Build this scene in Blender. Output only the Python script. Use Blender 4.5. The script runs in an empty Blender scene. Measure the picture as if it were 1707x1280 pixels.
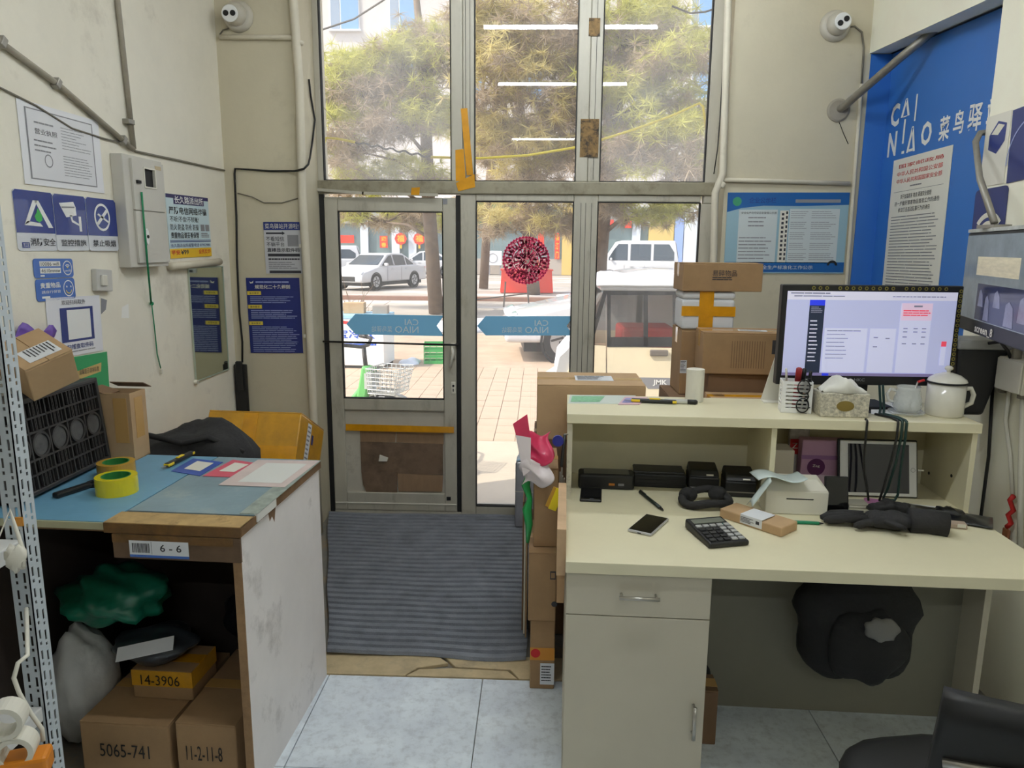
import bpy, math, random
import numpy as np
from mathutils import Vector, Matrix, Euler

random.seed(11)
rng = np.random.default_rng(11)
S = bpy.context.scene
C = S.collection
R = math.radians

# ------------------------------------------------------------------ camera
F, H = 1230.0, 1.65
def _axes(pitch, yaw, roll):
    f = Vector((-math.sin(yaw) * math.cos(pitch), math.cos(yaw) * math.cos(pitch), -math.sin(pitch)))
    r = f.cross(Vector((0, 0, 1))).normalized()
    u = r.cross(f)
    c, s = math.cos(roll), math.sin(roll)
    return c * r + s * u, c * u - s * r, f
CR, CU, CF = _axes(R(10.55), R(2.0), R(0.5))
CO = Vector((0, 0, H))
cam = bpy.data.objects.new('camera', bpy.data.cameras.new('camera'))
C.objects.link(cam)
m = Matrix((CR, CU, -CF)).transposed().to_4x4()
m.translation = CO
cam.matrix_world = m
cam.data.sensor_width = 36.0
cam.data.lens = F * 36.0 / 1707.0
cam.data.clip_start = 0.02
cam.data.clip_end = 500
S.camera = cam

# ------------------------------------------------------------------ sky, sun, exposure
world = bpy.data.worlds.new('sky')
S.world = world
world.use_nodes = True
_nt = world.node_tree
_sky = _nt.nodes.new('ShaderNodeTexSky')
_sky.sky_type = 'NISHITA'
_sky.sun_disc = False
_sky.sun_elevation = R(40)
_sky.sun_rotation = R(-104)
_sky.altitude = 100
_sky.air_density = 1.0
_sky.dust_density = 2.0
_bg = _nt.nodes['Background']
_bg.inputs['Strength'].default_value = 0.47
_hs = _nt.nodes.new('ShaderNodeHueSaturation')      # hazy winter sky
_hs.inputs['Saturation'].default_value = 0.5
_nt.links.new(_sky.outputs[0], _hs.inputs['Color'])
_nt.links.new(_hs.outputs[0], _bg.inputs['Color'])

sun = bpy.data.objects.new('sun', bpy.data.lights.new('sun', 'SUN'))
C.objects.link(sun)
sun.data.energy = 4.6
sun.data.angle = R(0.6)
sun.data.color = (1.0, 0.91, 0.76)
SUN_FROM = Vector((-0.60, -0.30, 0.74))
sun.rotation_euler = SUN_FROM.to_track_quat('Z', 'Y').to_euler()
TUBE_EMIT = 100.0

vs = S.view_settings
vs.view_transform = 'Standard'
vs.look = 'None'
vs.gamma = 1.0
vs.exposure = 0.0
vs.use_curve_mapping = False
S.cycles.use_denoising = True
S.cycles.max_bounces = 8
S.cycles.diffuse_bounces = 4
S.cycles.transparent_max_bounces = 24
S.cycles.caustics_reflective = False
S.cycles.caustics_refractive = False
S.cycles.sample_clamp_indirect = 6.0

# ------------------------------------------------------------------ pixel -> place
def ray(x, y):
    return CR * ((x - 853.5) / F) - CU * ((y - 640.0) / F) + CF
def PZ(x, y, z):
    d = ray(x, y); return CO + d * ((z - H) / d.z)
def PY(x, y, Y):
    d = ray(x, y); return CO + d * (Y / d.y)
def PX(x, y, X):
    d = ray(x, y); return CO + d * (X / d.x)

# ------------------------------------------------------------------ materials
def lin(c):
    def f(v):
        v /= 255.0
        return v / 12.92 if v <= 0.04045 else ((v + 0.055) / 1.055) ** 2.4
    return (f(c[0]), f(c[1]), f(c[2]), 1.0)

MATS = {}
def mat(name, col=None, rough=0.6, var=0.0, scale=6.0, metal=0.0, bump=0.0, bscale=60.0, spec=0.5,
        stain=None, emit=0.0, stretch=(1, 1, 1), coat=0.0, sub=None):
    if name in MATS:
        return MATS[name]
    mt = bpy.data.materials.new(name)
    mt.use_nodes = True
    nt = mt.node_tree
    b = nt.nodes['Principled BSDF']
    L = nt.links.new
    c = lin(col)
    b.inputs['Roughness'].default_value = rough
    b.inputs['Metallic'].default_value = metal
    b.inputs['Specular IOR Level'].default_value = spec
    b.inputs['Coat Weight'].default_value = coat
    b.inputs['Base Color'].default_value = c
    tc = mp = None
    if var or bump or stain:
        tc = nt.nodes.new('ShaderNodeTexCoord')
        mp = nt.nodes.new('ShaderNodeMapping')
        mp.inputs['Scale'].default_value = stretch
        L(tc.outputs['Object'], mp.inputs[0])
    out = None
    if var:
        nz = nt.nodes.new('ShaderNodeTexNoise')
        nz.inputs['Scale'].default_value = scale
        nz.inputs['Detail'].default_value = 6
        nz.inputs['Roughness'].default_value = 0.65
        L(mp.outputs[0], nz.inputs['Vector'])
        rp = nt.nodes.new('ShaderNodeValToRGB')
        rp.color_ramp.elements[0].position = 0.3
        rp.color_ramp.elements[1].position = 0.7
        rp.color_ramp.elements[0].color = tuple(max(0, v * (1 - var)) for v in c[:3]) + (1,)
        rp.color_ramp.elements[1].color = tuple(min(1, v * (1 + var)) for v in c[:3]) + (1,)
        L(nz.outputs['Fac'], rp.inputs[0])
        out = rp.outputs[0]
    if stain:
        sc, ss, lo, hi, amt = stain          # colour, scale, ramp low, ramp high, amount
        n2 = nt.nodes.new('ShaderNodeTexNoise')
        n2.inputs['Scale'].default_value = ss
        n2.inputs['Detail'].default_value = 8
        n2.inputs['Roughness'].default_value = 0.7
        L(mp.outputs[0], n2.inputs['Vector'])
        r2 = nt.nodes.new('ShaderNodeMapRange')
        r2.inputs[1].default_value = lo; r2.inputs[2].default_value = hi
        r2.inputs[3].default_value = 0.0; r2.inputs[4].default_value = amt
        L(n2.outputs['Fac'], r2.inputs[0])
        mx = nt.nodes.new('ShaderNodeMixRGB')
        L(r2.outputs[0], mx.inputs[0])
        if out is not None: L(out, mx.inputs[1])
        else: mx.inputs[1].default_value = c
        mx.inputs[2].default_value = lin(sc)
        out = mx.outputs[0]
    if out is not None:
        L(out, b.inputs['Base Color'])
    if bump:
        n3 = nt.nodes.new('ShaderNodeTexNoise')
        n3.inputs['Scale'].default_value = bscale
        n3.inputs['Detail'].default_value = 4
        L(mp.outputs[0], n3.inputs['Vector'])
        bp = nt.nodes.new('ShaderNodeBump')
        bp.inputs['Strength'].default_value = bump
        bp.inputs['Distance'].default_value = 0.01
        L(n3.outputs['Fac'], bp.inputs['Height'])
        L(bp.outputs[0], b.inputs['Normal'])
    if emit:
        b.inputs['Emission Color'].default_value = c
        b.inputs['Emission Strength'].default_value = emit
    MATS[name] = mt
    return mt

def glass(name, dirt=0.0, tint=(1, 1, 1), dscale=3.0, ior=1.45, refl=1.0, dcol=(0.9, 0.92, 0.92)):
    """thin pane: clear, with a Fresnel mirror and a film of dust"""
    if name in MATS: return MATS[name]
    mt = bpy.data.materials.new(name); mt.use_nodes = True
    nt = mt.node_tree; L = nt.links.new
    nt.nodes.remove(nt.nodes['Principled BSDF'])
    o = nt.nodes['Material Output']
    tr = nt.nodes.new('ShaderNodeBsdfTransparent'); tr.inputs[0].default_value = (*tint, 1)
    gl = nt.nodes.new('ShaderNodeBsdfGlossy'); gl.inputs['Roughness'].default_value = 0.0
    fr = nt.nodes.new('ShaderNodeFresnel'); fr.inputs[0].default_value = ior
    mu = nt.nodes.new('ShaderNodeMath'); mu.operation = 'MULTIPLY'; mu.inputs[1].default_value = refl
    L(fr.outputs[0], mu.inputs[0])
    mx = nt.nodes.new('ShaderNodeMixShader')
    L(mu.outputs[0], mx.inputs[0]); L(tr.outputs[0], mx.inputs[1]); L(gl.outputs[0], mx.inputs[2])
    last = mx
    if dirt:
        tl = nt.nodes.new('ShaderNodeBsdfTranslucent'); tl.inputs[0].default_value = (*dcol, 1)
        tc = nt.nodes.new('ShaderNodeTexCoord')
        nz = nt.nodes.new('ShaderNodeTexNoise'); nz.inputs['Scale'].default_value = dscale
        nz.inputs['Detail'].default_value = 5
        L(tc.outputs['Object'], nz.inputs['Vector'])
        mr = nt.nodes.new('ShaderNodeMapRange')
        mr.inputs[1].default_value = 0.3; mr.inputs[2].default_value = 0.75
        mr.inputs[3].default_value = dirt * 0.5; mr.inputs[4].default_value = dirt * 1.5
        L(nz.outputs['Fac'], mr.inputs[0])
        m2 = nt.nodes.new('ShaderNodeMixShader')
        L(mr.outputs[0], m2.inputs[0]); L(mx.outputs[0], m2.inputs[1]); L(tl.outputs[0], m2.inputs[2])
        last = m2
    L(last.outputs[0], o.inputs[0])
    MATS[name] = mt
    return mt

def leafy(name, col, var=0.25, scale=1.6, trans=0.45):
    """thin sheet or needle that light passes through"""
    if name in MATS: return MATS[name]
    mt = mat(name, col, 0.7, var=var, scale=scale) if var else mat(name, col, 0.7)
    nt = mt.node_tree; L = nt.links.new
    b = nt.nodes['Principled BSDF']; o = nt.nodes['Material Output']
    tl = nt.nodes.new('ShaderNodeBsdfTranslucent'); tl.inputs[0].default_value = lin(col)
    if b.inputs['Base Color'].links: L(b.inputs['Base Color'].links[0].from_socket, tl.inputs[0])
    mx = nt.nodes.new('ShaderNodeMixShader'); mx.inputs[0].default_value = trans
    L(b.outputs[0], mx.inputs[1]); L(tl.outputs[0], mx.inputs[2]); L(mx.outputs[0], o.inputs[0])
    return mt

def clearish(name, col, alpha, rough=0.15):
    """translucent plastic film"""
    if name in MATS: return MATS[name]
    mt = mat(name, col, rough, spec=0.6)
    mt.node_tree.nodes['Principled BSDF'].inputs['Alpha'].default_value = alpha
    return mt

# ------------------------------------------------------------------ mesh building
class MB:
    def __init__(self):
        self.v = []; self.f = []
    def add(self, vs, fs):
        o = len(self.v)
        self.v.extend([tuple(p) for p in vs])
        self.f.extend([tuple(i + o for i in q) for q in fs])
        return self
    def box(self, x0, y0, z0, x1, y1, z1):
        vs = [(x0, y0, z0), (x1, y0, z0), (x1, y1, z0), (x0, y1, z0), (x0, y0, z1), (x1, y0, z1), (x1, y1, z1), (x0, y1, z1)]
        return self.add(vs, [(0, 3, 2, 1), (4, 5, 6, 7), (0, 1, 5, 4), (1, 2, 6, 5), (2, 3, 7, 6), (3, 0, 4, 7)])
    def boxc(self, c, s, rot=(0, 0, 0)):
        M = Euler(rot).to_matrix(); c = Vector(c)
        hx, hy, hz = s[0] / 2, s[1] / 2, s[2] / 2
        vs = [c + M @ Vector((a * hx, b * hy, d * hz)) for d in (-1, 1) for a, b in ((-1, -1), (1, -1), (1, 1), (-1, 1))]
        return self.add(vs, [(0, 3, 2, 1), (4, 5, 6, 7), (0, 1, 5, 4), (1, 2, 6, 5), (2, 3, 7, 6), (3, 0, 4, 7)])
    def taper(self, x0, y0, x1, y1, z0, z1, k, ky=None):
        """box whose foot is shrunk by k"""
        ky = k if ky is None else ky
        cx, cy = (x0 + x1) / 2, (y0 + y1) / 2
        lo = [(cx + (x - cx) * k, cy + (y - cy) * ky, z0) for x, y in ((x0, y0), (x1, y0), (x1, y1), (x0, y1))]
        hi = [(x, y, z1) for x, y in ((x0, y0), (x1, y0), (x1, y1), (x0, y1))]
        return self.add(lo + hi, [(0, 3, 2, 1), (4, 5, 6, 7), (0, 1, 5, 4), (1, 2, 6, 5), (2, 3, 7, 6), (3, 0, 4, 7)])
    def tube(self, pts, r, n=8, caps=True):
        pts = [Vector(p) for p in pts]
        rs = r if isinstance(r, (list, tuple)) else [r] * len(pts)
        vs = []; fs = []
        t0 = (pts[1] - pts[0]).normalized()
        a = t0.orthogonal().normalized()
        for i, p in enumerate(pts):
            if i == 0: t = pts[1] - pts[0]
            elif i == len(pts) - 1: t = pts[-1] - pts[-2]
            else: t = (pts[i + 1] - pts[i]).normalized() + (pts[i] - pts[i - 1]).normalized()
            if t.length < 1e-9: t = t0
            t.normalize()
            a = a - t * a.dot(t)
            if a.length < 1e-6: a = t.orthogonal()
            a.normalize(); b = t.cross(a)
            for k in range(n):
                w = 2 * math.pi * k / n
                vs.append(p + (a * math.cos(w) + b * math.sin(w)) * rs[i])
        m_ = len(pts)
        for i in range(m_ - 1):
            for k in range(n):
                fs.append((i * n + k, i * n + (k + 1) % n, (i + 1) * n + (k + 1) % n, (i + 1) * n + k))
        if caps:
            fs.append(tuple(range(n - 1, -1, -1)))
            fs.append(tuple((m_ - 1) * n + k for k in range(n)))
        return self.add(vs, fs)
    def cyl(self, p0, p1, r, n=16, r2=None):
        return self.tube([p0, p1], [r, r if r2 is None else r2], n)
    def lathe(self, prof, n=28, c=(0, 0, 0), axis='z', close=True):
        vs = []; fs = []
        for (rr, z) in prof:
            for k in range(n):
                w = 2 * math.pi * k / n
                p = (rr * math.cos(w), rr * math.sin(w), z)
                if axis == 'y': p = (p[0], -p[2], p[1])
                elif axis == 'x': p = (p[2], p[0], p[1])
                vs.append((c[0] + p[0], c[1] + p[1], c[2] + p[2]))
        m_ = len(prof)
        for i in range(m_ - 1):
            for k in range(n):
                fs.append((i * n + k, i * n + (k + 1) % n, (i + 1) * n + (k + 1) % n, (i + 1) * n + k))
        if close:
            fs.append(tuple(range(n - 1, -1, -1)))
            fs.append(tuple((m_ - 1) * n + k for k in range(n)))
        return self.add(vs, fs)
    def prism(self, poly, z0, z1, M=None):
        n = len(poly)
        vs = [(x, y, z0) for x, y in poly] + [(x, y, z1) for x, y in poly]
        if M is not None: vs = [M @ Vector(p) for p in vs]
        return self.add(vs, [tuple(range(n - 1, -1, -1)), tuple(range(n, 2 * n))] +
                        [(k, (k + 1) % n, n + (k + 1) % n, n + k) for k in range(n)])
    def grid(self, nx, ny, fn, thick=0.0):
        vs = [fn(i / nx, j / ny) for j in range(ny + 1) for i in range(nx + 1)]
        fs = [(j * (nx + 1) + i, j * (nx + 1) + i + 1, (j + 1) * (nx + 1) + i + 1, (j + 1) * (nx + 1) + i)
              for j in range(ny) for i in range(nx)]
        return self.add(vs, fs)
    def blob(self, c, r, n=18, m_=12, fn=None):
        """closed soft body; fn(dir) -> scale"""
        vs = [(0, 0, -1)]
        for j in range(1, m_):
            ph = math.pi * j / m_
            for k in range(n):
                w = 2 * math.pi * k / n
                vs.append((math.sin(ph) * math.cos(w), math.sin(ph) * math.sin(w), -math.cos(ph)))
        vs.append((0, 0, 1))
        out = []
        for d in vs:
            s_ = fn(d) if fn else 1.0
            out.append((c[0] + d[0] * r[0] * s_, c[1] + d[1] * r[1] * s_, c[2] + d[2] * r[2] * s_))
        fs = [(0, 1 + (k + 1) % n, 1 + k) for k in range(n)]
        for j in range(m_ - 2):
            for k in range(n):
                a = 1 + j * n
                fs.append((a + k, a + (k + 1) % n, a + n + (k + 1) % n, a + n + k))
        top = len(vs) - 1; a = 1 + (m_ - 2) * n
        fs += [(a + k, a + (k + 1) % n, top) for k in range(n)]
        return self.add(out, fs)
    def build(self, name, mt, parent=None, bevel=0.0, smooth=False, seg=2, loc=None, rot=None, sub=0, solid=0.0):
        me = bpy.data.meshes.new(name)
        me.from_pydata(self.v, [], self.f)
        me.update()
        if smooth:
            me.polygons.foreach_set('use_smooth', [True] * len(me.polygons))
        o = bpy.data.objects.new(name, me)
        C.objects.link(o)
        if mt is not None: me.materials.append(mt)
        if parent is not None: o.parent = parent
        if loc is not None: o.location = loc
        if rot is not None: o.rotation_euler = rot
        if solid:
            md = o.modifiers.new('solid', 'SOLIDIFY'); md.thickness = solid; md.offset = 0
        if bevel:
            md = o.modifiers.new('bevel', 'BEVEL'); md.width = bevel; md.segments = seg
            md.limit_method = 'ANGLE'; md.angle_limit = R(40)
        if sub:
            md = o.modifiers.new('sub', 'SUBSURF'); md.levels = sub; md.render_levels = sub
        return o

def tag(o, label, cat, group=None):
    o['label'] = label; o['category'] = cat
    if group: o['group'] = group
    return o
def thing(name, label, cat, loc=(0, 0, 0), rz=0.0, group=None, rot=None, M=None):
    o = bpy.data.objects.new(name, None)
    o.empty_display_size = 0.05
    C.objects.link(o)
    if M is not None: o.matrix_world = M
    else:
        o.location = loc
        o.rotation_euler = rot if rot is not None else (0, 0, rz)
    return tag(o, label, cat, group)
def struct(o):
    o['kind'] = 'structure'
    return o
def copy_tree(o, parent=None):
    c = o.copy(); C.objects.link(c); c.parent = parent
    for ch in list(o.children): copy_tree(ch, c)
    return c
def inst(name, src, parent, loc, rot=None, scale=None):
    o = bpy.data.objects.new(name, src.data); C.objects.link(o); o.parent = parent
    o.location = loc
    if rot is not None: o.rotation_euler = rot
    if scale is not None: o.scale = scale
    for md in src.modifiers:
        if md.type == 'BEVEL':
            n = o.modifiers.new('bevel', 'BEVEL'); n.width = md.width; n.segments = md.segments
            n.limit_method = 'ANGLE'; n.angle_limit = md.angle_limit
    return o

# ------------------------------------------------------------------ flat print: cards on a surface
_TXT = {}
def text_geo(s, bold=0.0):
    k = (s, bold)
    if k in _TXT: return _TXT[k]
    cu = bpy.data.curves.new('t', 'FONT'); cu.body = s; cu.resolution_u = 2; cu.offset = bold
    ob = bpy.data.objects.new('t', cu)
    me = bpy.data.meshes.new_from_object(ob)
    vs = np.array([v.co[:2] for v in me.vertices]) if len(me.vertices) else np.zeros((0, 2))
    fs = [tuple(p.vertices) for p in me.polygons]
    bpy.data.objects.remove(ob); bpy.data.curves.remove(cu); bpy.data.meshes.remove(me)
    _TXT[k] = (vs, fs)
    return _TXT[k]

class Card:
    """flat printed thing. local x right, y up, z out of the surface; print coordinates run 0..1 from its top left"""
    def __init__(self, parent, w, h, z=0.0):
        self.p = parent; self.w = w; self.h = h; self.z = z; self.acc = {}; self.lv = 0
    def mb(self, name, mt, lift, solo=False):
        k = (name, mt.name, lift, len(self.acc) if solo else -1)
        if k not in self.acc: self.acc[k] = (MB(), mt, name)
        return self.acc[k][0]
    def P(self, u, v): return (u * self.w, (1 - v) * self.h)
    def zz(self, lift): return self.z + 0.0006 * lift
    def rect(self, u0, v0, u1, v1, mt, name='print', lift=1, solo=True):
        x0, y1 = self.P(u0, v0); x1, y0 = self.P(u1, v1); z = self.zz(lift)
        self.mb(name, mt, lift, solo).add([(x0, y0, z), (x1, y0, z), (x1, y1, z), (x0, y1, z)], [(0, 1, 2, 3)])
    def poly(self, pts, mt, name='print', lift=1):
        z = self.zz(lift)
        self.mb(name, mt, lift, True).add([(*self.P(u, v), z) for u, v in pts], [tuple(range(len(pts)))])
    def disc(self, u, v, r, mt, name='print', lift=1, n=28, rin=0.0, a0=0, a1=360, sx=1.0, solo=True):
        cx, cy = self.P(u, v); z = self.zz(lift); m_ = self.mb(name, mt, lift, solo)
        full = abs(a1 - a0) >= 360
        k = n if full else n + 1
        an = [R(a0 + (a1 - a0) * i / n) for i in range(k)]
        if rin <= 0:
            vs = [(cx + r * sx * math.cos(a), cy + r * math.sin(a), z) for a in an]
            if not full: vs.append((cx, cy, z))
            m_.add(vs, [tuple(range(len(vs)))])
        else:
            vs = [(cx + q * sx * math.cos(a), cy + q * math.sin(a), z) for a in an for q in (rin, r)]
            nn = len(an)
            fs = [(2 * i, 2 * i + 1, (2 * i + 3) % (2 * nn), (2 * i + 2) % (2 * nn)) for i in range(nn if full else nn - 1)]
            m_.add(vs, fs)
    def text(self, s, u0, v0, u1, v1, mt, lift=2, name='lettering', bold=0.0, mirror=False, rot=0):
        vs, fs = text_geo(s, bold)
        if len(vs) == 0: return
        lo = vs.min(0); hi = vs.max(0); d = np.maximum(hi - lo, 1e-6)
        q = (vs - lo) / d
        if mirror:
            q = q.copy(); q[:, 0] = 1 - q[:, 0]; fs = [tuple(reversed(f)) for f in fs]
        x0, y1 = self.P(u0, v0); x1, y0 = self.P(u1, v1); z = self.zz(lift)
        self.mb(name, mt, lift, name == 'letter').add([(x0 + a * (x1 - x0), y0 + b * (y1 - y0), z) for a, b in q], fs)
    def lines(self, u0, v0, u1, v1, n, mt, fill=0.5, lift=2, name='print', ragged=0.3, words=5):
        """rows of print too small to read"""
        for i in range(n):
            va = v0 + (v1 - v0) * i / n; vb = va + (v1 - v0) / n * fill
            end = u1 - (u1 - u0) * ragged * random.random()
            u = u0
            while u < end - 0.005:
                e = min(end, u + (u1 - u0) / words * random.uniform(0.5, 1.5))
                self.rect(u, va, e, vb, mt, 'small_print', lift, False)
                u = e + (u1 - u0) * 0.012
    def flush(self):
        out = []
        for (m_, mt, nm) in self.acc.values():
            out.append(m_.build(nm, mt, self.p))
            if nm in ('charm', 'barcode', 'small_print'): out[-1]['kind'] = 'stuff'
        self.acc = {}
        return out

def surf(pts, out, normal=None):
    """frame on a surface from three points (top left, top right, bottom left); returns matrix at bottom left, width, height"""
    TL, TR, BL = (Vector(p) for p in pts)
    x = (TR - TL)
    w = x.length; x.normalize()
    y = (TL - BL); h = y.length
    y = y - x * y.dot(x); y.normalize()
    z = x.cross(y)
    o = TL - y * h + z * out
    M = Matrix((x, y, z)).transposed().to_4x4(); M.translation = o
    return M, w, h

def poster(name, label, cat, pts, mt, thick=0.002, out=0.0015, group=None, bevel=0.0, corner=0.0):
    M, w, h = surf(pts, out)
    t = thing(name, label, cat, M=M, group=group)
    if corner:
        pl = []
        for cx, cy, a in ((w - corner, h - corner, 0), (corner, h - corner, 90), (corner, corner, 180), (w - corner, corner, 270)):
            for k in range(5):
                pl.append((cx + corner * math.cos(R(a + 22.5 * k)), cy + corner * math.sin(R(a + 22.5 * k))))
        MB().prism(pl, 0, thick).build('sheet', mt, t)
    else:
        MB().box(0, 0, 0, w, h, thick).build('sheet', mt, t)
    return t, Card(t, w, h, thick)

XL, XR, XB = -1.70, 1.72, 1.845      # left wall, right pillar and beam, recessed blue panel
YW = 4.38                           # inner face of the shopfront frame
YPL, YPR = 4.05, 4.20               # faces of the piers
GZ = -0.12                          # pavement
CEIL = 3.22
def onL(x, y, d=0.0): return PX(x, y, XL + d)
def onPL(x, y): return PY(x, y, YPL)
def onPR(x, y): return PY(x, y, YPR)
# ================================================================== materials of the place
M_PIER = mat('pier_paint', (204, 195, 170), 0.75, var=0.05, scale=2.5, bump=0.15, bscale=25,
             stain=((142, 130, 106), 2.6, 0.58, 0.86, 0.5))
M_WALL = mat('wall_paint', (240, 234, 218), 0.75, var=0.05, scale=2.5, bump=0.15, bscale=25,
             stain=((142, 130, 110), 2.6, 0.56, 0.84, 0.55))
M_WALLR = mat('wall_cream', (255, 249, 230), 0.7, var=0.04, scale=3, bump=0.1, bscale=30,
              stain=((165, 150, 125), 4, 0.68, 0.9, 0.4))
M_CEIL = mat('ceiling_paint', (225, 222, 214), 0.8, var=0.03, scale=2)
M_BACKW = mat('back_wall_paint', (84, 72, 60), 0.8, var=0.15, scale=1.5)
M_PVC = mat('pvc_frame', (186, 181, 166), 0.5, var=0.09, scale=9, stain=((104, 88, 60), 8, 0.56, 0.78, 0.65), stretch=(1, 1, 0.3))
M_GASKET = mat('rubber_black', (22, 22, 22), 0.7)
M_PIPEW = mat('white_pipe', (214, 206, 186), 0.5, var=0.06, scale=10, stain=((130, 115, 90), 9, 0.62, 0.85, 0.5))
M_STEEL = mat('grey_steel', (150, 146, 138), 0.45, metal=0.6, var=0.1, scale=20)
M_CONDUIT = mat('grey_conduit', (158, 150, 135), 0.6, var=0.12, scale=12)
M_WIRE = mat('black_wire', (24, 22, 20), 0.6)
M_WIREG = mat('grey_wire', (120, 114, 102), 0.6)
M_BLUEP = mat('blue_panel', (52, 114, 196), 0.45, var=0.04, scale=2)
M_WHITE = mat('white_print', (238, 238, 236), 0.6)
M_OFFW = mat('off_white', (226, 222, 208), 0.6)
M_TAPEY = mat('yellow_tape', (214, 150, 24), 0.25, var=0.15, scale=14, coat=0.3)
M_NAVY = mat('navy_print', (30, 48, 120), 0.4)
M_BLACK = mat('black_plastic', (20, 20, 21), 0.45, var=0.1, scale=30)
M_DARKP = mat('dark_print', (52, 52, 58), 0.6)
M_GREYP = mat('grey_print', (140, 140, 145), 0.6)
M_RED = mat('red_print', (200, 36, 40), 0.5)

# ================================================================== floor
fl = struct(MB().box(-1.95, -4.2, -0.30, 2.15, 4.62, -0.012).build('floor', mat('floor_screed', (128, 124, 116), 0.8, var=0.15, scale=4, stain=((168, 140, 96), 5, 0.5, 0.7, 0.7)), None))
M_TILE = mat('floor_tile', (226, 234, 243), 0.32, var=0.16, scale=4, stain=((140, 142, 144), 30, 0.48, 0.74, 0.45), bump=0.05, bscale=80)
jx = PZ(797, 1190, 0).x
ys = [2.60, 2.08, 1.48, 0.88, 0.28, -0.32]
xs = [jx - 1.2, jx - 0.6, jx, jx + 0.6, jx + 1.2, jx + 1.8]
_t = None
for i in range(len(ys) - 1):
    for k in range(len(xs) - 1):
        MB().box(xs[k] + 0.0015, ys[i + 1] + 0.0015, -0.012, xs[k + 1] - 0.0015, ys[i] - 0.0015, 0.0).build('floor_tile', M_TILE, fl, bevel=0.001, seg=1)
# broken stone strip between tiles and mat
M_STONE = mat('stone_strip', (196, 176, 138), 0.7, var=0.15, scale=12, stain=((130, 120, 105), 9, 0.5, 0.75, 0.6))
for poly in ([(-0.86, 2.605), (-0.50, 2.605), (-0.46, 2.66), (-0.34, 2.70), (-0.40, 2.76), (-0.86, 2.76)],
             [(-0.495, 2.605), (-0.06, 2.605), (-0.10, 2.655), (-0.32, 2.665), (-0.45, 2.652)],
             [(-0.055, 2.605), (0.14, 2.605), (0.14, 2.76), (-0.37, 2.76), (-0.31, 2.675), (-0.09, 2.665)]):
    MB().prism(poly, -0.012, 0.003).build('edge_stone', M_STONE, fl, bevel=0.002, seg=1)

# ribbed entrance mat
def mat_fn():
    mb = MB(); per = 0.052; y0, y1 = 2.735, 4.335
    prof = []
    y = y0
    while y < y1:
        prof += [(y, 0.003), (y + 0.006, 0.015), (y + 0.030, 0.016), (y + 0.037, 0.003)]
        y += per
    nx = 26
    vs = []
    for i in range(nx + 1):
        for (yy, z) in prof:
            xl = -0.84 - 0.45 * (yy - y0) / (y1 - y0)
            x = xl + (-0.028 - xl) * i / nx
            wob = 0.006 * math.sin(x * 5 + yy * 2.3) + 0.004 * math.sin(x * 13 + yy * 7)
            edge = max(0, 1 - (yy - y0) / 0.12)
            vs.append((x + 0.004 * math.sin(yy * 9), yy + wob + edge * 0.010 * math.sin(x * 9), z + 0.003 + 0.003 * math.sin(x * 3.1 + yy * 1.7) + edge * 0.006 * max(0, math.sin(x * 7 + 1))))
    n = len(prof)
    fs = [(i * n + k, (i + 1) * n + k, (i + 1) * n + k + 1, i * n + k + 1) for i in range(nx) for k in range(n - 1)]
    return mb.add(vs, fs)
tag(mat_fn().build('entrance_mat', mat('grey_mat', (124, 128, 136), 0.95, var=0.22, scale=9, bump=0.5, bscale=260, stain=((120, 120, 124), 30, 0.6, 0.9, 0.4)), solid=0.004),
    'dark grey ribbed entrance mat on the floor inside the glass door', 'mat')

# ================================================================== walls
struct(MB().box(-1.95, -4.2, -0.02, XL, 4.6, CEIL).build('wall_left', M_WALL))
struct(MB().box(XL - 0.01, YPL, -0.02, -1.29, 4.6, CEIL).build('wall_front_left', M_PIER))
struct(MB().box(1.005, YPR, -0.02, 2.15, 4.6, CEIL).build('wall_front_right', M_PIER))
struct(MB().box(-1.95, 4.32, 3.10, 2.15, 4.6, 3.42).build('wall_front_top', M_PIER))
wr = struct(MB().box(XR, -4.2, -0.02, 2.15, 3.04, CEIL).box(XB, 3.04, -0.02, 2.15, YPR, CEIL).build('wall_right', M_WALLR))
struct(MB().box(-1.95, -4.35, -0.02, 2.15, -4.15, CEIL).build('wall_back', M_BACKW))
struct(MB().box(-1.95, -4.35, CEIL, 2.15, 4.6, CEIL + 0.2).build('ceiling', M_CEIL))
bm_ = MB()
zb0, zb1 = 2.664, 2.60
bm_.add([(XR, YPR, zb0), (XB, YPR, zb0), (XB, 3.04, zb1), (XR, 3.04, zb1), (XR, YPR, CEIL), (XB, YPR, CEIL), (XB, 3.04, CEIL), (XR, 3.04, CEIL)],
        [(0, 1, 2, 3), (7, 6, 5, 4), (0, 4, 5, 1), (1, 5, 6, 2), (2, 6, 7, 3), (3, 7, 4, 0)])
struct(bm_.build('trim_1', M_WALLR))['label'] = 'cream beam boxed out above the blue wall panel'
bs = MB().add([(XR + 0.10, YPR - 0.01, zb0 - 0.004), (XR + 0.118, YPR - 0.01, zb0 - 0.004), (XR + 0.118, 3.05, zb1 - 0.004), (XR + 0.10, 3.05, zb1 - 0.004)], [(0, 3, 2, 1)])
bs.build('soffit_gap', M_GASKET, bpy.data.objects['trim_1'])
# blue cladding on the recessed wall, wrapping onto the pier
MB().box(XB - 0.006, 3.045, 1.25, XB - 0.0005, YPR - 0.0005, 2.66).build('cladding_panel', M_BLUEP, wr)
MB().box(1.728, YPR - 0.006, 1.25, XB - 0.006, YPR - 0.0005, 2.66).build('cladding_panel', M_BLUEP, wr)

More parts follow.
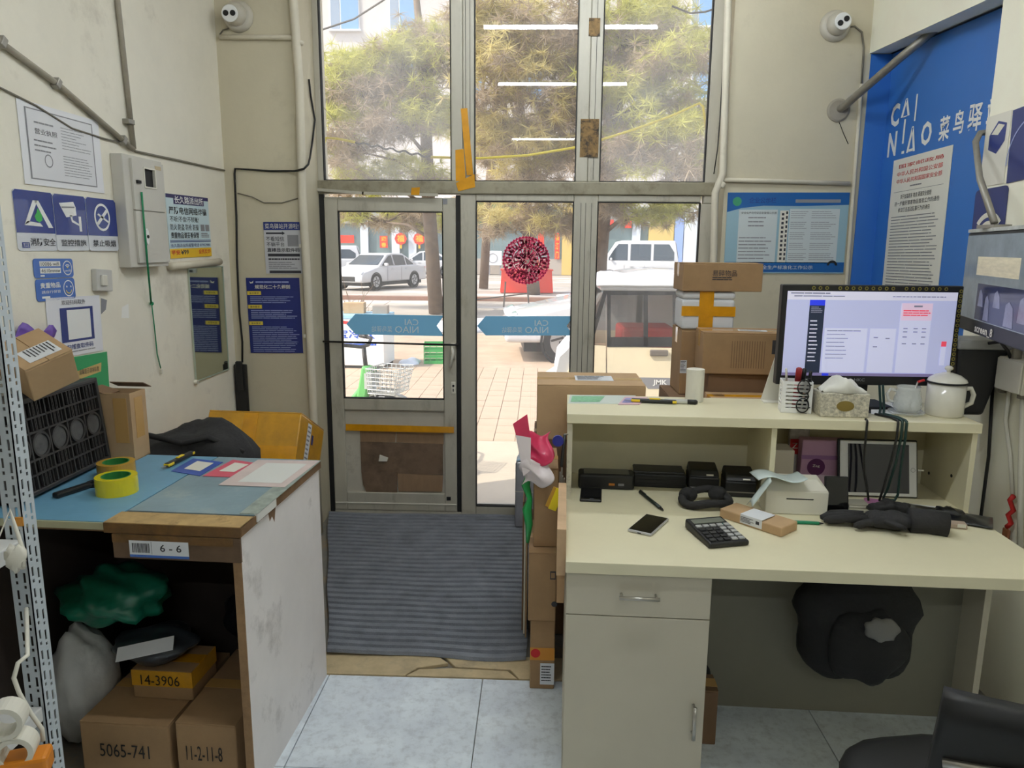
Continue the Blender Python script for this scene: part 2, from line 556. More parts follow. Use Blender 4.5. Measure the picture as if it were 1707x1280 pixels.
# ================================================================== shopfront
G_UL = glass('pane_dusty_left', 0.17, dscale=1.8, refl=.42)
G_UM = glass('pane_dusty_middle', 0.07, dscale=2.5, refl=.42)
G_UR = glass('pane_dusty_right', 0.19, dscale=1.6, refl=.42)
G_LO = glass('pane_lower', 0.08, dscale=2)
G_DR = glass('pane_door', 0.08, dscale=2)
Y0, Y1 = YW, YW + 0.065
win = bpy.data.objects.new('window_1', None); C.objects.link(win); struct(win)
win['label'] = 'dirty white plastic shopfront frame with tall glass panes'
def member(name, x0, z0, x1, z1, y0=Y0, y1=Y1, mt=None, parent=win, bevel=0.006):
    return MB().box(x0, y0, z0, x1, y1, z1).build(name, mt or M_PVC, parent, bevel=bevel)
def groove(x0, z0, x1, z1, y=None, parent=win):
    MB().box(x0, (y or Y0) - 0.0012, z0, x1, (y or Y0) + 0.004, z1).build('groove', M_GASKET, parent)
member('jamb', -1.292, 1.94, -1.255, 3.12)
member('mullion', -0.512, 2.018, -0.447, 3.10, Y0 - 0.006); member('mullion', -0.446, 2.018, -0.380, 3.10)
member('mullion', 0.200, 2.018, 0.268, 3.10, Y0 - 0.004); member('mullion', 0.269, 2.018, 0.337, 3.10)
member('jamb', 0.935, 1.90, 1.02, 3.12)
member('jamb', 0.920, -0.02, 1.02, 1.90)
member('transom', -1.292, 1.945, 1.02, 2.018, Y0 - 0.012, mt=mat('pvc_dirty', (150, 143, 122), .55, var=.12, scale=10, stain=((84, 70, 46), 9, .5, .72, .7)))
member('head', -1.292, 3.08, 1.02, 3.14)
member('post', -0.462, -0.02, -0.372, 1.945)
member('mullion', 0.195, -0.02, 0.333, 1.945)
member('rail', -0.372, -0.02, 0.195, 0.054); member('rail', 0.333, -0.02, 0.92, 0.054)
member('rail', -0.372, 1.907, 0.195, 1.945); member('rail', 0.333, 1.907, 0.92, 1.945)
member('threshold', -1.289, -0.03, -0.462, 0.012, Y0 + 0.01, Y1)
for gx in (0.235, 0.262, 0.296):
    groove(gx, 0.06, gx + 0.0025, 1.90)
groove(-0.43, 2.03, -0.4275, 3.08); groove(-0.405, 2.03, -0.4025, 3.08); groove(0.30, 2.03, 0.3025, 3.08)
def pane(x0, z0, x1, z1, mt, parent=win, y=None):
    yc = (Y0 + Y1) / 2 if y is None else y
    MB().box(x0 - 0.004, yc - 0.002, z0 - 0.004, x1 + 0.004, yc + 0.002, z1 + 0.004).build('pane', mt, parent)
    g = MB(); b = 0.005; ya, yb = Y0 - 0.001 if y is None else y - 0.028, yc
    g.box(x0, ya, z0, x0 + b, yb, z1); g.box(x1 - b, ya, z0, x1, yb, z1)
    g.box(x0 + b, ya, z0, x1 - b, yb, z0 + b); g.box(x0 + b, ya, z1 - b, x1 - b, yb, z1)
    g.build('gasket', M_GASKET, parent)
pane(-1.255, 2.018, -0.512, 3.08, G_UL)
pane(-0.380, 2.018, 0.200, 3.08, G_UM)
pane(0.337, 2.018, 0.935, 3.08, G_UR)
pane(-0.372, 0.054, 0.195, 1.907, G_LO)
pane(0.333, 0.054, 0.920, 1.907, G_LO)
# loose trim strip hanging under the left of the transom
MB().add([], [])
o = MB().boxc((0, 0, 0), (0.36, 0.012, 0.016), (0, R(4), 0)).boxc((0.39, 0, -0.016), (0.44, 0.012, 0.016), (0, R(1), 0)).build('loose_trim', M_PVC, win)
o.location = PY(555, 318, Y0 - 0.02)
# worn brown patches on the right mullion
M_RUST = mat('old_glue', (128, 100, 58), 0.7, var=0.35, scale=30, stain=((24, 20, 15), 22, 0.45, 0.6, 0.95))
for (a, b_, c_, d_) in ((968, 198, 997, 262), (982, 30, 1000, 60)):
    p, q = PY(a, b_, Y0 - 0.0065), PY(c_, d_, Y0 - 0.0065)
    MB().box(p.x, Y0 - 0.0066, q.z, q.x, Y0 - 0.0045, p.z).build('glue_stain', M_RUST, win)

# door leaf
dr = bpy.data.objects.new('door_1', None); C.objects.link(dr); struct(dr)
dr['label'] = 'white plastic glazed door with cardboard taped over its lower panel'
DY0, DY1 = Y0 + 0.005, Y0 + 0.06
def dm(name, x0, z0, x1, z1, mt=None, y0=DY0, y1=DY1, bevel=0.006):
    return MB().box(x0, y0, z0, x1, y1, z1).build(name, mt or M_PVC, dr, bevel=bevel)
DL, DRt = -1.262, -0.490
dm('stile', DL, 0.012, -1.183, 1.925); dm('stile', -0.566, 0.012, DRt, 1.925)
dm('rail', -1.183, 1.845, -0.566, 1.925); dm('rail', -1.183, 0.655, -0.566, 0.728); dm('rail', -1.183, 0.012, -0.566, 0.13)
pane(-1.183, 0.728, -0.566, 1.845, G_DR, dr, (DY0 + DY1) / 2)
dm('panel', -1.183, 0.13, -0.566, 0.655, mat('door_panel', (196, 190, 176), 0.6, var=0.08, scale=6, stain=((96, 84, 66), 6, 0.55, 0.75, 0.6)), DY0 + 0.018, DY0 + 0.04, 0)
MB().box(-0.4895, Y0 + 0.012, 0.0, -0.463, Y0 + 0.03, 1.94).build('gasket', M_GASKET, win)
MB().box(-1.2895, Y0 + 0.004, 0.0, -1.2625, Y0 + 0.03, 1.944).build('gasket', M_GASKET, win)
dm('kick_strip', DL + 0.004, 0.055, DRt - 0.004, 0.064, M_OFFW, DY0 - 0.004, DY0)
M_CARDD = mat('dirty_cardboard', (120, 98, 78), 0.85, var=0.18, scale=8, stain=((64, 52, 42), 9, 0.45, 0.7, 0.7))
M_CARDB = mat('door_cardboard', (148, 120, 92), 0.85, var=0.12, scale=10, stretch=(4, 1, 1))
def patch(pts, mt, lift, name='cardboard_patch'):
    poly = [PY(a, b_, DY0) for a, b_ in pts]
    y = DY0 + 0.018 - lift
    n = len(poly)
    vs = [(p.x, y, p.z) for p in poly] + [(p.x, y - 0.004, p.z) for p in poly]
    MB().add(vs, [tuple(range(n)), tuple(range(2 * n - 1, n - 1, -1))] + [(k, n + k, n + (k + 1) % n, (k + 1) % n) for k in range(n)]).build(name, mt, dr)
patch([(599, 715), (660, 715), (658, 738), (600, 738)], M_CARDB, 0.001)
patch([(660, 715), (739, 715), (739, 742), (660, 738)], M_CARDB, 0.001)
patch([(600, 737), (738, 741), (738, 792), (602, 790)], M_CARDD, 0.005)
patch([(602, 786), (662, 788), (662, 822), (610, 820), (605, 808)], M_CARDD, 0.009)
patch([(662, 790), (738, 793), (737, 820), (664, 820)], M_CARDB, 0.006)
patch([(633, 758), (647, 763), (645, 769), (631, 769)], M_OFFW, 0.0135, 'paper_scrap')
patch([(577, 706), (757, 711), (757, 721), (577, 717)], M_TAPEY, 0.0245, 'tape_strip')
# handle, lock, hinge labels, bar
h = MB(); p = PY(755, 580, DY0)
h.boxc((p.x, DY0 - 0.004, p.z - 0.02), (0.026, 0.01, 0.10)); h.tube([(p.x, DY0 - 0.002, p.z), (p.x, DY0 - 0.035, p.z), (p.x + 0.005, DY0 - 0.045, p.z - 0.03), (p.x - 0.012, DY0 - 0.045, p.z - 0.11)], 0.009)
h.build('handle', M_OFFW, dr, smooth=True)
p = PY(756, 646, DY0)
lk = MB().boxc((p.x, DY0 - 0.004, p.z), (0.028, 0.008, 0.075)).build('lock_plate', M_OFFW, dr, bevel=0.004)
MB().cyl((p.x, DY0 - 0.012, p.z + 0.012), (p.x, DY0 - 0.006, p.z + 0.012), 0.007).boxc((p.x, DY0 - 0.009, p.z - 0.015), (0.006, 0.004, 0.016)).build('keyhole', M_GASKET, lk)
p = PY(742, 336, DY0)
MB().boxc((p.x, DY0 - 0.001, p.z), (0.026, 0.003, 0.03)).build('sticker', M_GREYP, dr)
p = PY(748, 831, DY0)
MB().boxc((p.x, DY0 - 0.001, p.z), (0.026, 0.003, 0.024)).build('sticker', M_GASKET, dr)
a, b_ = PY(533, 569, DY0 - 0.03), PY(761, 575, DY0 - 0.03)
rod = MB().tube([a, b_], 0.006)
for q in (a, b_): rod.cyl((q.x, DY0 - 0.03, q.z), (q.x, DY0 + 0.005, q.z), 0.008)
tag(rod.build('door_bar', mat('dark_bar', (48, 46, 44), 0.4, metal=0.5), smooth=True), 'thin dark metal bar lying across the glass of the door', 'bar')

# ------------------------------------------------------------------ fluorescent tubes on the ceiling
def tube_light(px, y, label, k):
    zL = CEIL - 0.075
    d = ray(px, y)
    yv = (zL - H) / d.z * d.y
    yt = 2 * (YW + 0.032) - yv
    t = thing('ceiling_light', label, 'lamp', (0.19, yt, CEIL), 0)
    MB().box(-0.62, -0.03, -0.045, 0.62, 0.03, 0.0).build('fixture_body', M_OFFW, t, bevel=0.004)
    for s in (-1, 1): MB().boxc((s * 0.61, 0, -0.06), (0.02, 0.03, 0.05)).build('lamp_holder', M_OFFW, t)
    MB().tube([(-0.6, 0, -0.075), (0.6, 0, -0.075)], 0.014, 12).build('tube', mat('tube_glow_%d' % int(k * 100), (236, 244, 250), 0.5, emit=TUBE_EMIT * k), t, smooth=True)
    return yt
tube_light(922, 45, 'bare white fluorescent tube on the ceiling over the entrance mat', 1.05)
tube_light(917, 140, 'bare white fluorescent tube on the ceiling in front of the desk', 1.65)
tube_light(912, 232, 'bare white fluorescent tube on the ceiling deep inside the shop', 1.45)
# ================================================================== left wall
def wall_tube(name, label, cat, pts, r, mt, n=8, on=onL, group=None):
    """pipe or cable running over a wall"""
    return tag(MB().tube(pts, r, n).build(name, mt, smooth=True), label, cat, group)
def lp(x, y, off=0.012): return PX(x, y, XL + off)
def pp(x, y, off=0.012): return PY(x, y, YPL - off)
def rp(x, y, off=0.012): return PY(x, y, YPR - off)

t = thing('conduit', 'grey metal conduit running diagonally down the wall to the meter box', 'pipe')
MB().tube([lp(-30, 48, 0.014), lp(98, 142, 0.014), lp(222, 249, 0.014)], 0.0105, 10).build('pipe', M_CONDUIT, t, smooth=True)
for q in ((94, 139), (205, 234), (2, 70)):
    c = lp(*q, 0.014)
    MB().boxc(c, (0.026, 0.024, 0.036), (R(-32), 0, 0)).build('clip', M_STEEL, t, bevel=0.004)
t = thing('conduit', 'grey vertical conduit dropping from the ceiling to the meter box', 'pipe')
p0, p1 = lp(196, 0, 0.013), lp(223, 248, 0.013)
MB().tube([p0 + (p0 - p1) * 0.4, p0, p1], 0.0105, 10).build('pipe', M_CONDUIT, t, smooth=True)
MB().boxc(lp(214, 203, 0.013), (0.032, 0.045, 0.02)).build('clip', M_STEEL, t, bevel=0.003)
wall_tube('cable', 'thin dark cable sagging across the certificate on the meter box wall', 'cable',
          [lp(-20, 136, .006), lp(0, 146, .006), lp(60, 176, .006), lp(120, 214, .006), lp(170, 230, .006), lp(198, 237, .006)], 0.0035, M_WIREG)
wall_tube('cable', 'grey cable from the meter box to the corner of the meter box wall', 'cable',
          [lp(225, 252, .006), lp(262, 260, .006), lp(296, 267, .006), lp(340, 277, .006), lp(374, 284, .006)], 0.005, M_WIREG)

# certificate in a plastic sleeve
t, c = poster('certificate', 'white licence certificate in a clear sleeve under the diagonal conduit', 'certificate',
              (onL(25, 163), onL(162, 202), onL(40, 306)), mat('paper_white', (236, 236, 240), 0.5), corner=0)
M_CERT = mat('certificate_grey', (226, 226, 230), 0.5)
c.rect(.07, .07, .90, .93, M_GREYP); c.rect(.085, .085, .885, .915, M_CERT, lift=2)
c.text('营业执照', .16, .30, .42, .37, M_DARKP, lift=3); c.lines(.16, .22, .40, .26, 1, M_GREYP, lift=3, ragged=.1)
c.lines(.14, .44, .40, .62, 3, M_GREYP, .3, 3); c.disc(.29, .68, .022, M_GREYP, rin=.018, lift=3)
c.lines(.47, .22, .85, .52, 8, M_GREYP, .2, 3, ragged=.5); c.lines(.47, .58, .86, .86, 8, M_GREYP, .22, 3, ragged=.2)
c.flush()

# three overlapping safety stickers
M_NAVYS = mat('navy_sticker', (28, 52, 132), 0.25, coat=0.4)
M_STKW = mat('sticker_white', (214, 216, 222), 0.3, coat=0.3)
M_GREEN = mat('flame_green', (60, 180, 84), 0.4)
def safety(label, x0, x1, yt0, yt1, yb, ysp, draw, txt, lift):
    def Q(x, y): return onL(x, y)
    t, c = poster('safety_sticker', label, 'sticker', (Q(x0, yt0), Q(x1, yt1), Q(x0 + (12 if x0 < 50 else 8), yb)), M_STKW, corner=0.012, out=0.001 + lift)
    s = (ysp - yt0) / (yb - yt0)
    pl = [(0.0, 0.05), (0.06, 0.0), (0.94, 0.0), (1.0, 0.05), (1.0, s), (0.0, s)]
    c.poly(pl, M_NAVYS); draw(c, s); 
    c.text(txt, .30 if '消' in txt else .12, s + (1 - s) * .28, .95 if '消' in txt else .9, s + (1 - s) * .72, M_DARKP, bold=.012)
    return t, c
def d1(c, s):
    for pts in ([(.20, .82 * s), (.46, .22 * s), (.58, .22 * s), (.33, .74 * s)], [(.20, .82 * s), (.28, .72 * s), (.60, .76 * s), (.66, .84 * s)],
                [(.50, .22 * s), (.60, .22 * s), (.92, .86 * s), (.80, .86 * s)]):
        c.poly(pts, M_WHITE, lift=2)
    c.poly([(.56, .40 * s), (.66, .56 * s), (.66, .68 * s), (.58, .74 * s), (.50, .70 * s), (.47, .60 * s), (.52, .52 * s)], M_GREEN, lift=2)
def d2(c, s):
    c.poly([(.16, .22 * s), (.60, .16 * s), (.66, .30 * s), (.66, .50 * s), (.34, .56 * s), (.22, .34 * s)], M_WHITE, lift=2)
    c.poly([(.22, .30 * s), (.62, .28 * s), (.62, .31 * s), (.23, .34 * s)], M_GREYP, lift=3)
    c.poly([(.46, .50 * s), (.52, .50 * s), (.54, .62 * s), (.74, .72 * s), (.74, .77 * s), (.50, .67 * s)], M_WHITE, lift=2)
    c.rect(.72, .52 * s, .80, .90 * s, M_WHITE, lift=2)
def d3(c, s):
    c.disc(.50, .50 * s, .052, M_WHITE, rin=.043, lift=2)
    c.poly([(.30, .66 * s), (.64, .28 * s), (.70, .34 * s), (.36, .72 * s)], M_WHITE, lift=2)
    c.poly([(.34, .44 * s), (.38, .40 * s), (.72, .60 * s), (.70, .65 * s)], M_WHITE, lift=2)
tt, c = safety('navy fire safety sticker with green flame in a white triangle', 18, 86, 314, 322, 418, 387, d1, '消防安全', 0)
c.poly([(.10, .86), (.28, .86), (.28, .95), (.10, .95)], M_NAVYS, lift=2); c.text('员工区', .12, .875, .26, .935, M_WHITE, lift=3); c.flush()
tt, c = safety('navy sticker with a white surveillance camera pictogram', 84, 139, 322, 328, 418, 391, d2, '监控措施', 0.0025); c.flush()
tt, c = safety('navy no smoking sticker with a crossed white circle', 138, 188, 328, 334, 418, 392, d3, '禁止吸烟', 0.005); c.flush()

# two small blue stickers
M_MIDB = mat('sticker_blue', (62, 108, 190), 0.3, coat=0.3)
M_YEL = mat('sticker_yellow', (232, 206, 80), 0.4)
t, c = poster('wifi_sticker', 'small blue wifi sticker with two white password strips', 'sticker', (onL(53, 431), onL(119, 431), onL(58, 464)), M_MIDB, corner=.012)
c.rect(.14, .14, .66, .40, M_WHITE); c.rect(.14, .48, .66, .76, M_WHITE); c.text('10086 wifi', .17, .18, .62, .37, M_DARKP, lift=2); c.text('4d.10mmsw', .17, .52, .64, .72, M_DARKP, lift=2)
c.disc(.84, .50, .026, M_WHITE, rin=.0225); c.text('wifi', .76, .58, .92, .70, M_WHITE)
for r_ in (.006, .011, .016): c.disc(.84, .54, r_, M_YEL if r_ < .01 else M_WHITE, rin=r_ - .003, a0=45, a1=135, n=10, lift=2)
c.rect(.14, .84, .24, .92, M_WHITE); c.flush()
t, c = poster('valuables_sticker', 'small blue valuables sticker with a smiling round face', 'sticker', (onL(57, 466), onL(122, 463), onL(62, 503)), M_MIDB, corner=.012)
c.text('贵重物品', .10, .16, .60, .42, M_WHITE, bold=.02); c.text('請自行保管', .12, .52, .60, .66, M_WHITE); c.rect(.12, .78, .32, .88, M_WHITE)
c.disc(.82, .48, .029, M_WHITE, rin=.0255); c.disc(.82, .50, .018, M_YEL, rin=.0145, a0=195, a1=345, lift=2)
c.disc(.77, .40, .0035, M_WHITE, lift=2); c.disc(.88, .40, .0035, M_WHITE, lift=2); c.flush()

# light switch
M_, w, h = surf((onL(151, 448), onL(178, 450), onL(153, 485)), 0)
t = thing('light_switch', 'grey plastic light switch with one rocker on the meter box wall', 'switch', M=M_)
MB().box(0, 0, 0, w, h, 0.022).build('plate', mat('switch_grey', (196, 194, 188), 0.4), t, bevel=.004)
MB().boxc((w * .42, h * .5, 0.024), (w * .4, h * .5, 0.010), (0, R(8), 0)).build('rocker', M_OFFW, t, bevel=.003)

# pick-up code notice (its code square is left blank)
t, c = poster('pickup_notice', 'white notice with a navy framed blank square under the blue stickers', 'poster', (onL(74, 497), onL(164, 492), onL(82, 600)), mat('notice_white', (232, 232, 238), 0.4, coat=.3))
c.rect(.22, .18, .84, .76, M_NAVY); c.rect(.34, .22, .78, .72, M_WHITE, lift=2)
c.text('欢迎扫码取件', .26, .05, .70, .13, M_DARKP); c.text('扫描查取件码', .30, .80, .80, .89, M_NAVY, bold=.01); c.lines(.26, .92, .84, .95, 1, M_GREYP, ragged=.05); c.flush()
# green poster with tan banner
t, c = poster('green_poster', 'green poster with a tan banner, half hidden by the black crate', 'poster', (onL(92, 600), onL(177, 586), onL(100, 680)), mat('poster_green', (44, 158, 96), 0.5, var=.05))
M_TAN = mat('banner_tan', (206, 176, 112), 0.6)
c.poly([(.30, .32), (.86, .22), (.84, .42), (.34, .50)], M_TAN); c.text('温馨提示请排队取', .40, .29, .80, .40, M_DARKP); c.flush()

# meter box
M_, w, h = surf((onL(203, 255, .05), onL(269, 270, .05), onL(221, 446, .05)), -.05)
M_MBOX = mat('meter_box_paint', (204, 200, 190), 0.5, var=.05, scale=5)
t = thing('meter_box', 'grey steel electricity meter box with a square opening in its door', 'box', M=M_)
MB().box(0, 0, 0, w, h, 0.05).build('case', M_MBOX, t, bevel=.003)
D = [(.14, .93), (.30, .93)]
dd = MB()   # upper door with a real opening, and lower door
ax0, ax1, ay0, ay1 = w * .16, w * .97, h * .52, h * .97
ox0, ox1, oy0, oy1 = w * .45, w * .72, h * .74, h * .90
for q in ((ax0, ay0, ox0, ay1), (ox1, ay0, ax1, ay1), (ox0, ay0, ox1, oy0), (ox0, oy1, ox1, ay1)):
    dd.box(q[0], q[1], .0505, q[2], q[3], .060)
ud = dd.build('door', M_MBOX, t)
MB().box(ox0 - .006, oy0 - .006, .058, ox1 + .006, oy0, .063).box(ox0 - .006, oy1, .058, ox1 + .006, oy1 + .006, .063).box(ox0 - .006, oy0, .058, ox0, oy1, .063).box(ox1, oy0, .058, ox1 + .006, oy1, .063).build('opening_rim', M_OFFW, ud)
MB().box(ox0, oy0, .0503, ox1, oy1, .0512).build('opening', M_GASKET, ud)
MB().box(w * .74, h * .91, .060, w * .90, h * .945, .0612).build('maker_plate', mat('plate_tan', (196, 178, 140), .5), ud)
MB().boxc((w * .27, h * .77, .064), (.028, .012, .008)).build('latch', M_GASKET, ud)
ld = MB().box(ax0, h * .04, .0505, ax1, ay0 - .004, .060).build('door', M_MBOX, t)
MB().prism([(w * .38 + .013 * math.cos(a * .785), h * .28 + .034 * math.sin(a * .785)) for a in range(8)], .060, .066).build('lock', M_WHITE, ld)
MB().cyl((w * .38, h * .28, .066), (w * .38, h * .28, .069), .007).build('keyhole', M_GASKET, ld)
t = thing('hanging_string', 'green cord hanging from the meter box opening down the meter box wall', 'cord')
mg = mat('cord_green', (24, 128, 84), .5)
MB().tube([lp(236, 320, .068), lp(240, 370, .068), lp(246, 440, .068), lp(252, 506, .012)], .0042, 6).build('cord', mg, t, smooth=True)
MB().blob(lp(253, 506, .012), (.009, .009, .009), 8, 6).build('knot', mg, t, smooth=True)
MB().tube([lp(253, 507, .012), lp(258, 550, .008), lp(262, 590, .008), lp(268, 614, .008)], .0026, 6).build('thin_end', mg, t, smooth=True)
MB().boxc(lp(269, 619, .008), (.008, .010, .02)).build('plug_end', M_OFFW, t)

# police notice
t, c = poster('police_notice', 'light blue police fraud warning poster with purple heading and yellow foot', 'poster',
              (onL(274, 322), onL(345, 330), onL(283, 431)), mat('notice_blue', (206, 226, 232), .5))
M_PURP = mat('heading_purple', (44, 38, 92), .5)
M_YB = mat('foot_yellow', (236, 190, 40), .5); M_RT = mat('red_text', (206, 60, 36), .5)
c.rect(0, 0, 1, .06, M_PURP); c.rect(.16, .06, .88, .15, M_PURP); c.text('长久路派出所', .18, .02, .86, .14, M_WHITE, bold=.015)
c.text('严防电信网络诈骗', .04, .19, .93, .31, M_DARKP, bold=.012); c.text('不听!不信!不转账!', .05, .34, .72, .43, M_DARKP)
c.text('防火 防盗 防抢 防骗', .05, .46, .70, .56, M_DARKP); c.text('贵重物品请妥善保管', .05, .59, .70, .69, M_DARKP, bold=.012)
c.rect(.76, .46, .86, .57, M_GREYP); c.rect(.88, .46, .98, .57, M_GREYP); c.lines(.76, .60, .98, .69, 3, M_GREYP)
c.rect(.02, .715, 1, .725, M_NAVY); c.rect(.02, .735, 1, .75, M_NAVY); c.text('长久路派出所报警电话 87952980', .03, .77, .97, .83, M_NAVY)
c.rect(0, .85, 1, 1, M_YB); c.text('平安', .03, .87, .22, .95, M_RT, bold=.02); c.text('¥99', .24, .87, .42, .95, M_DARKP, bold=.02); c.text('全民反诈', .66, .87, .97, .95, M_RT, bold=.02); c.flush()

# horizontal painted pipe stub below the notice
t = wall_tube('pipe_stub', 'short painted pipe running into the corner under the police notice', 'pipe', [lp(284, 444, .02), lp(330, 440, .02), lp(366, 436, .02)], .018, M_PIPEW, 12)
# mirror
M_, w, h = surf((onL(311, 446), onL(369, 443), onL(318, 639)), 0.001)
t = thing('wall_mirror', 'frameless dusty mirror on the meter box wall reflecting the navy poster', 'mirror', M=M_)
mm = mat('mirror_glass', (206, 214, 200), 0.06, metal=1.0)
MB().box(0, 0, 0, w, h, .006).build('glass', mm, t)
e = MB()
for q in ((0, 0, w, .006), (0, h - .006, w, h), (0, 0, .006, h), (w - .006, 0, w, h)): e.box(q[0], q[1], .0055, q[2], q[3], .0085)
e.build('edge', mat('mirror_edge', (176, 190, 172), .3), t)
MB().cyl((.0, 0, .0), (.0, 0, .016), .012).build('clip', M_OFFW, t)

# torn paint scraps: bare patches of plaster
mp_ = mat('bare_plaster', (244, 242, 236), .9)
for pts in ([(203, 512), (214, 506), (215, 530), (202, 530)],):
    vs = [onL(a, b_) + Vector((.0008, 0, 0)) for a, b_ in pts]
    tag(MB().add(vs, [(0, 3, 2, 1)]).build('paint_scar', mp_), 'small white scar where paint came off under the switch', 'scar')
vs = [onL(a, b_) + Vector((.001, 0, 0)) for a, b_ in [(168, 497), (178, 500), (176, 516), (168, 524)]]
tag(MB().add(vs, [(0, 3, 2, 1)]).build('paint_scar', M_GREYP), 'grey hole in the plaster just below the light switch', 'scar')

# ================================================================== left pier
def dome_camera(label, c, rz, tilt, group='ceiling cameras'):
    t = thing('security_camera', label, 'camera', c)
    t.rotation_euler = (0, 0, rz)
    MB().lathe([(.078, 0), (.078, .012), (.068, .03), (.06, .034)], 28, axis='y').build('base', mat('camera_shell', (196, 190, 176), .4), t, smooth=True, bevel=.002)
    b = MB().blob((0, -.045, 0), (.056, .056, .056), 20, 14).build('ball', mat('camera_shell'), t, smooth=True)
    f = MB().lathe([(.040, 0), (.042, .010), (.038, .014)], 24, axis='y').build('face', M_WHITE, b, smooth=False)
    f.location = Vector((tilt[0], -1, tilt[1])).normalized() * .048 + Vector((0, -.045, 0))
    f.rotation_euler = (0, tilt[2], 0)
    for s in (-1, 1):
        MB().lathe([(.014, 0.013), (.014, .017), (.010, .018)], 16, (s * .018, 0, 0), axis='y').build('lens', M_GASKET, f)
        bpy.context.view_layer  # parts stay on level three through the ball
    return t
p = pp(398, 28, 0)
def cam_fix(t):
    # lenses hang below face: move them up to the ball so that they stay sub-parts
    for b in list(t.children):
        for f in list(b.children):
            for l in list(f.children):
                l.parent = b
                l.location = f.location; l.rotation_euler = f.rotation_euler
t = dome_camera('white two-eyed dome camera on the pier beside the door', p, 0, (-.15, -.25, 0)); cam_fix(t)
wall_tube('conduit', 'white horizontal conduit under the dome camera on the pier beside the door', 'pipe', [pp(366, 62, .012), pp(430, 62, .012), pp(488, 63, .012), pp(505, 73, .012)], .013, M_PIPEW, 10)
wall_tube('cable', 'grey cable hanging from the dome camera beside the door', 'cable', [pp(388, 46, .006), pp(372, 50, .006), pp(366, 58, .006)], .004, M_WIREG)
# tall pipe at the edge of the pier
q0, q1 = pp(489, 0, .02), pp(523, 700, .02)
t = thing('drain_pipe', 'tall cream pipe standing at the edge of the pier beside the door', 'pipe')
MB().tube([(q0.x, q0.y, 3.2), q0, pp(499, 140, .02), pp(504, 330, .02), pp(511, 450, .02), q1, (q1.x + .005, q1.y, 0.0)], .022, 12).build('pipe', M_PIPEW, t, smooth=True)
for yy in (410, 560): MB().boxc(pp(507 + (yy - 410) * .05, yy, .02), (.05, .02, .02)).build('clip', M_OFFW, t, bevel=.002)
# black cable along the pier
wall_tube('cable', 'black cable from the window down the pier beside the door to the broom', 'cable',
          [PX(515, 132, -1.282), PX(518, 160, -1.282), PX(525, 200, -1.282), PX(521, 235, -1.282), PX(517, 262, -1.275), pp(514, 274, .034), pp(507, 281, .050), pp(497, 284, .050), pp(490, 285, .030), pp(480, 285, .008), pp(450, 285, .008), pp(392, 281, .008), pp(391, 290, .008),
           pp(394, 360, .008), pp(395, 430, .008), pp(399, 520, .008), pp(404, 570, .008), pp(404, 604, .008)], .0055, M_WIRE)
wall_tube('cable', 'thin grey cable curving across the pier beside the door above the posters', 'cable', [pp(396, 322, .005), pp(420, 328, .005), pp(440, 338, .005), pp(470, 338, .005), pp(498, 330, .005)], .003, M_WIREG)

M_PGREY = mat('poster_grey', (200, 200, 204), .5)
t, c = poster('instruction_poster', 'pale notice with navy heading and arrow above the navy poster', 'poster', (onPL(439, 370), onPL(500, 370), onPL(443, 456)), M_PGREY)
c.rect(0, 0, 1, .155, M_NAVY); c.text('菜鸟驿站开源啦!', .04, .03, .96, .13, M_OFFW)
c.poly([(.06, .20), (.50, .20), (.50, .18), (.58, .215), (.50, .25), (.50, .23), (.06, .23)], M_DARKP)
c.text('不看短信', .05, .28, .55, .37, M_DARKP); c.text('不躺平台', .06, .39, .55, .47, M_DARKP); c.rect(.64, .25, .94, .47, M_GREYP)
c.text('直接显示取件码', .07, .50, .96, .58, M_DARKP, bold=.015); c.rect(.08, .61, .96, .665, M_DARKP); c.lines(.09, .70, .96, .73, 1, M_DARKP, 1, ragged=0, words=12)
c.lines(.09, .77, .96, .92, 4, M_GREYP); c.rect(.10, .94, .97, .99, M_DARKP); c.flush()
t, c = poster('rules_poster', 'navy rules poster with yellow headings on the pier beside the door', 'poster', (onPL(410, 463), onPL(499, 463), onPL(418, 588)), mat('poster_navy', (26, 40, 116), .45, coat=.2))
M_PALE = mat('pale_print', (150, 160, 205), .5)
c.poly([(.06, .045), (.10, .06), (.14, .035), (.13, .07), (.08, .075)], M_OFFW); c.lines(.18, .045, .80, .07, 1, M_PALE, .8, ragged=0)
c.text('规范化二十条细则', .16, .09, .82, .145, M_OFFW, bold=.02)
for v, n in ((.175, 4), (.355, 5), (.575, 14)):
    c.rect(.01, v, .27, v + .05, M_YEL); c.text('基本要求', .05, v + .012, .23, v + .038, M_DARKP)
    c.lines(.06, v + .07, .97, v + .07 + n * .025, n, M_PALE, .4, ragged=.3)
c.flush()

# broom or dustpan hung upside down in the corner
t = thing('dustpan', 'black plastic dustpan and brush hung in the corner of the pier beside the door', 'dustpan', pp(403, 645, .03))
MB().box(-.035, -.012, -.15, .035, .012, .13).build('blade', M_BLACK, t, bevel=.006)
MB().box(-.020, -.03, -.02, .020, -.012, .15).build('grip', M_BLACK, t, bevel=.008)
MB().add([], []) 
br = MB()
for i in range(9): br.boxc((-.032 + i * .008, 0, -.165), (.005, .018, .05))
br.build('bristles', M_BLACK, t)
# ================================================================== right pier and right wall
p = rp(1391, 44, 0)
t = dome_camera('white two-eyed dome camera on the pier next to the blue wall', p, 0, (.10, -.05, R(-35))); cam_fix(t)
wall_tube('cable', 'white cable curling from the dome camera by the blue wall down the pier edge', 'cable', [rp(1408, 46, .006), rp(1425, 44, .006), rp(1437, 54, .006), rp(1440, 80, .006), rp(1436, 140, .006)], .005, M_WIREG)
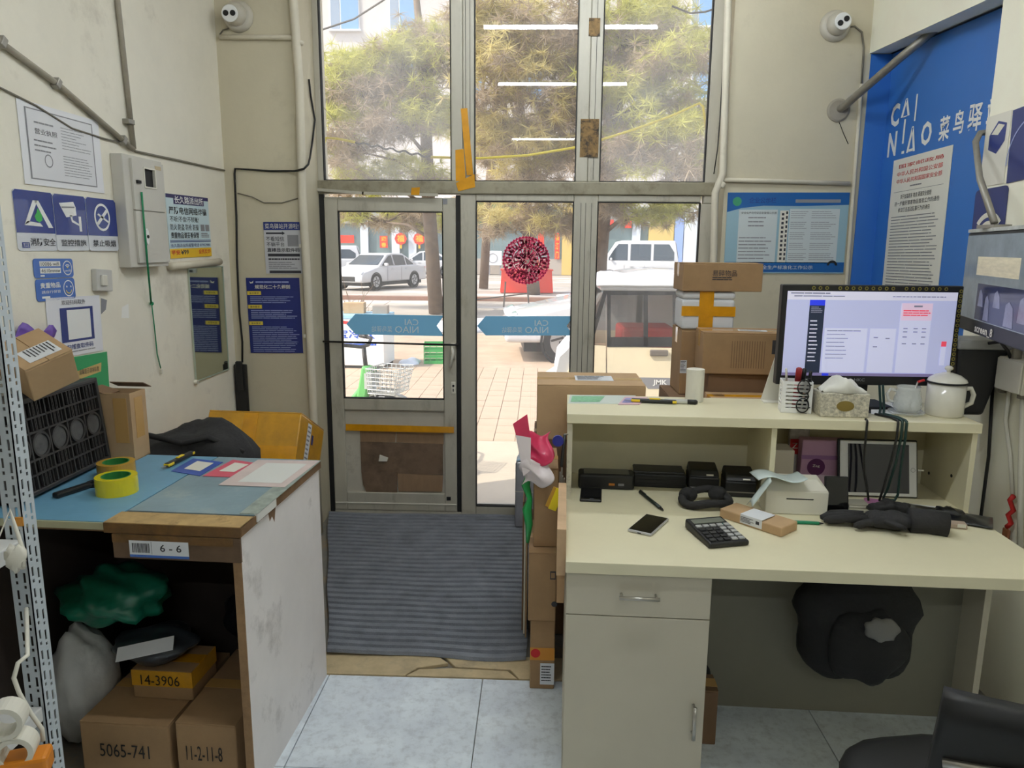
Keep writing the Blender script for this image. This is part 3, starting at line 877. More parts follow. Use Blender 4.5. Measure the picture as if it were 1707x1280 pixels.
# heating pipe through the pier up to the beam
t = thing('steel_pipe', 'grey steel pipe rising from a wall flange to the cream beam', 'pipe')
a = rp(1397, 184, 0)
b_ = PX(1505, 94, 1.80)
b_ = Vector((1.80, 3.80, 2.66))
b_ = PY(1500, 97, 3.86)
e_ = b_ + Vector((.09, -.16, .10))
MB().tube([a + Vector((0, .03, 0)), a + Vector((.012, -.03, .01)), b_, e_], .020, 12).build('pipe', M_STEEL, t, smooth=True)
MB().lathe([(.060, 0), (.060, .006), (.050, .012), (.026, .012)], 26, a, axis='y').build('flange', M_CONDUIT, t, smooth=False)
wall_tube('cable', 'thin dark wire dangling below the pipe flange', 'cable', [rp(1399, 204, .004), rp(1406, 222, .004), rp(1414, 240, .004)], .002, M_WIRE)
# pipes on the right pier
q0 = rp(1214, 0, .02); q1 = rp(1205, 290, .02)
t = thing('riser_pipe', 'cream vertical pipe at the window edge of the pier beside the blue wall', 'pipe')
MB().tube([(q0.x + .01, q0.y, 3.2), q0, q1, rp(1192, 322, .02), rp(1190, 420, .02), (rp(1190, 420, .02).x, YPR - .02, .0)], .019, 12).build('pipe', M_PIPEW, t, smooth=True)
MB().boxc(rp(1201, 306, .02), (.05, .03, .035), (0, R(35), 0)).build('elbow', M_PIPEW, t, bevel=.008)
t = thing('conduit', 'cream horizontal conduit above the blue notice board', 'pipe')
MB().tube([rp(1206, 300, .012), rp(1300, 302, .012), rp(1416, 306, .012)], .012, 10).build('pipe', M_PIPEW, t, smooth=True)
t = thing('conduit', 'cream conduit running down beside the blue wall panel', 'pipe')
MB().tube([rp(1436, 140, .010), rp(1424, 300, .010), rp(1412, 460, .010), (rp(1412, 460, .01).x, YPR - .010, .9)], .010, 10).build('pipe', M_PIPEW, t, smooth=True)
wall_tube('cable', 'thin dark cable tied along the window edge of the pier beside the blue wall', 'cable', [rp(1208, 60, .004), rp(1200, 200, .004), rp(1196, 250, .004), rp(1190, 290, .004)], .003, M_WIRE)

# notice board
t, c = poster('licence_board', 'blue and white licence notice board on the pier beside the blue wall', 'notice board', (onPR(1213, 321), onPR(1416, 321), onPR(1208, 455)), mat('board_pale', (150, 184, 198), .3, coat=.3), thick=.006)
M_BB = mat('board_blue', (22, 92, 160), .35); M_BG = mat('board_green', (60, 150, 110), .4); M_SHEET = mat('board_sheet', (206, 214, 214), .45)
c.poly([(0, 0), (1, 0), (1, .15), (.6, .165), (.3, .16), (.12, .19), (0, .24)], M_BB)
c.disc(.08, .11, .024, M_BG, lift=2); c.text('企业公示栏', .18, .06, .40, .13, M_NAVY); c.rect(.56, .085, .93, .125, M_GREYP, lift=2)
c.rect(.10, .21, .42, .87, M_SHEET); c.rect(.52, .20, .93, .87, M_SHEET); c.rect(.44, .22, .51, .87, M_OFFW)
c.text('安全生产许可证应急管理公示牌', .12, .235, .41, .265, M_DARKP); c.lines(.18, .30, .36, .45, 3, M_GREYP, .3); c.lines(.11, .55, .40, .85, 7, M_GREYP, .3)
for i in range(11): c.rect(.455, .25 + i * .055, .475, .28 + i * .055, M_DARKP, lift=2); c.rect(.49, .23 + i * .057, .505, .265 + i * .057, M_DARKP, lift=2)
for i in range(5): c.lines(.53, .23 + i * .13, .68, .33 + i * .13, 4, M_GREYP, .25); c.lines(.70, .23 + i * .13, .91, .33 + i * .13, 4, M_GREYP, .25)
c.rect(.0, .86, 1, .985, M_BB); c.text('安全生产标准化工作公示', .28, .90, .74, .95, M_OFFW); c.disc(.90, .90, .028, M_GASKET, a0=0, a1=180, rin=.016, lift=2); c.flush()

# lettering on the blue panel: flat white letters
def onB(x, y): return PX(x, y, XB - .006)
M_, w, h = surf((onB(1482, 160), onB(1640, 80), onB(1478, 265)), 0.0)
# plane frame: x runs towards the camera, y up
M_ = Matrix(((0, 0, -1, 0), (-1, 0, 0, 0), (0, 1, 0, 0), (0, 0, 0, 1)))
tl, br_ = onB(1481, 172), onB(1480, 264)
y_l = tl.y; 
def place_letters():
    o = onB(1479, 262)
    MM = Matrix(((0, 0, -1, XB - .0062), (-1, 0, 0, o.y), (0, 1, 0, o.z), (0, 0, 0, 1)))
    t = thing('wall_logo', 'large white logo lettering on the blue wall panel', 'lettering', M=MM)
    c = Card(t, 1.0, 1.0, .0003)
    def T(s, pxa, pxb, bold=0.0):
        """letters between two picture points (bottom left, top right) on the panel"""
        A = onB(*pxa); B = onB(*pxb)
        x0, x1 = o.y - A.y, o.y - B.y; z0, z1 = A.z - o.z, B.z - o.z
        c.text(s, x0, 1 - z1, x1, 1 - z0, M_WHITE, name='letter', bold=bold)
    T('C', (1484, 214), (1502, 170), .035); T('Λ', (1502, 197), (1520, 161), .035); T('I', (1524, 202), (1531, 156), .03)
    A = onB(1505, 196); B = onB(1514, 190)
    T('N', (1479, 263), (1497, 218), .03); T('I', (1504, 240), (1511, 198), .03); T('Λ', (1511, 255), (1530, 208), .035); T('O', (1534, 245), (1556, 199), .03)
    for (u, v, u2, v2) in ((1506, 196, 1513, 192), (1515, 253, 1522, 247)):
        A, B = onB(u, v), onB(u2, v2); c.rect(o.y - A.y, 1 - (B.z - o.z), o.y - B.y, 1 - (A.z - o.z), M_WHITE, 'letter', 2)
    A, B = onB(1503, 257), onB(1508, 251); c.rect(o.y - A.y, 1 - (B.z - o.z), o.y - B.y, 1 - (A.z - o.z), M_WHITE, 'letter', 2)
    T('菜', (1564, 237), (1586, 190), .02); T('鸟', (1588, 226), (1610, 180), .02); T('驿', (1612, 222), (1641, 168), .02); T('站', (1643, 212), (1672, 158), .02)
    c.flush()
place_letters()
# official announcement on white paper
t, c = poster('announcement', 'long white official announcement with red headings on the blue wall', 'poster', (onB(1491, 268), onB(1590, 241), onB(1471, 480)), mat('paper_cream', (228, 226, 216), .6), out=.001)
c.text('国家邮政局', .12, .045, .88, .075, M_RED); c.text('中华人民共和国公安部', .10, .10, .88, .135, M_RED); c.text('中华人民共和国国家安全部', .10, .155, .88, .19, M_RED)
c.lines(.36, .215, .56, .225, 1, M_GREYP, 1, ragged=0); c.rect(.06, .25, .92, .253, M_GREYP)
c.text('关于加强寄递 物流 渠道安全管理', .20, .275, .74, .31, M_DARKP); c.text('进一步做好禁寄物品查验工作的通告', .10, .325, .88, .36, M_DARKP); c.text('依法打击违法犯罪行为的通告', .18, .375, .74, .41, M_DARKP)
c.lines(.06, .44, .92, .99, 24, M_GREYP, .3, ragged=.15, words=3); c.flush()

# stickers on the pillar
def onR(x, y): return PX(x, y, XR)
t, c = poster('icon_sticker', 'white sheet with a navy parcel icon on the cream pillar', 'sticker', (onR(1647, 196), onR(1688, 183), onR(1634, 312)), mat('sheet_cream', (230, 226, 214), .5), out=.001)
c.poly([(.20, .28), (.52, .10), (.88, .16), (.86, .40), (.56, .56), (.20, .48)], M_NAVY); c.poly([(.28, .27), (.54, .14), (.80, .18), (.56, .30)], M_OFFW, lift=2); c.flush()
t, c = poster('icon_sticker', 'dark navy sticker with a pale arc beside the parcel icon', 'sticker', (onR(1690, 184), onR(1740, 165), onR(1678, 306)), mat('sticker_navy_dark', (32, 44, 108), .4), out=.001)
c.disc(.9, .75, .16, M_PALE, rin=.154, a0=90, a1=180, n=14); c.flush()
t, c = poster('wifi_sign', 'navy sign with big white wifi arcs on the cream pillar', 'sign', (onR(1628, 318), onR(1683, 308), onR(1621, 400)), mat('sticker_navy_dark'), out=.001, corner=.02)
for r_ in (.085, .056, .030): c.disc(.52, .98, r_ * 1.15, M_OFFW, rin=r_ * 1.15 - .02, a0=38, a1=142, n=14, lift=2)
c.rect(.38, .88, .54, 1.0, M_GREEN, lift=3); c.flush()

# wall screen for the cameras
far, near = Vector((1.60, 2.87, 0)), Vector((1.40, 2.14, 0))
dirv = (near - far).normalized(); wd = (near - far).length
zt = PY(1588, 388, 2.87).z; zb = PY(1587, 546, 2.87).z; ht = zt - zb
nrm = Vector((0, 0, 1)).cross(dirv)
if nrm.x > 0: nrm = -nrm
yv = Vector((0, 0, 1)); xv = dirv; zv = xv.cross(yv)
M_ = Matrix((xv, yv, zv)).transposed().to_4x4(); M_.translation = far + Vector((0, 0, zb))
t = thing('camera_screen', 'black wall screen showing grey security camera pictures', 'screen', M=M_)
sgn = 1 if zv.x < 0 else -1
MB().box(0, 0, -.03, wd, ht, 0).build('housing', M_BLACK, t, bevel=.006)
c = Card(t, wd, ht, .001)
SCR = mat('screen_grey', (120, 128, 136), .15, var=.25, scale=6, emit=.25)
SCR2 = mat('screen_dark', (52, 56, 84), .15, var=.5, scale=9, emit=.25)
SCR3 = mat('screen_pale', (196, 186, 160), .15, var=.2, scale=12, emit=.35, stretch=(1, 6, 1))
c.rect(.012, .03, .985, .86, SCR, 'display'); c.rect(.22, .24, .80, .42, SCR3, 'picture', 2); c.rect(.27, .50, .985, .85, SCR2, 'picture', 2)
SIL = mat('screen_figures', (122, 124, 150), .2, var=.3, scale=12, emit=.2)
for (u0, v0, u1, v1) in ((.30, .55, .36, .72), (.40, .60, .46, .84), (.52, .54, .60, .70), (.68, .62, .78, .84), (.84, .56, .93, .78)):
    c.poly([(u0, v1), (u0 + .01, v0 + .03), ((u0 + u1) / 2, v0), (u1, v0 + .05), (u1 + .02, v1)], SIL, 'picture', 3)
c.text('screen_8', .30, .895, .56, .985, M_OFFW, 2, bold=.02); c.flush()
MB().box(.0, ht - .0, -.032, wd, ht + .012, .002).build('top_edge', mat('dusty_edge', (190, 192, 188), .5, var=.2, scale=30), t)
# bracket arm, from the pillar down to the screen
a = PX(1639, 232, XR - .01); b_ = (far + (near - far) * .30) + Vector((.02, 0, zt + .03))
t = thing('screen_bracket', 'bent grey steel arm holding the wall screen on the pillar', 'bracket')
MB().tube([(1.765, 3.035, a.z + .03), (1.760, 3.062, a.z + .03), (1.705, 3.062, a.z + .025), (1.685, 3.050, a.z - .01), Vector((1.685, 3.04, a.z)).lerp(b_, .5) + Vector((-.02, 0, 0)), b_], .012, 8).build('arm', M_STEEL, t, smooth=True)
MB().boxc(b_ + Vector((0, 0, -.013)), (.06, .10, .012)).build('plate', M_STEEL, t)

# junction box and cables on the right wall
c0 = PX(1690, 622, XR)
t = thing('junction_box', 'white plastic cable junction box on the wall beside the desk', 'box', (XR, c0.y - .05, c0.z))
MB().box(-.045, -.075, -.06, 0, .075, .06).build('case', M_OFFW, t, bevel=.004)
MB().box(-.052, -.07, -.056, -.045, .07, .056).build('cover', M_OFFW, t, bevel=.003)
for s in (-1, 1): MB().boxc((-.03, s * .055, -.066), (.02, .02, .014)).build('gland', M_WIREG, t)
MB().cyl((-.03, .0, .06), (-.03, 0, .10), .016).build('cable_gland', M_WIREG, t)
wall_tube('cable', 'black cable looping down the wall beside the desk behind the desk', 'cable', [PX(1655, 640, XR - .012), PX(1648, 760, XR - .012), PX(1630, 900, XR - .012), PX(1622, 980, XR - .012)], .006, M_WIRE)
wall_tube('cable', 'white cable hanging from the junction box to a red tag', 'cable', [PX(1683, 648, XR - .02), PX(1676, 700, XR - .012), PX(1684, 760, XR - .012), PX(1688, 830, XR - .012)], .007, M_OFFW)
wall_tube('cable', 'white flat cable running down the wall beside the desk', 'cable', [PX(1706, 650, XR - .014), PX(1702, 780, XR - .012), PX(1700, 920, XR - .012)], .010, M_OFFW)
wall_tube('cable', 'black cable from the camera screen down to the junction box', 'cable', [PX(1648, 572, 1.62), PX(1668, 570, 1.64), PX(1680, 585, 1.66), PX(1687, 602, XR - .03)], .006, M_WIRE)
t = thing('red_lanyard', 'red knotted lanyard hanging on the wall beside the desk', 'lanyard', PX(1688, 840, XR - .016))
MB().tube([(0, 0, .03), (-.004, .012, .01), (-.002, -.012, -.02), (-.004, .010, -.045), (0, -.006, -.07), (-.004, .008, -.09)], .009, 7).build('cord', mat('lanyard_red', (196, 40, 36), .6), t, smooth=True)
MB().boxc((-.004, .006, -.13), (.012, .035, .07)).build('tag', mat('tag_brown', (140, 84, 50), .5), t, bevel=.005)
# ================================================================== parcel table on the left
TZ = 0.865
TA = R(-2.6)
tfr = PZ(402, 881, TZ)          # front right corner of the top
M_KRAFT = mat('kraft', (160, 128, 92), .8, var=.10, scale=9, stretch=(1, 1, 1))
M_KRAFT2 = mat('kraft_light', (186, 154, 116), .8, var=.08, scale=9)
M_KRAFTD = mat('kraft_dark', (122, 94, 68), .85, var=.12, scale=7)
M_TAPEC = mat('clear_brown_tape', (198, 156, 96), .2, coat=.4)
M_LABEL = mat('shipping_label', (226, 228, 232), .5)
t = thing('parcel_table', 'worn white chipboard parcel table with a blue top', 'table', tfr, TA)
TW, TD = .835, .665
M_CHIP = mat('chipboard_white', (232, 227, 225), .55, var=.05, scale=4, stain=((96, 84, 72), 3.2, .58, .82, .75))
M_CHIPE = mat('chipboard_edge', (150, 118, 84), .8, var=.2, scale=30)
M_BTOP2 = mat('grey_blue_table_top', (130, 152, 160), .45, var=.2, scale=4, stain=((176, 184, 172), 7, .52, .74, .6))
M_BTOP = mat('blue_table_top', (108, 158, 186), .4, var=.14, scale=3, stain=((170, 190, 178), 6, .60, .8, .55))
tp = MB().box(-TW, 0, -.025, 0, TD, 0).build('top', mat('top_edge_brown', (112, 84, 54), .8, var=.25, scale=20), t)
MB().box(-TW, .0, .0, -.395, TD, .004).build('top_sheet', M_BTOP, tp)
MB().box(-.390, .095, .0, -.004, TD, .004).build('top_sheet', M_BTOP2, tp)
sp = MB().box(-.03, .004, -TZ, -.008, TD - .004, -.025).build('side_panel', M_CHIP, t)
MB().box(-.030, .0, -TZ, -.006, .004, -.03).build('panel_edge', M_CHIPE, sp)
MB().box(-TW, .004, -TZ, -TW + .02, TD - .004, -.025).build('side_panel', mat('panel_shaded', (46, 36, 30), .8, var=.15), t)  # inner panels coloured near black to give the shade inside the table
MB().box(-TW + .02, TD - .02, -TZ, -.03, TD - .004, -.025).build('back_panel', mat('panel_shaded', (46, 36, 30), .8, var=.15), t)
# cardboard edging and tape along the front edge
M_OLDT = mat('old_tape', (108, 76, 36), .35, var=.3, scale=20, stain=((70, 50, 28), 18, .5, .7, .7), coat=.3)
MB().box(-.40, -.008, .004, .0, .078, .0065).build('edge_board', mat('edge_card', (178, 148, 98), .75, var=.22, scale=14, stain=((96, 72, 44), 12, .55, .7, .7)), t)
MB().box(-.40, -.011, -.024, .002, -.006, .005).build('edge_tape', M_OLDT, t)
MB().box(-TW, -.006, -.018, -.40, .0, .002).build('edge_strip', mat('edge_pale', (176, 172, 140), .6), t)
lb = MB().box(-.375, -.012, -.098, .0, -.004, -.026).build('front_board', mat('board_brown', (100, 78, 58), .7, var=.2, scale=12), t)
MB().box(-.375, -.0145, -.050, -.02, -.012, -.026).build('tape_strip', M_OLDT, lb)
o = bpy.data.objects.new('shelf_label', None); C.objects.link(o); o.parent = t; o.rotation_euler = (R(90), 0, 0); o.location = (-.325, -.0145, -.092)
o['label'] = 'white shelf label reading 6 - 6'
c = Card(o, .175, .050, 0.0)
c.rect(0, 0, 1, .85, M_LABEL); c.rect(0, .85, 1, 1, M_MIDB)
u = .05
while u < .34:
    wv = random.uniform(.006, .018); c.rect(u, .15, u + wv, .72, M_DARKP, 'barcode', 2); u += wv + random.uniform(.006, .012)
c.rect(.37, .05, .38, .8, M_DARKP); c.text('6 - 6', .52, .18, .88, .62, M_DARKP, bold=.01); c.flush()
# white patch of tape along the right edge
MB().box(-.05, .10, .004, .004, TD - .01, .0062).build('edge_tape', mat('silver_tape', (150, 160, 150), .35, var=.35, scale=25), t)
MB().box(-.006, .10, -.02, .004, .24, .0058).build('edge_tape', mat('white_tape', (222, 222, 216), .4), t)
pts = [(.0, .20, -.026), (.0, .26, -.026), (.0, .245, -.075), (.0, .228, -.05), (.0, .21, -.06)]
MB().add([(-.0075, q[1], q[2]) for q in pts], [(0, 4, 3, 2, 1)]).build('torn_flap', M_KRAFTD, t)

def tabpt(x, y): return PZ(x, y, TZ + .0045)
# payment sheets on the table (codes left blank)
def sheet_on(name, label, q, mt, z=TZ + .0055, inner=None, imt=None):
    vs = [PZ(a, b_, z) for a, b_ in q]
    cx = sum(vs, Vector()) / 4
    t = thing(name, label, 'sheet', cx)
    vs = [v - cx for v in vs]
    MB().add(vs + [v - Vector((0, 0, .0012)) for v in vs], [(0, 1, 2, 3), (7, 6, 5, 4), (0, 4, 5, 1), (1, 5, 6, 2), (2, 6, 7, 3), (3, 7, 4, 0)]).build('paper', mt, t)
    if inner:
        a0, a1, b0, b1 = inner
        def bl(u, v): return vs[0] * (1 - u) * (1 - v) + vs[1] * u * (1 - v) + vs[2] * u * v + vs[3] * (1 - u) * v
        w_ = [bl(a0, b0), bl(a1, b0), bl(a1, b1), bl(a0, b1)]
        MB().add([v + Vector((0, 0, .0008)) for v in w_], [(0, 1, 2, 3)]).build('print', imt or M_OFFW, t)
    return t
def q4(bl_, br_, tr_, tl_): return [bl_, br_, tr_, tl_]
sheet_on('payment_sheet', 'blue payment sheet with a blank white square on the table', q4((285, 785), (333, 793), (372, 770), (322, 764)), mat('sheet_blue', (52, 84, 170), .4), TZ + .0060, (.25, .80, .25, .85))
sheet_on('payment_sheet', 'pink payment sheet with a blank white square on the table', q4((338, 793), (385, 795), (430, 772), (388, 766)), mat('sheet_pink', (216, 92, 112), .4), TZ + .0062, (.25, .80, .30, .85))
sheet_on('payment_sheet', 'large pale payment sheet with a wide border at the table corner', q4((364, 808), (474, 812), (532, 768), (430, 766)), mat('sheet_pale', (214, 196, 190), .45, var=.1, scale=10), TZ + .0070, (.22, .88, .12, .86), mat('sheet_inner', (222, 222, 216), .5))
# box cutters
def cutter(label, p, rz, z, L=.15, roll=0):
    t = thing('box_cutter', label, 'knife', (p.x, p.y, z), rz)
    MB().box(-L / 2, -.011, 0, L / 2, .011, .014).build('handle', M_BLACK, t, bevel=.005)
    y_ = mat('cutter_yellow', (236, 204, 40), .4)
    MB().box(-L * .5, -.0118, .002, -L * .30, .0118, .0125).build('nose', y_, t, bevel=.003)
    MB().box(-L * .1, -.006, .012, L * .14, .006, .018).build('slider', y_, t, bevel=.002)
    MB().box(L * .40, -.0118, .002, L * .5, .0118, .0125).build('end_cap', y_, t, bevel=.003)
    MB().add([(-L * .5, -.004, .006), (-L * .5, .005, .006), (-L * .66, .005, .006), (-L * .62, -.004, .006), (-L * .5, -.004, .0068), (-L * .5, .005, .0068), (-L * .66, .005, .0068), (-L * .62, -.004, .0068)],
             [(0, 1, 2, 3), (7, 6, 5, 4), (0, 4, 5, 1), (1, 5, 6, 2), (2, 6, 7, 3), (3, 7, 4, 0)]).build('blade', M_STEEL, t)
    return t
a, b_ = PZ(277, 783, TZ), PZ(322, 760, TZ)
cutter('black and yellow box cutter lying on the blue parcel table', (a + b_) / 2, math.atan2((b_ - a).y, (b_ - a).x), TZ + .008, .17)
# tape rolls
def tape_roll(label, p, r, w, mt, z):
    t = thing('tape_roll', label, 'tape', (p.x, p.y, z))
    MB().lathe([(r * .70, 0), (r, 0), (r, w), (r * .70, w), (r * .70, 0)], 40, close=False).build('tape', mt, t, smooth=False)
    MB().lathe([(r * .64, .0005), (r * .70, .0005), (r * .70, w + .0008), (r * .64, w + .0008), (r * .64, .0005)], 40, close=False).build('core', mat('core_green', (38, 120, 50), .7), t)
    return t
tape_roll('bright yellow parcel tape roll with green core on the table', PZ(196, 822, TZ), .062, .055, mat('tape_bright', (226, 208, 28), .25, coat=.4), TZ + .004)
tape_roll('amber parcel tape roll behind the bright yellow roll', PZ(183, 798, TZ + .01) + Vector((-.01, .06, 0)), .060, .048, mat('tape_amber', (196, 152, 60), .25, coat=.4), TZ + .004)
# black scissors-like cutter
t = thing('tape_cutter', 'small black cutter lying beside the tape rolls', 'cutter', PZ(122, 822, TZ + .004) + Vector((.0, .012, 0)), R(70))
MB().box(-.07, -.014, 0, .05, .014, .018).build('handle', M_BLACK, t, bevel=.006)
MB().lathe([(.018, 0), (.030, 0), (.030, .012), (.018, .012), (.018, 0)], 20, (.075, 0, 0), close=False).build('ring', M_BLACK, t)

# black plastic crate standing on its side against the wall
def crate():
    y0, y1, z0, z1 = 2.04, 2.53, TZ + .004, TZ + .305
    t = thing('plastic_crate', 'black plastic crate standing on its side on the table', 'crate', (-1.615, (y0 + y1) / 2, z0 + .005), 0)
    L, Hh, Dp = y1 - y0, z1 - z0, .13
    x1 = .075; x0 = x1 - Dp
    t.rotation_euler = (0, R(-5), 0)
    fr = MB()
    for (ya, yb, za, zb) in ((-L / 2, L / 2, 0, .014), (-L / 2, L / 2, Hh - .014, Hh), (-L / 2, -L / 2 + .014, 0, Hh), (L / 2 - .014, L / 2, 0, Hh)):
        fr.box(x0, ya, za, x1, yb, zb)
    fr.build('rim', mat('crate_black', (50, 48, 48), .5, var=.1, scale=20), t, bevel=.003)
    g = MB(); n = 5; cw = (L - .028) / n
    bands = [(.014, .06), (.06, .105), (.19, .235), (.235, Hh - .014)]
    slot = MB()
    for k in range(n):
        ya = -L / 2 + .014 + k * cw
        g.box(x1 - .012, ya - .003, .014, x1 - .002, ya + .003, Hh - .014)
        for (za, zb) in bands:
            for q in range(5):
                yy = ya + cw * (q + .5) / 5
                if q in (0, 4): continue
                g.box(x1 - .010, yy - .0055, za, x1 - .003, yy - .0020, zb)
                g.box(x1 - .010, yy + .0075, za, x1 - .003, yy + .0105, zb)
            g.box(x1 - .011, ya, zb - .003, x1 - .002, ya + cw, zb + .003)
        g.box(x1 - .011, ya, .187, x1 - .002, ya + cw, .193)
    g.build('grille', mat('crate_black', (50, 48, 48), .5, var=.1, scale=20), t)
    for k in range(n):
        yy = -L / 2 + .014 + (k + .5) * cw
        MB().lathe([(.034, 0), (.041, 0), (.041, .012), (.034, .012), (.034, 0)], 28, (x1 - .013, yy, .147), axis='x', close=False).build('ring', mat('crate_black', (50, 48, 48), .5, var=.1, scale=20), t)
        MB().lathe([(.034, 0), (.034, .004)], 28, (x1 - .010, yy, .147), axis='x').build('disc', mat('crate_disc', (78, 78, 78), .6, var=.4, scale=40), t)
    MB().box(x0 + .01, -L / 2 + .01, .01, x0 + .016, L / 2 - .01, Hh - .01).build('back_mesh', mat('crate_inside', (26, 24, 24), .7), t)
    return t
crate()

# ------------------------------------------------------------------ cartons
def carton(label, loc, size, rz=0.0, mt=None, tape=None, rot=None, group=None, name='carton', seam=True, bevel=.004):
    """closed cardboard carton; loc = centre of its underside"""
    t = thing(name, label, 'box', loc, rz, group, rot)
    w, d, h = size
    mt = mt or M_KRAFT
    MB().box(-w / 2, -d / 2, 0, w / 2, d / 2, h - .004).build('body', mt, t, bevel=bevel)
    if seam:
        MB().box(-w / 2 + .001, -d / 2 + .001, h - .004, w / 2 - .001, -.0012, h).build('flap', mt, t)
        MB().box(-w / 2 + .001, .0012, h - .004, w / 2 - .001, d / 2 - .001, h).build('flap', mt, t)
    if tape is not None:
        tb = MB().box(-w / 2 - .0008, -.024, h - .0002, w / 2 + .0008, .024, h + .0008)
        tb.box(-w / 2 - .0012, -.024, h - min(.07, h * .5), -w / 2 - .0001, .024, h).box(w / 2 + .0001, -.024, h - min(.07, h * .5), w / 2 + .0012, .024, h)
        tb.build('tape', tape, t)
    return t
def face_card(t, face, size, w0, h0, name='shipping_label', lift=.0006):
    """card on a face of a carton: 'front' (-y), 'top', 'right' (+x); w0,h0 = lower left corner and size (x,y,w,h)"""
    w, d, h = size
    x, y, cw, ch = w0
    o = bpy.data.objects.new(name, None); C.objects.link(o); o.parent = t
    if face == 'front': o.location = (-w / 2 + x, -d / 2 - lift, y); o.rotation_euler = (R(90), 0, 0)
    elif face == 'top': o.location = (-w / 2 + x, -d / 2 + y, h + lift); o.rotation_euler = (0, 0, h0)
    elif face == 'right': o.location = (w / 2 + lift, -d / 2 + x, y); o.rotation_euler = (R(90), 0, R(90))
    return o, Card(o, cw, ch, 0)
def ship_label(t, face, size, box4, rot=0):
    o, c = face_card(t, face, size, box4, rot)
    c.rect(0, 0, 1, 1, M_LABEL); c.lines(.06, .08, .9, .9, 8, M_DARKP, .4, ragged=.4); c.flush()

# labelled carton resting on the crate against the wall
s = (.17, .15, .12)
t = carton('small brown carton with a white label tilted on the black crate', (-1.575, 2.25, TZ + .358), s, 0, M_KRAFT2, rot=(R(20), R(20), R(-24)))
ship_label(t, 'top', s, (.08, .03, .07, .10))
# purple film bag behind it
pb = thing('plastic_bag', 'purple plastic bag sticking up behind the labelled carton', 'bag', (-1.672, 2.395, TZ + .318))
MB().grid(10, 10, lambda u, v: (.012 * math.sin(v * 5 + u * 3), -.10 + .17 * u + .02 * math.sin(7 * v), .0 + .20 * v * (1 - .35 * abs(u - .4)) + .025 * v * math.sin(u * 9))).build('film', mat('purple_film', (112, 78, 176), .35, coat=.3), pb, smooth=True, solid=.002)
# open upright carton at the back corner
s = (.13, .10, .25)
bx = thing('open_carton', 'open brown carton with torn tape at the back of the table', 'box', (-1.525, 2.595, TZ + .004), R(-2))
w, d, h = s
mb = MB(); th = .004
mb.box(-w / 2, -d / 2, 0, w / 2, -d / 2 + th, h); mb.box(-w / 2, d / 2 - th, 0, w / 2, d / 2, h); mb.box(-w / 2, -d / 2 + th, 0, -w / 2 + th, d / 2 - th, h); mb.box(w / 2 - th, -d / 2 + th, 0, w / 2, d / 2 - th, h); mb.box(-w / 2, -d / 2, 0, w / 2, d / 2, th)
mb.build('body', M_KRAFT2, bx)
MB().boxc((0, d / 2 + .018, h + .012), (w, .055, .003), (R(-25), 0, 0)).build('flap', M_KRAFTD, bx)
MB().boxc((-w / 2 + .012, -.01, h + .004), (.07, .08, .003), (0, R(18), 0)).build('flap', M_KRAFTD, bx)
MB().boxc((w / 2 + .0008, 0, h * .62), (.0012, .05, h * .6)).boxc((w * .2, -d / 2 - .0008, h * .6), (.05, .0012, h * .66)).build('tape', M_TAPEC, bx)

# black shopping bag behind the table, on cartons
s1 = (.5, .40, .45); s2 = (.46, .40, .28)
carton('plain brown carton on the floor behind the parcel table', (-1.42, 2.88, 0), s1, R(-1), M_KRAFTD, M_TAPEC)
def bagfn(d):
    return 1 + .10 * math.sin(5 * d[0] + 3 * d[1]) + .06 * math.sin(9 * d[2] + 4 * d[0]) + .05 * math.sin(11 * d[1] - 6 * d[2])
t = thing('duffel_bag', 'black crumpled fabric bag slumped behind the parcel table', 'bag', (-1.385, 2.90, .49))
M_BFAB = mat('black_fabric', (36, 35, 36), .85, var=.25, scale=14, bump=.4, bscale=50)
MB().blob((0, 0, .20), (.235, .20, .215), 30, 20, lambda d: bagfn(d) * (1.0 + .20 * abs(d[0] * d[2]) ** .5)).build('body', M_BFAB, t, smooth=True)
MB().tube([(-.24, -.08, .36), (-.14, -.13, .415), (.0, -.15, .39), (.10, -.14, .415), (.21, -.08, .34)], .012, 8).build('rim_seam', M_BFAB, t, smooth=True)
# tilted yellow taped carton, leaning on another one
carton('tall brown carton in the corner under the yellow taped one', (-1.44, 3.42, 0), (.46, .30, .33), R(1), M_KRAFTD, M_TAPEC)
M_YBOX = mat('yellow_taped_card', (206, 150, 30), .35, var=.22, scale=7, coat=.35, stain=((150, 112, 50), 5, .55, .75, .6))
t = thing('taped_carton', 'carton wrapped in yellow tape leaning in the corner by the door', 'box', (-1.36, 3.24, .54), 0, rot=(R(-28), 0, R(-3)))
MB().box(-.23, -.0, -.06, .23, .34, .36).build('body', M_YBOX, t, bevel=.006)
MB().box(-.228, .002, .36, .228, .168, .365).build('flap', M_YBOX, t); MB().box(-.228, .172, .36, .228, .338, .365).build('flap', mat('kraft_worn', (176, 130, 66), .7, var=.2), t)
o, c = face_card(t, 'right', (.46, 0, .36), (.10, .12, .10, .22), 0)
c.rect(0, 0, .55, 1, M_LABEL); c.lines(.04, .06, .5, .95, 9, M_GREYP, .4); c.rect(.7, .2, .95, .42, M_NAVY); c.flush()
o, c = face_card(t, 'front', (.46, 0, .36), (.26, .02, .16, .10), 0, 'print')
c.rect(.4, .2, .75, .75, M_NAVY); c.lines(.0, .2, .3, .8, 3, M_DARKP, .5); c.flush()
MB().box(-.231, -.0015, .13, .231, -.0002, .20).build('tape', M_TAPEY, t)
MB().box(-.05, -.0022, -.05, .02, -.0004, .355).build('tape', M_TAPEY, t)

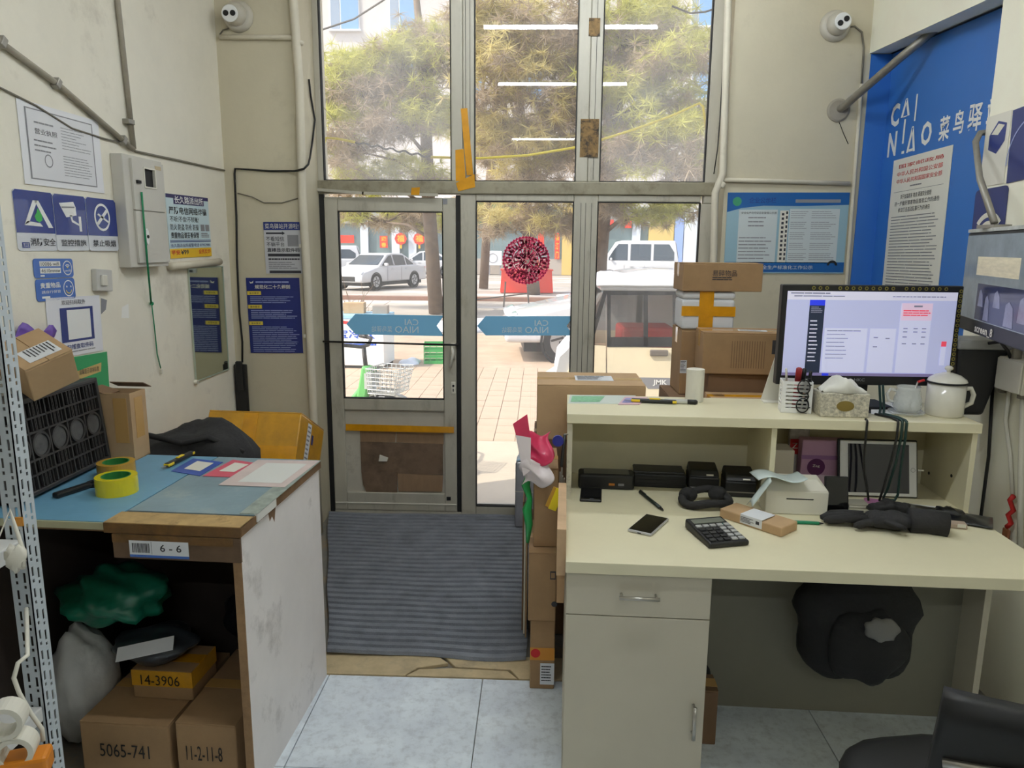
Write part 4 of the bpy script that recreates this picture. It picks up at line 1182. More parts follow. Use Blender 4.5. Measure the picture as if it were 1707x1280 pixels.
# ------------------------------------------------------------------ under the table
s = (.285, .42, .20)
def scrawl(t, size, txt, box4):
    o, c = face_card(t, 'front', size, box4, 0, 'handwriting')
    c.text(txt, 0, 0, 1, 1, mat('marker_ink', (30, 26, 24), .6)); c.flush()
t = carton('brown carton with handwritten 5065-741 on the floor under the table', (-1.245, 2.20, 0), s, TA, M_KRAFT, M_TAPEC); scrawl(t, s, '5065-741', (.06, .085, .16, .045))
s = (.19, .42, .215)
t = carton('narrow brown carton with handwritten 11-2-11-8 beside the table panel', (-.985, 2.19, 0), s, TA, M_KRAFT, M_TAPEC); scrawl(t, s, '11-2-11-8', (.03, .09, .115, .05))
s = (.20, .16, .10)
t = carton('small yellow taped carton with handwritten 14-3906 under the table', (-1.19, 2.20, .20), s, TA, M_KRAFT, M_TAPEY)
MB().box(-.1015, -.0815, .045, .1015, .0815, .0985).build('tape_band', M_YBOX, t); scrawl(t, (.2, .164, .1), '14-3906', (.03, .05, .13, .035))
def soft(name, label, cat, c, r, mt, fn, n=24, m_=16, part='body', rz=0):
    t = thing(name, label, cat, (c[0], c[1], c[2] - r[2]), rz)
    MB().blob((0, 0, r[2]), r, n, m_, fn).build(part, mt, t, smooth=True)
    return t
soft('parcel_bag', 'black plastic parcel bag piled on the cartons under the table', 'bag', (-.995, 2.425, .345), (.105, .115, .118), mat('black_film', (26, 28, 32), .3, coat=.3), lambda d: 1 + .12 * math.sin(6 * d[0] + 2) + .08 * math.sin(9 * d[1] + 5 * d[2]))
t = soft('parcel_bag', 'dark grey mailer bag with a white label under the table', 'bag', (-1.245, 2.205, .350), (.135, .105, .045), mat('grey_film', (48, 52, 58), .3, coat=.3), lambda d: 1 + .10 * math.sin(5 * d[0] + 1) + .08 * math.sin(8 * d[1]))
MB().boxc((.02, -.11, .086), (.17, .05, .002), (R(30), R(-8), R(14))).build('label', M_LABEL, t)
gz = soft('parcel_bag', 'crumpled green plastic bag under the shelf end of the table', 'bag', (-1.405, 2.27, .487), (.165, .14, .078), mat('green_film', (22, 112, 88), .3, var=.2, scale=10, coat=.3), lambda d: 1 + .16 * math.sin(6 * d[0] + 4 * d[2]) + .10 * math.sin(10 * d[1] + 3 * d[0]), 30, 18)
soft('parcel_sack', 'tall white woven sack standing under the table by the shelf post', 'sack', (-1.50, 2.20, .198), (.105, .10, .19), mat('white_sack', (196, 196, 196), .6, var=.08, scale=12, bump=.3, bscale=30), lambda d: 1 + .10 * math.sin(6 * d[0] + 3 * d[2]) + .06 * math.sin(12 * d[1]) + .12 * abs(d[0] * d[1]) ** .5)

# ------------------------------------------------------------------ slotted steel shelf at the left edge
def shelf_unit():
    zc = 1.60
    top = O_ = ray(18, 560); 
    base = PZ(105, 1280, 0)
    pt = CO + ray(44, 920) * zc
    X0, Yp = pt.x, pt.y
    t = thing('steel_shelf', 'grey slotted steel shelf post and shelf at the edge of the room', 'shelf', (X0, Yp, 0))
    MS = mat('shelf_grey', (190, 198, 204), .45, var=.05, scale=8)
    # angle post built of strips so that the slots are real openings
    def flange(axis, nm):
        W = .042; th = .0022; zt = 2.2
        mb = MB()
        def put(a0, a1, z0, z1):
            if axis == 'y': mb.box(-W + a0, 0, z0, -W + a1, th, z1)
            else: mb.box(-th, a0, z0, 0, a1, z1)
        put(0, .009, 0, zt); put(W - .0085, W, 0, zt); put(.0155, .027, 0, zt)
        z = 0
        while z < zt:
            # long slot, then a short hole, the two columns shifted
            put(.009, .0155, z, z + .013); put(.009, .0155, z + .021, z + .028)
            put(.027, W - .0085, z, z + .003); put(.027, W - .0085, z + .011, z + .017); put(.027, W - .0085, z + .041, z + .05)
            z += .05
        return mb.build(nm, MS, t)
    flange('y', 'post_flange'); flange('x', 'post_flange')
    MB().box(-.60, -.90, .985, -.004, -.002, 1.02).build('shelf_board', mat('shelf_white', (206, 206, 204), .5), t, bevel=.003)
    MB().box(-.60, -.90, .585, -.004, -.002, .62).build('shelf_board', mat('shelf_white'), t, bevel=.003)
    MB().box(-.60, -.90, 1.75, -.004, -.002, 1.785).build('shelf_board', mat('shelf_white'), t, bevel=.003)
    MB().box(-.012, -.90, 0, -.008, -.86, 2.2).box(-.60, -.002, 0, -.56, .002, 2.2).box(-.60, -.90, 0, -.56, -.896, 2.2).build('rear_post', MS, t)
    MB().boxc((-.006, -.002, 1.06), (.016, .004, .02)).build('bolt_cap', mat('cap_orange', (206, 140, 50), .5), t)
    return t, X0, Yp
sh, SX, SY = shelf_unit()
# things at the shelf: white cable, torn bag and tape gun
p1_ = CO + ray(22, 905) * 1.5
t = thing('charger_cable', 'white cable with a plug dangling in front of the shelf', 'cable')
MB().tube([Vector((SX - .06, SY - .14, 1.0245)), Vector((SX - .012, SY - .14, 1.0245)), Vector((SX + .003, SY - .14, 1.017)), Vector((SX + .004, SY - .14, .985)), CO + ray(17, 850) * 1.5, CO + ray(28, 885) * 1.5, CO + ray(38, 915) * 1.5, CO + ray(40, 945) * 1.5], .004, 6).build('wire', M_OFFW, t, smooth=True)
MB().blob(CO + ray(26, 930) * 1.5, (.020, .015, .027), 12, 8, lambda d: 1 + .25 * math.sin(7 * d[0] + 5 * d[2])).build('plug', M_OFFW, t, smooth=True)
t = thing('charger_cable', 'white looped cable hanging down the shelf post', 'cable')
MB().tube([Vector((SX - .012, SY - .004, .86)), CO + ray(46, 1092) * 1.53, CO + ray(30, 1105) * 1.5, CO + ray(23, 1130) * 1.5, CO + ray(32, 1155) * 1.5, CO + ray(52, 1190) * 1.5, CO + ray(70, 1215) * 1.5, CO + ray(72, 1235) * 1.5], .0045, 6).build('wire', M_OFFW, t, smooth=True)
# tape dispenser on the lower shelf
q = CO + ray(46, 1240) * 1.62
t = thing('tape_dispenser', 'white and orange tape roll dispenser on the lower shelf', 'dispenser', PZ(34, 1292, .622), R(20))
for k, (dx, dz, mt_) in enumerate(((0, .06, M_OFFW), (-.012, .125, M_OFFW))):
    MB().lathe([(.024, -.022), (.034, -.022), (.034, .022), (.024, .022), (.024, -.022)], 28, (dx, 0, dz), axis='y', close=False).build('tape_roll', mt_, t)
MB().box(-.03, -.026, .0, .055, .026, .045).build('body', mat('dispenser_orange', (214, 130, 30), .4), t, bevel=.008)
# ================================================================== reception desk
DZ, HZ = 0.75, 1.07
DA = R(-2.1)
d0 = PZ(943, 936, DZ)
DM = Matrix.Translation((d0.x, d0.y, 0)) @ Matrix.Rotation(DA, 4, 'Z')
DI = DM.inverted()
M_DESK = mat('desk_laminate', (230, 222, 190), .38, var=.03, scale=5, stain=((150, 134, 104), 5, .70, .88, .35))
M_DESKF = mat('desk_front', (200, 192, 172), .42, var=.03, scale=4)
M_CHROME = mat('brushed_metal', (190, 186, 178), .28, metal=.9)
dk = thing('reception_desk', 'cream laminate reception desk with raised counter and a drawer cabinet', 'desk', (d0.x, d0.y, 0), DA)
W_, D_ = 1.405, .88
MB().box(0, 0, DZ - .036, W_, D_, DZ).build('desk_top', M_DESK, dk, bevel=.002)
# drawer cabinet on the left
cb = MB(); cw = .425
cb.box(.002, .028, .05, .018, D_ - .05, DZ - .037); cb.box(cw - .016, .028, .05, cw, .55, DZ - .037); cb.box(.018, .52, .05, cw - .016, .535, DZ - .037); cb.box(.018, .028, .05, cw - .016, .52, .066); cb.box(.018, .045, 0, cw - .016, .06, .05)
cb.box(.002, .028, 0, .018, D_ - .05, .05).box(cw - .016, .028, 0, cw, .55, .05)
cab = cb.build('cabinet', M_DESKF, dk)
zs = .580
dw = MB().box(.004, .010, zs + .0015, cw - .001, .027, DZ - .040).build('drawer', M_DESKF, dk, bevel=.0015)
dd_ = MB().box(.004, .010, .055, cw - .001, .027, zs - .0015).build('door', M_DESKF, dk, bevel=.0015)
def bar_handle(parent, x0, z0, x1, z1):
    mb = MB()
    mb.tube([(x0, .010, z0), (x0, -.018, z0)], .004, 8); mb.tube([(x1, .010, z1), (x1, -.018, z1)], .004, 8)
    v = (Vector((x1, -.018, z1)) - Vector((x0, -.018, z0))).normalized() * .008
    mb.tube([Vector((x0, -.018, z0)) - v, Vector((x1, -.018, z1)) + v], .006, 8)
    mb.build('handle', M_CHROME, parent, smooth=True)
bar_handle(dw, .165, .652, .265, .652)
bar_handle(dd_, .392, .305, .392, .215)
# modesty panel, right side, hutch
MB().box(cw, .475, 0, W_ - .02, .49, DZ - .037).build('back_panel', mat('desk_back_shaded', (132, 128, 112), .6, var=.04, scale=4), dk)  # board colour darkened to carry the shade under the desk
MB().box(W_ - .02, .35, 0, W_, D_ - .02, DZ - .037).build('side_panel', M_DESKF, dk)
HF = .545
MB().box(-.003, HF - .015, HZ - .034, W_ + .004, D_, HZ).build('counter_top', M_DESK, dk, bevel=.002)
MB().box(0, HF, DZ, .018, D_ - .002, HZ - .034).build('hutch_side', mat('worn_laminate', (206, 200, 178), .5, var=.06, scale=8, stain=((90, 80, 64), 14, .55, .75, .8)), dk)
hx = (DI @ PZ(1283, 838, DZ)).x
MB().box(hx - .018, HF + .004, DZ, hx, D_ - .002, HZ - .034).build('divider', M_DESK, dk)
rs = MB().box(W_ - .018, HF, DZ, W_, D_ - .002, HZ - .034).build('hutch_side', M_DESK, dk)
for (yy, zz) in ((.10, .27), (.26, .27), (.10, .10), (.26, .06)):
    MB().cyl((W_ - .020, HF + yy, DZ + zz), (W_ - .0175, HF + yy, DZ + zz), .006, 10).build('screw_cap', M_WIRE, rs)
MB().box(.018, D_ - .016, DZ, W_ - .018, D_ - .002, HZ - .034).build('hutch_back', M_DESK, dk)
# loose timber and card offcuts on the left edge of the desk
a = DM @ Vector((-.024, .04, 0)); 
t = thing('timber_strip', 'thin timber board standing against the cabinet edge of the desk', 'board', a, DA)
MB().box(-.001, 0, .60, .022, .42, .69).build('board', mat('raw_timber', (176, 140, 100), .7, var=.15, scale=10, stretch=(1, 1, .2)), t)
MB().box(-.003, -.006, .69, .024, .43, .835).build('cap_board', mat('raw_timber_pale', (196, 164, 128), .7, var=.15, scale=10), t)

def onD(x, y, z=DZ): return PZ(x, y, z)
# ------------------------------------------------------------------ on the desk
def phone(name, label, p, rz, L, Wd, th, body, screen, cat='phone', rot=None):
    t = thing(name, label, cat, p, rz, rot=rot)
    MB().box(-Wd / 2, -L / 2, 0, Wd / 2, L / 2, th).build('body', body, t, bevel=.0045, seg=3)
    MB().box(-Wd / 2 + .004, -L / 2 + .004, th - .0002, Wd / 2 - .004, L / 2 - .004, th + .0006).build('screen', screen, t)
    return t
M_SCRB = mat('black_glass', (12, 12, 13), .08, spec=.6)
p = (onD(1043, 890) + onD(1117, 865)) / 2
a, b_ = onD(1060, 893), onD(1098, 860)
t = phone('smartphone', 'smartphone with silver edge lying on the desk before the calculator', (p.x, p.y, DZ), math.atan2((b_ - a).y, (b_ - a).x) - R(90), .165, .082, .010, mat('silver_edge', (196, 196, 198), .3, metal=.5), M_SCRB)
MB().box(-.006, -.0832, .003, .006, -.0820, .006).build('charge_port', M_GASKET, t)
t = phone('handset', 'small black handset lying at the carton end of the desk', onD(985, 827), DA + R(-3), .135, .078, .010, M_BLACK, M_SCRB)
c = Card(t, 1, 1, .0112); c.rect(-.004, 1.058, .012, 1.062, M_GREYP); c.flush()
a, b_ = onD(1067, 820, DZ + .005), onD(1106, 851, DZ + .005)
t = thing('pen', 'slim dark green pen on the desk', 'pen', (a + b_) / 2 - Vector((0, 0, .005)), math.atan2((b_ - a).y, (b_ - a).x))
L = (b_ - a).length / 2
mg_ = mat('pen_dark', (22, 34, 32), .4)
MB().tube([(-L, 0, .006), (L * .75, 0, .006)], .0062, 10).build('barrel', mg_, t, smooth=True)
MB().tube([(L * .75, 0, .006), (L * .9, 0, .006), (L, 0, .005)], [.0055, .004, .0012], 10).build('tip', M_BLACK, t, smooth=True)
MB().box(-L, -.002, .012, -L * .5, .002, .0145).build('clip', mg_, t)
# calculator
a, b_, e_ = onD(1143, 888), onD(1190, 931), onD(1250, 916)
cc = (onD(1143, 878) + onD(1250, 918)) / 2 + Vector((.0, .012, 0))
f_ = (onD(1225, 926) - onD(1165, 872))
t = thing('calculator', 'black desktop calculator with grey keys on the desk', 'calculator', (cc.x, cc.y, DZ), math.atan2(f_.y, f_.x) + R(90), rot=(0, 0, 0))
ang = math.atan2((onD(1195, 868) - onD(1238, 922)).y, (onD(1195, 868) - onD(1238, 922)).x) - R(90)
t.rotation_euler = (0, 0, R(15))
CW, CL = .135, .175
MB().add([(-CW / 2, -CL / 2, 0.001), (CW / 2, -CL / 2, 0.001), (CW / 2 * .96, CL / 2, .003), (-CW / 2 * .96, CL / 2, .003), (-CW / 2, -CL / 2, .018), (CW / 2, -CL / 2, .018), (CW / 2 * .96, CL / 2, .034), (-CW / 2 * .96, CL / 2, .034)],
         [(0, 3, 2, 1), (4, 5, 6, 7), (0, 1, 5, 4), (1, 2, 6, 5), (2, 3, 7, 6), (3, 0, 4, 7)]).build('body', M_BLACK, t, bevel=.006, seg=3)
sl = (.034 - .018) / CL
def ctop(y): return .018 + sl * (y + CL / 2)
sa = math.atan(sl)
MB().boxc((0, CL * .33, ctop(CL * .33) + .0006), (CW * .80, .030, .002), (sa, 0, 0)).build('display', mat('lcd', (118, 122, 112), .2), t)
for r_ in range(5):
    for k in range(5):
        yy = -CL * .40 + r_ * .023; xx = -CW * .36 + k * CW * .18
        grey = (r_ == 4) or (k >= 3)
        MB().boxc((xx, yy, ctop(yy) + .002), (.019, .0155, .006), (sa, 0, 0)).build('key', mat('key_grey', (168, 168, 166), .5) if grey else mat('key_black', (34, 34, 36), .5), t, bevel=.002)
MB().boxc((CW * .36, CL * .16, ctop(CL * .16) + .001), (.02, .008, .003), (sa, 0, 0)).build('key', mat('key_green', (60, 130, 120), .5), t)
# black headset / strap coil
t = thing('headset', 'black padded headset band coiled on the desk', 'headset', onD(1185, 848) + Vector((-.012, .034, .0045)), R(10))
ring = [(.085 * math.cos(R(a_)), .055 * math.sin(R(a_)), .016 + .006 * math.sin(R(3 * a_))) for a_ in range(150, 420, 15)]
MB().tube(ring, .015, 10).build('band', M_BFAB, t, smooth=True)
MB().tube([(.06 * math.cos(R(a_)), .04 * math.sin(R(a_)) + .015, .036 + .005 * math.sin(R(2 * a_))) for a_ in range(0, 200, 15)], .013, 10).build('strap', M_BFAB, t, smooth=True)
for s_ in (-1, 1): MB().blob((s_ * .055, .028, .028), (.034, .026, .028), 16, 10).build('ear_pad', M_BFAB, t, smooth=True)
# brown slim carton on the desk
a, b_ = onD(1199, 862), onD(1302, 896)
rzb = math.atan2((b_ - a).y, (b_ - a).x)
Lb = (b_ - a).length
s = (Lb, .098, .036)
nvec = Vector((-math.sin(rzb), math.cos(rzb), 0))
t = carton('slim brown postal carton with a white label on the desk', (a + b_) / 2 + nvec * .049, s, rzb, M_KRAFT2, seam=False)
MB().box(-Lb / 2 + .08, -.0497, .006, -Lb / 2 + .16, -.0489, .0358).box(-Lb / 2 + .08, -.0493, .0345, -Lb / 2 + .16, .03, .0366).build('shipping_label', M_LABEL, t)
o, c = face_card(t, 'front', s, (.082, .008, .07, .022), 0, 'print'); c.lines(0, .05, .7, .95, 4, M_DARKP, .4); c.rect(.8, .1, .98, .6, M_DARKP); c.flush()
# green pen by the printer box
t = thing('pen', 'bright green pen beside the white printer', 'pen', onD(1352, 874) + Vector((-.016, 0, 0)), R(-6))
MB().tube([(-.05, 0, .006), (.04, 0, .006)], .0058, 8).build('barrel', mat('pen_green', (20, 130, 90), .4), t, smooth=True)
MB().tube([(.04, 0, .006), (.055, 0, .006)], [.005, .0012], 8).build('tip', M_BLACK, t, smooth=True)
# row of black devices at the back of the hutch
t = thing('barcode_scanner', 'long black handheld terminal with orange keys in the counter niche', 'scanner', onD(1018, 818) + Vector((-.0145, .05, 0)), DA)
MB().box(-.105, -.04, 0, .105, .04, .06).build('body', M_BLACK, t, bevel=.010, seg=3)
MB().box(-.085, -.034, .0598, .085, .034, .0606).build('screen', M_SCRB, t)
for k in (.02, .055): MB().boxc((k, -.0405, .022), (.022, .003, .008)).build('key', mat('key_orange', (196, 120, 40), .5) if k < .03 else M_GREYP, t)
t = thing('cable_tray', 'flat black ribbed case next to the handheld terminal', 'case', onD(1097, 815) + Vector((.012, .06, 0)), DA + R(-2))
MB().box(-.098, -.045, 0, .098, .045, .052).build('body', M_BLACK, t, bevel=.004)
for k in range(3): MB().box(-.095, -.047, .012 + k * .014, .095, -.0448, .017 + k * .014).build('rib', M_BLACK, t)
MB().box(-.10, -.047, .052, .09, .047, .064).build('lid', M_BLACK, t, bevel=.004)
for i, (px, py, lab) in enumerate(((1170, 822, 'black label printer with open lid in the counter niche'), (1231, 830, 'black boxy receipt printer beside the divider of the niche'))):
    t = thing('label_printer', lab, 'printer', onD(px, py) + Vector((.012, .055, 0)), DA + R(-3))
    MB().box(-.056, -.05, 0, .056, .06, .06).build('body', M_BLACK, t, bevel=.006)
    MB().add([(-.056, -.05, .06), (.056, -.05, .06), (.056, .06, .06), (-.056, .06, .06), (-.051, -.03, .082), (.051, -.03, .082), (.051, .055, .092), (-.051, .055, .092)],
             [(0, 3, 2, 1), (4, 5, 6, 7), (0, 1, 5, 4), (1, 2, 6, 5), (2, 3, 7, 6), (3, 0, 4, 7)]).build('lid', M_BLACK, t, bevel=.005)
    MB().box(-.05, -.0515, .018, .05, -.0495, .022).build('paper_slot', M_GREYP if i == 0 else M_WIREG, t)
    MB().boxc((.02, -.045, .068), (.026, .002, .006), (R(-45), 0, 0)).build('badge', M_OFFW, t)
MB().add([], [])

# black gloves in a heap
t = thing('glove', 'black work glove with limp fingers lying on the desk', 'glove', onD(1470, 880) + Vector((0, 0, .0042)), R(-8))
gl = MB()
gl.blob((.02, 0, .026), (.085, .05, .028), 20, 12, lambda d: 1 + .08 * math.sin(8 * d[0]) + .06 * math.sin(7 * d[1]))
gl.build('palm', M_BFAB, t, smooth=True)
for (x1, y1, x2, y2, r_) in ((-.05, .035, -.165, .05, .013), (-.05, .012, -.19, .015, .014), (-.05, -.012, -.185, -.012, .014), (-.02, -.03, -.10, -.045, .013)):
    MB().tube([(x1, y1, .026), ((x1 + x2) / 2, (y1 + y2) / 2 + .004, .022), (x2 + .015, y2, .016), (x2, y2, .014)], [r_, r_, r_, r_ * .5], 10).build('finger', M_BFAB, t, smooth=True)
MB().tube([(.0, -.03, .03), (.03, -.06, .022), (.05, -.072, .018)], [.016, .014, .007], 10).build('thumb', M_BFAB, t, smooth=True)
MB().tube([(.08, 0, .028), (.13, -.004, .03), (.19, -.012, .026)], [.042, .040, .043], 14).build('cuff', M_BFAB, t, smooth=True)
t.children[-1].scale = (1, 1, .62); t.children[-1].location.z = .014
MB().boxc((.105, -.030, .036), (.012, .004, .004)).build('tag', M_OFFW, t)
t = soft('glove', 'spare black glove bunched up behind the limp one', 'glove', tuple(onD(1475, 868) + Vector((.03, .040, .0315))), (.060, .034, .026), M_BFAB, lambda d: 1 + .18 * math.sin(7 * d[0] + 2) + .12 * math.sin(9 * d[1] + 4 * d[2]))
# black pouch bag and flat pack at the right end
t = thing('poly_bag', 'glossy black poly bag lying at the wall end of the desk', 'bag', onD(1580, 862), R(-30))
MB().grid(14, 8, lambda u, v: (-.13 + .26 * u, -.06 + .12 * v, .006 + .018 * (abs(math.sin(5 * u + 3 * v)) * math.sin(math.pi * u) * math.sin(math.pi * v)))).build('film', mat('black_film'), t, smooth=True, solid=.002)
MB().blob((.0, .0, .0185), (.045, .03, .016), 14, 10, lambda d: 1 + .2 * math.sin(9 * d[0] + 4 * d[1])).build('bulge', mat('black_film'), t, smooth=True)
s = (.10, .035, .022)
t = carton('small taupe packet half under the black gloves', onD(1585, 884) + Vector((.012, .035, 0)), s, R(-14), mat('packet_taupe', (176, 156, 138), .6), seam=False, name='small_packet')
MB().box(.02, -.0185, .006, .045, -.0176, .018).build('label', M_OFFW, t)
sheet_on('paper_sheet', 'loose white sheet under the gloves on the desk', [(1455, 862), (1520, 872), (1568, 845), (1480, 835)], M_WHITE, DZ + .0015)

# white receipt printer with paper
t = thing('receipt_printer', 'white cube label printer with curled paper on the desk', 'printer', onD(1325, 858) + Vector((.006, .06, 0)), DA + R(-1))
MB().box(-.105, -.06, 0, .105, .022, .085).build('body', M_OFFW, t, bevel=.004)
MB().add([(-.105, -.06, .085), (.105, -.06, .085), (.105, .022, .085), (-.105, .022, .085), (-.075, -.018, .115), (.075, -.018, .115), (.085, .022, .122), (-.085, .022, .122)],
         [(0, 3, 2, 1), (4, 5, 6, 7), (0, 1, 5, 4), (1, 2, 6, 5), (2, 3, 7, 6), (3, 0, 4, 7)]).build('lid', M_OFFW, t, bevel=.003)
MB().box(-.035, -.0612, .055, .055, -.0596, .0585).build('paper_slot', M_GASKET, t)
MB().boxc((.0, -.035, .100), (.09, .03, .002), (R(32), 0, 0)).build('red_strip', M_RED, t)
t = thing('paper_roll_sheet', 'pale curled label paper lying over the white printer', 'paper', onD(1300, 858) + Vector((.012, .030, .110)), R(4))
MB().grid(14, 6, lambda u, v: (-.105 + .17 * u, -.05 + .09 * v, .012 + .016 * math.sin(u * 5.2 + .6) + .02 * u)).build('sheet', mat('label_paper', (204, 216, 214), .5), t, smooth=True, solid=.001)
MB().grid(8, 6, lambda u, v: (-.125 + .06 * u, -.062 + .05 * v, -.07 + .09 * u + .012 * math.sin(4 * v))).build('sheet_end', mat('label_paper'), t, smooth=True, solid=.001)
s = (.085, .12, .05)
hb = carton('small folded white box leaning in the niche behind the printer', onD(1300, 838) + Vector((.030, .16, .0)), (.10, .10, .17), DA, mat('box_ivory', (222, 212, 196), .6), seam=False, name='gift_box')
# pink packet box and red label pack
s = (.165, .05, .20)
t = carton('pink and lilac packet box with round purple emblem in the niche', onD(1380, 838) + Vector((.03, .17, 0)), s, DA, mat('packet_pink', (186, 144, 172), .5, var=.06), seam=False, name='packet_box')
o, c = face_card(t, 'front', s, (0, 0, s[0], s[1] * 4), 0, 'print')
M_PL = mat('emblem_purple', (84, 26, 80), .5)
c.rect(0, .32, 1, .40, mat('packet_lilac', (150, 106, 152), .5)); c.disc(.34, .55, .033, M_PL, lift=2); c.text('Zag', .26, .50, .42, .56, M_OFFW, 3); c.rect(.05, .70, .95, .98, mat('packet_pale', (214, 190, 206), .5)); c.flush()
s = (.075, .02, .281)
t = carton('narrow paper strip pack with red label hanging in the niche', onD(1345, 838) + Vector((.035, .23, 0)), s, DA, mat('pack_grey', (196, 190, 186), .6, var=.2, scale=60), seam=False, name='strip_pack')
o, c = face_card(t, 'front', s, (0, .12, .075, .06), 0, 'label'); c.rect(.05, 0, .95, 1, M_RED); c.text('Zag', .15, .25, .85, .75, M_OFFW); c.flush()
# upright phone in a stand
p = onD(1392, 858)
t = thing('standing_phone', 'black phone propped upright beside the white printer', 'phone', p + Vector((.014, .025, 0)), DA, rot=(R(-14), 0, DA))
MB().box(-.040, -.006, 0, .040, .006, .125).build('body', M_BLACK, t, bevel=.004, seg=3)
MB().box(-.036, -.0066, .004, .036, -.0058, .121).build('screen', M_SCRB, t)
MB().boxc((0, .026, .0095), (.04, .042, .005), (R(14), 0, 0)).build('stand_foot', M_BLACK, t)
# tablet
t = thing('tablet', 'white tablet computer in dark case leaning at the back of the niche', 'tablet', onD(1470, 834) + Vector((.0, .03, .002)), 0, rot=(R(-14), 0, DA))
TWd, THt = .275, .205
MB().box(-TWd / 2 - .006, .004, 0, TWd / 2 + .006, .014, THt + .008).build('case', M_BLACK, t, bevel=.004)
MB().box(-TWd / 2, -.003, .004, TWd / 2, .004, THt + .002).build('body', M_WHITE, t, bevel=.003)
MB().box(-TWd / 2 + .028, -.0036, .016, TWd / 2 - .028, -.0028, THt - .010).build('screen', mat('tablet_glass', (34, 32, 42), .05, spec=.7), t)
MB().lathe([(.007, .003), (.008, .003), (.008, .0038), (.007, .0038)], 20, (TWd / 2 - .014, 0, THt / 2), axis='y', close=False).build('home_button', M_GREYP, t)
MB().boxc((TWd / 2 + .016, .004, THt / 2), (.022, .006, .006)).build('charge_plug', M_OFFW, t)
s = (.07, .06, .03)
carton('small pink perfume carton lying before the tablet', onD(1462, 850) + Vector((0, .02, 0)), s, R(-20), mat('packet_rose', (180, 120, 160), .5), seam=False, name='small_packet')
t = thing('card_stack', 'stack of pale cards beside the standing phone', 'cards', onD(1425, 858) + Vector((.024, .055, 0)), DA)
for k in range(5): MB().box(-.035 + .002 * (k % 2), -.03, k * .006, .035, .03 - .002 * (k % 3), k * .006 + .0045).build('card', M_OFFW if k % 2 else mat('card_dull', (170, 166, 150), .6), t)

# ------------------------------------------------------------------ on the counter
def onH(x, y): return PZ(x, y, HZ)
a = onH(1000, 670)
sheet_on('coupon_sheet', 'pale green and violet printed coupon sheet on the counter', [(947, 672), (1038, 673), (1060, 659), (950, 658)], mat('coupon', (206, 214, 206), .5), HZ + .0012, (.04, .55, .15, .85), mat('coupon_green', (132, 190, 150), .5, var=.25, scale=60))
sheet_on('coupon_sheet', 'small pink and violet printed slip beside the green coupon', [(1030, 674), (1066, 674), (1080, 662), (1042, 661)], mat('coupon_pink', (216, 180, 190), .5), HZ + .0022, (.1, .6, .2, .8), mat('coupon_violet', (150, 150, 205), .5, var=.2, scale=60))
cutter('black and yellow box cutter on the counter', (onH(1060, 670) + onH(1120, 674)) / 2, DA + R(-6), HZ + .0015, .17)
p = onH(1125, 675) + Vector((.02, .024, 0))
t = thing('marker', 'black marker with white cap lying by the box cutter', 'marker', p, R(-8))
MB().tube([(-.055, 0, .009), (.03, 0, .009)], .0088, 10).build('barrel', mat('marker_pale', (200, 200, 196), .4), t, smooth=True)
MB().tube([(.03, 0, .009), (.062, 0, .009), (.068, 0, .009)], [.0092, .0092, .005], 10).build('cap', M_BLACK, t, smooth=True)
# paper roll standing
t = thing('paper_roll', 'white paper roll standing upright on the counter', 'paper roll', onH(1157, 668))
MB().lathe([(.008, 0), (.034, 0), (.034, .125), (.010, .125), (.008, .118)], 30).build('roll', M_OFFW, t, smooth=False, bevel=.001)
# slanted white panel left of the monitor
t = thing('desk_stand', 'white slanted sheet metal stand beside the monitor', 'stand', onH(1290, 668) + Vector((.02, .01, 0)), DA)
MB().add([(-.07, -.01, 0), (.085, -.01, 0), (.085, -.01, .20), (-.005, -.01, .20), (-.025, -.01, .18), (-.07, -.006, 0), (.085, -.006, 0), (.085, -.006, .20), (-.005, -.006, .20), (-.025, -.006, .18)],
         [(0, 1, 2, 3, 4), (9, 8, 7, 6, 5), (0, 5, 6, 1), (1, 6, 7, 2), (2, 7, 8, 3), (3, 8, 9, 4), (4, 9, 5, 0)]).build('panel', M_OFFW, t)
MB().box(-.07, -.06, 0, .085, -.006, .004).build('foot', M_OFFW, t)
# pen holder
a, b_ = onH(1310, 686), onH(1362, 690)
t = thing('pen_holder', 'white slotted plastic pen holder on the counter', 'pen holder', onH(1336, 688) + Vector((-.017, .027, 0)), DA + R(-8))
pw = .052; ph = .115
mb = MB(); th = .003
# walls of strips with real slots
def slotted(x0, x1, y0, y1, along):
    zz = 0
    zs_ = [0, .022] + [.022 + k * .014 for k in range(1, 7)]
    if along == 'x':
        mb.box(x0, y0, 0, x0 + .014, y1, ph); mb.box(x1 - .014, y0, 0, x1, y1, ph)
        mb.box(x0 + .014, y0, 0, x1 - .014, y1, .018); mb.box(x0 + .014, y0, .104, x1 - .014, y1, ph)
        for k in range(6): mb.box(x0 + .014, y0, .022 + k * .014, x1 - .014, y1, .030 + k * .014)
    else:
        mb.box(x0, y0, 0, x1, y0 + .014, ph); mb.box(x0, y1 - .014, 0, x1, y1, ph)
        mb.box(x0, y0 + .014, 0, x1, y1 - .014, .018); mb.box(x0, y0 + .014, .104, x1, y1 - .014, ph)
        for k in range(6): mb.box(x0, y0 + .014, .022 + k * .014, x1, y1 - .014, .030 + k * .014)
slotted(-pw, pw, -.036, -.033, 'x'); slotted(-pw, pw, .033, .036, 'x'); slotted(-pw, -pw + th, -.033, .033, 'y'); slotted(pw - th, pw, -.033, .033, 'y')
mb.box(-pw, -.036, 0, pw, .036, .003)
mb.build('holder', M_WHITE, t)
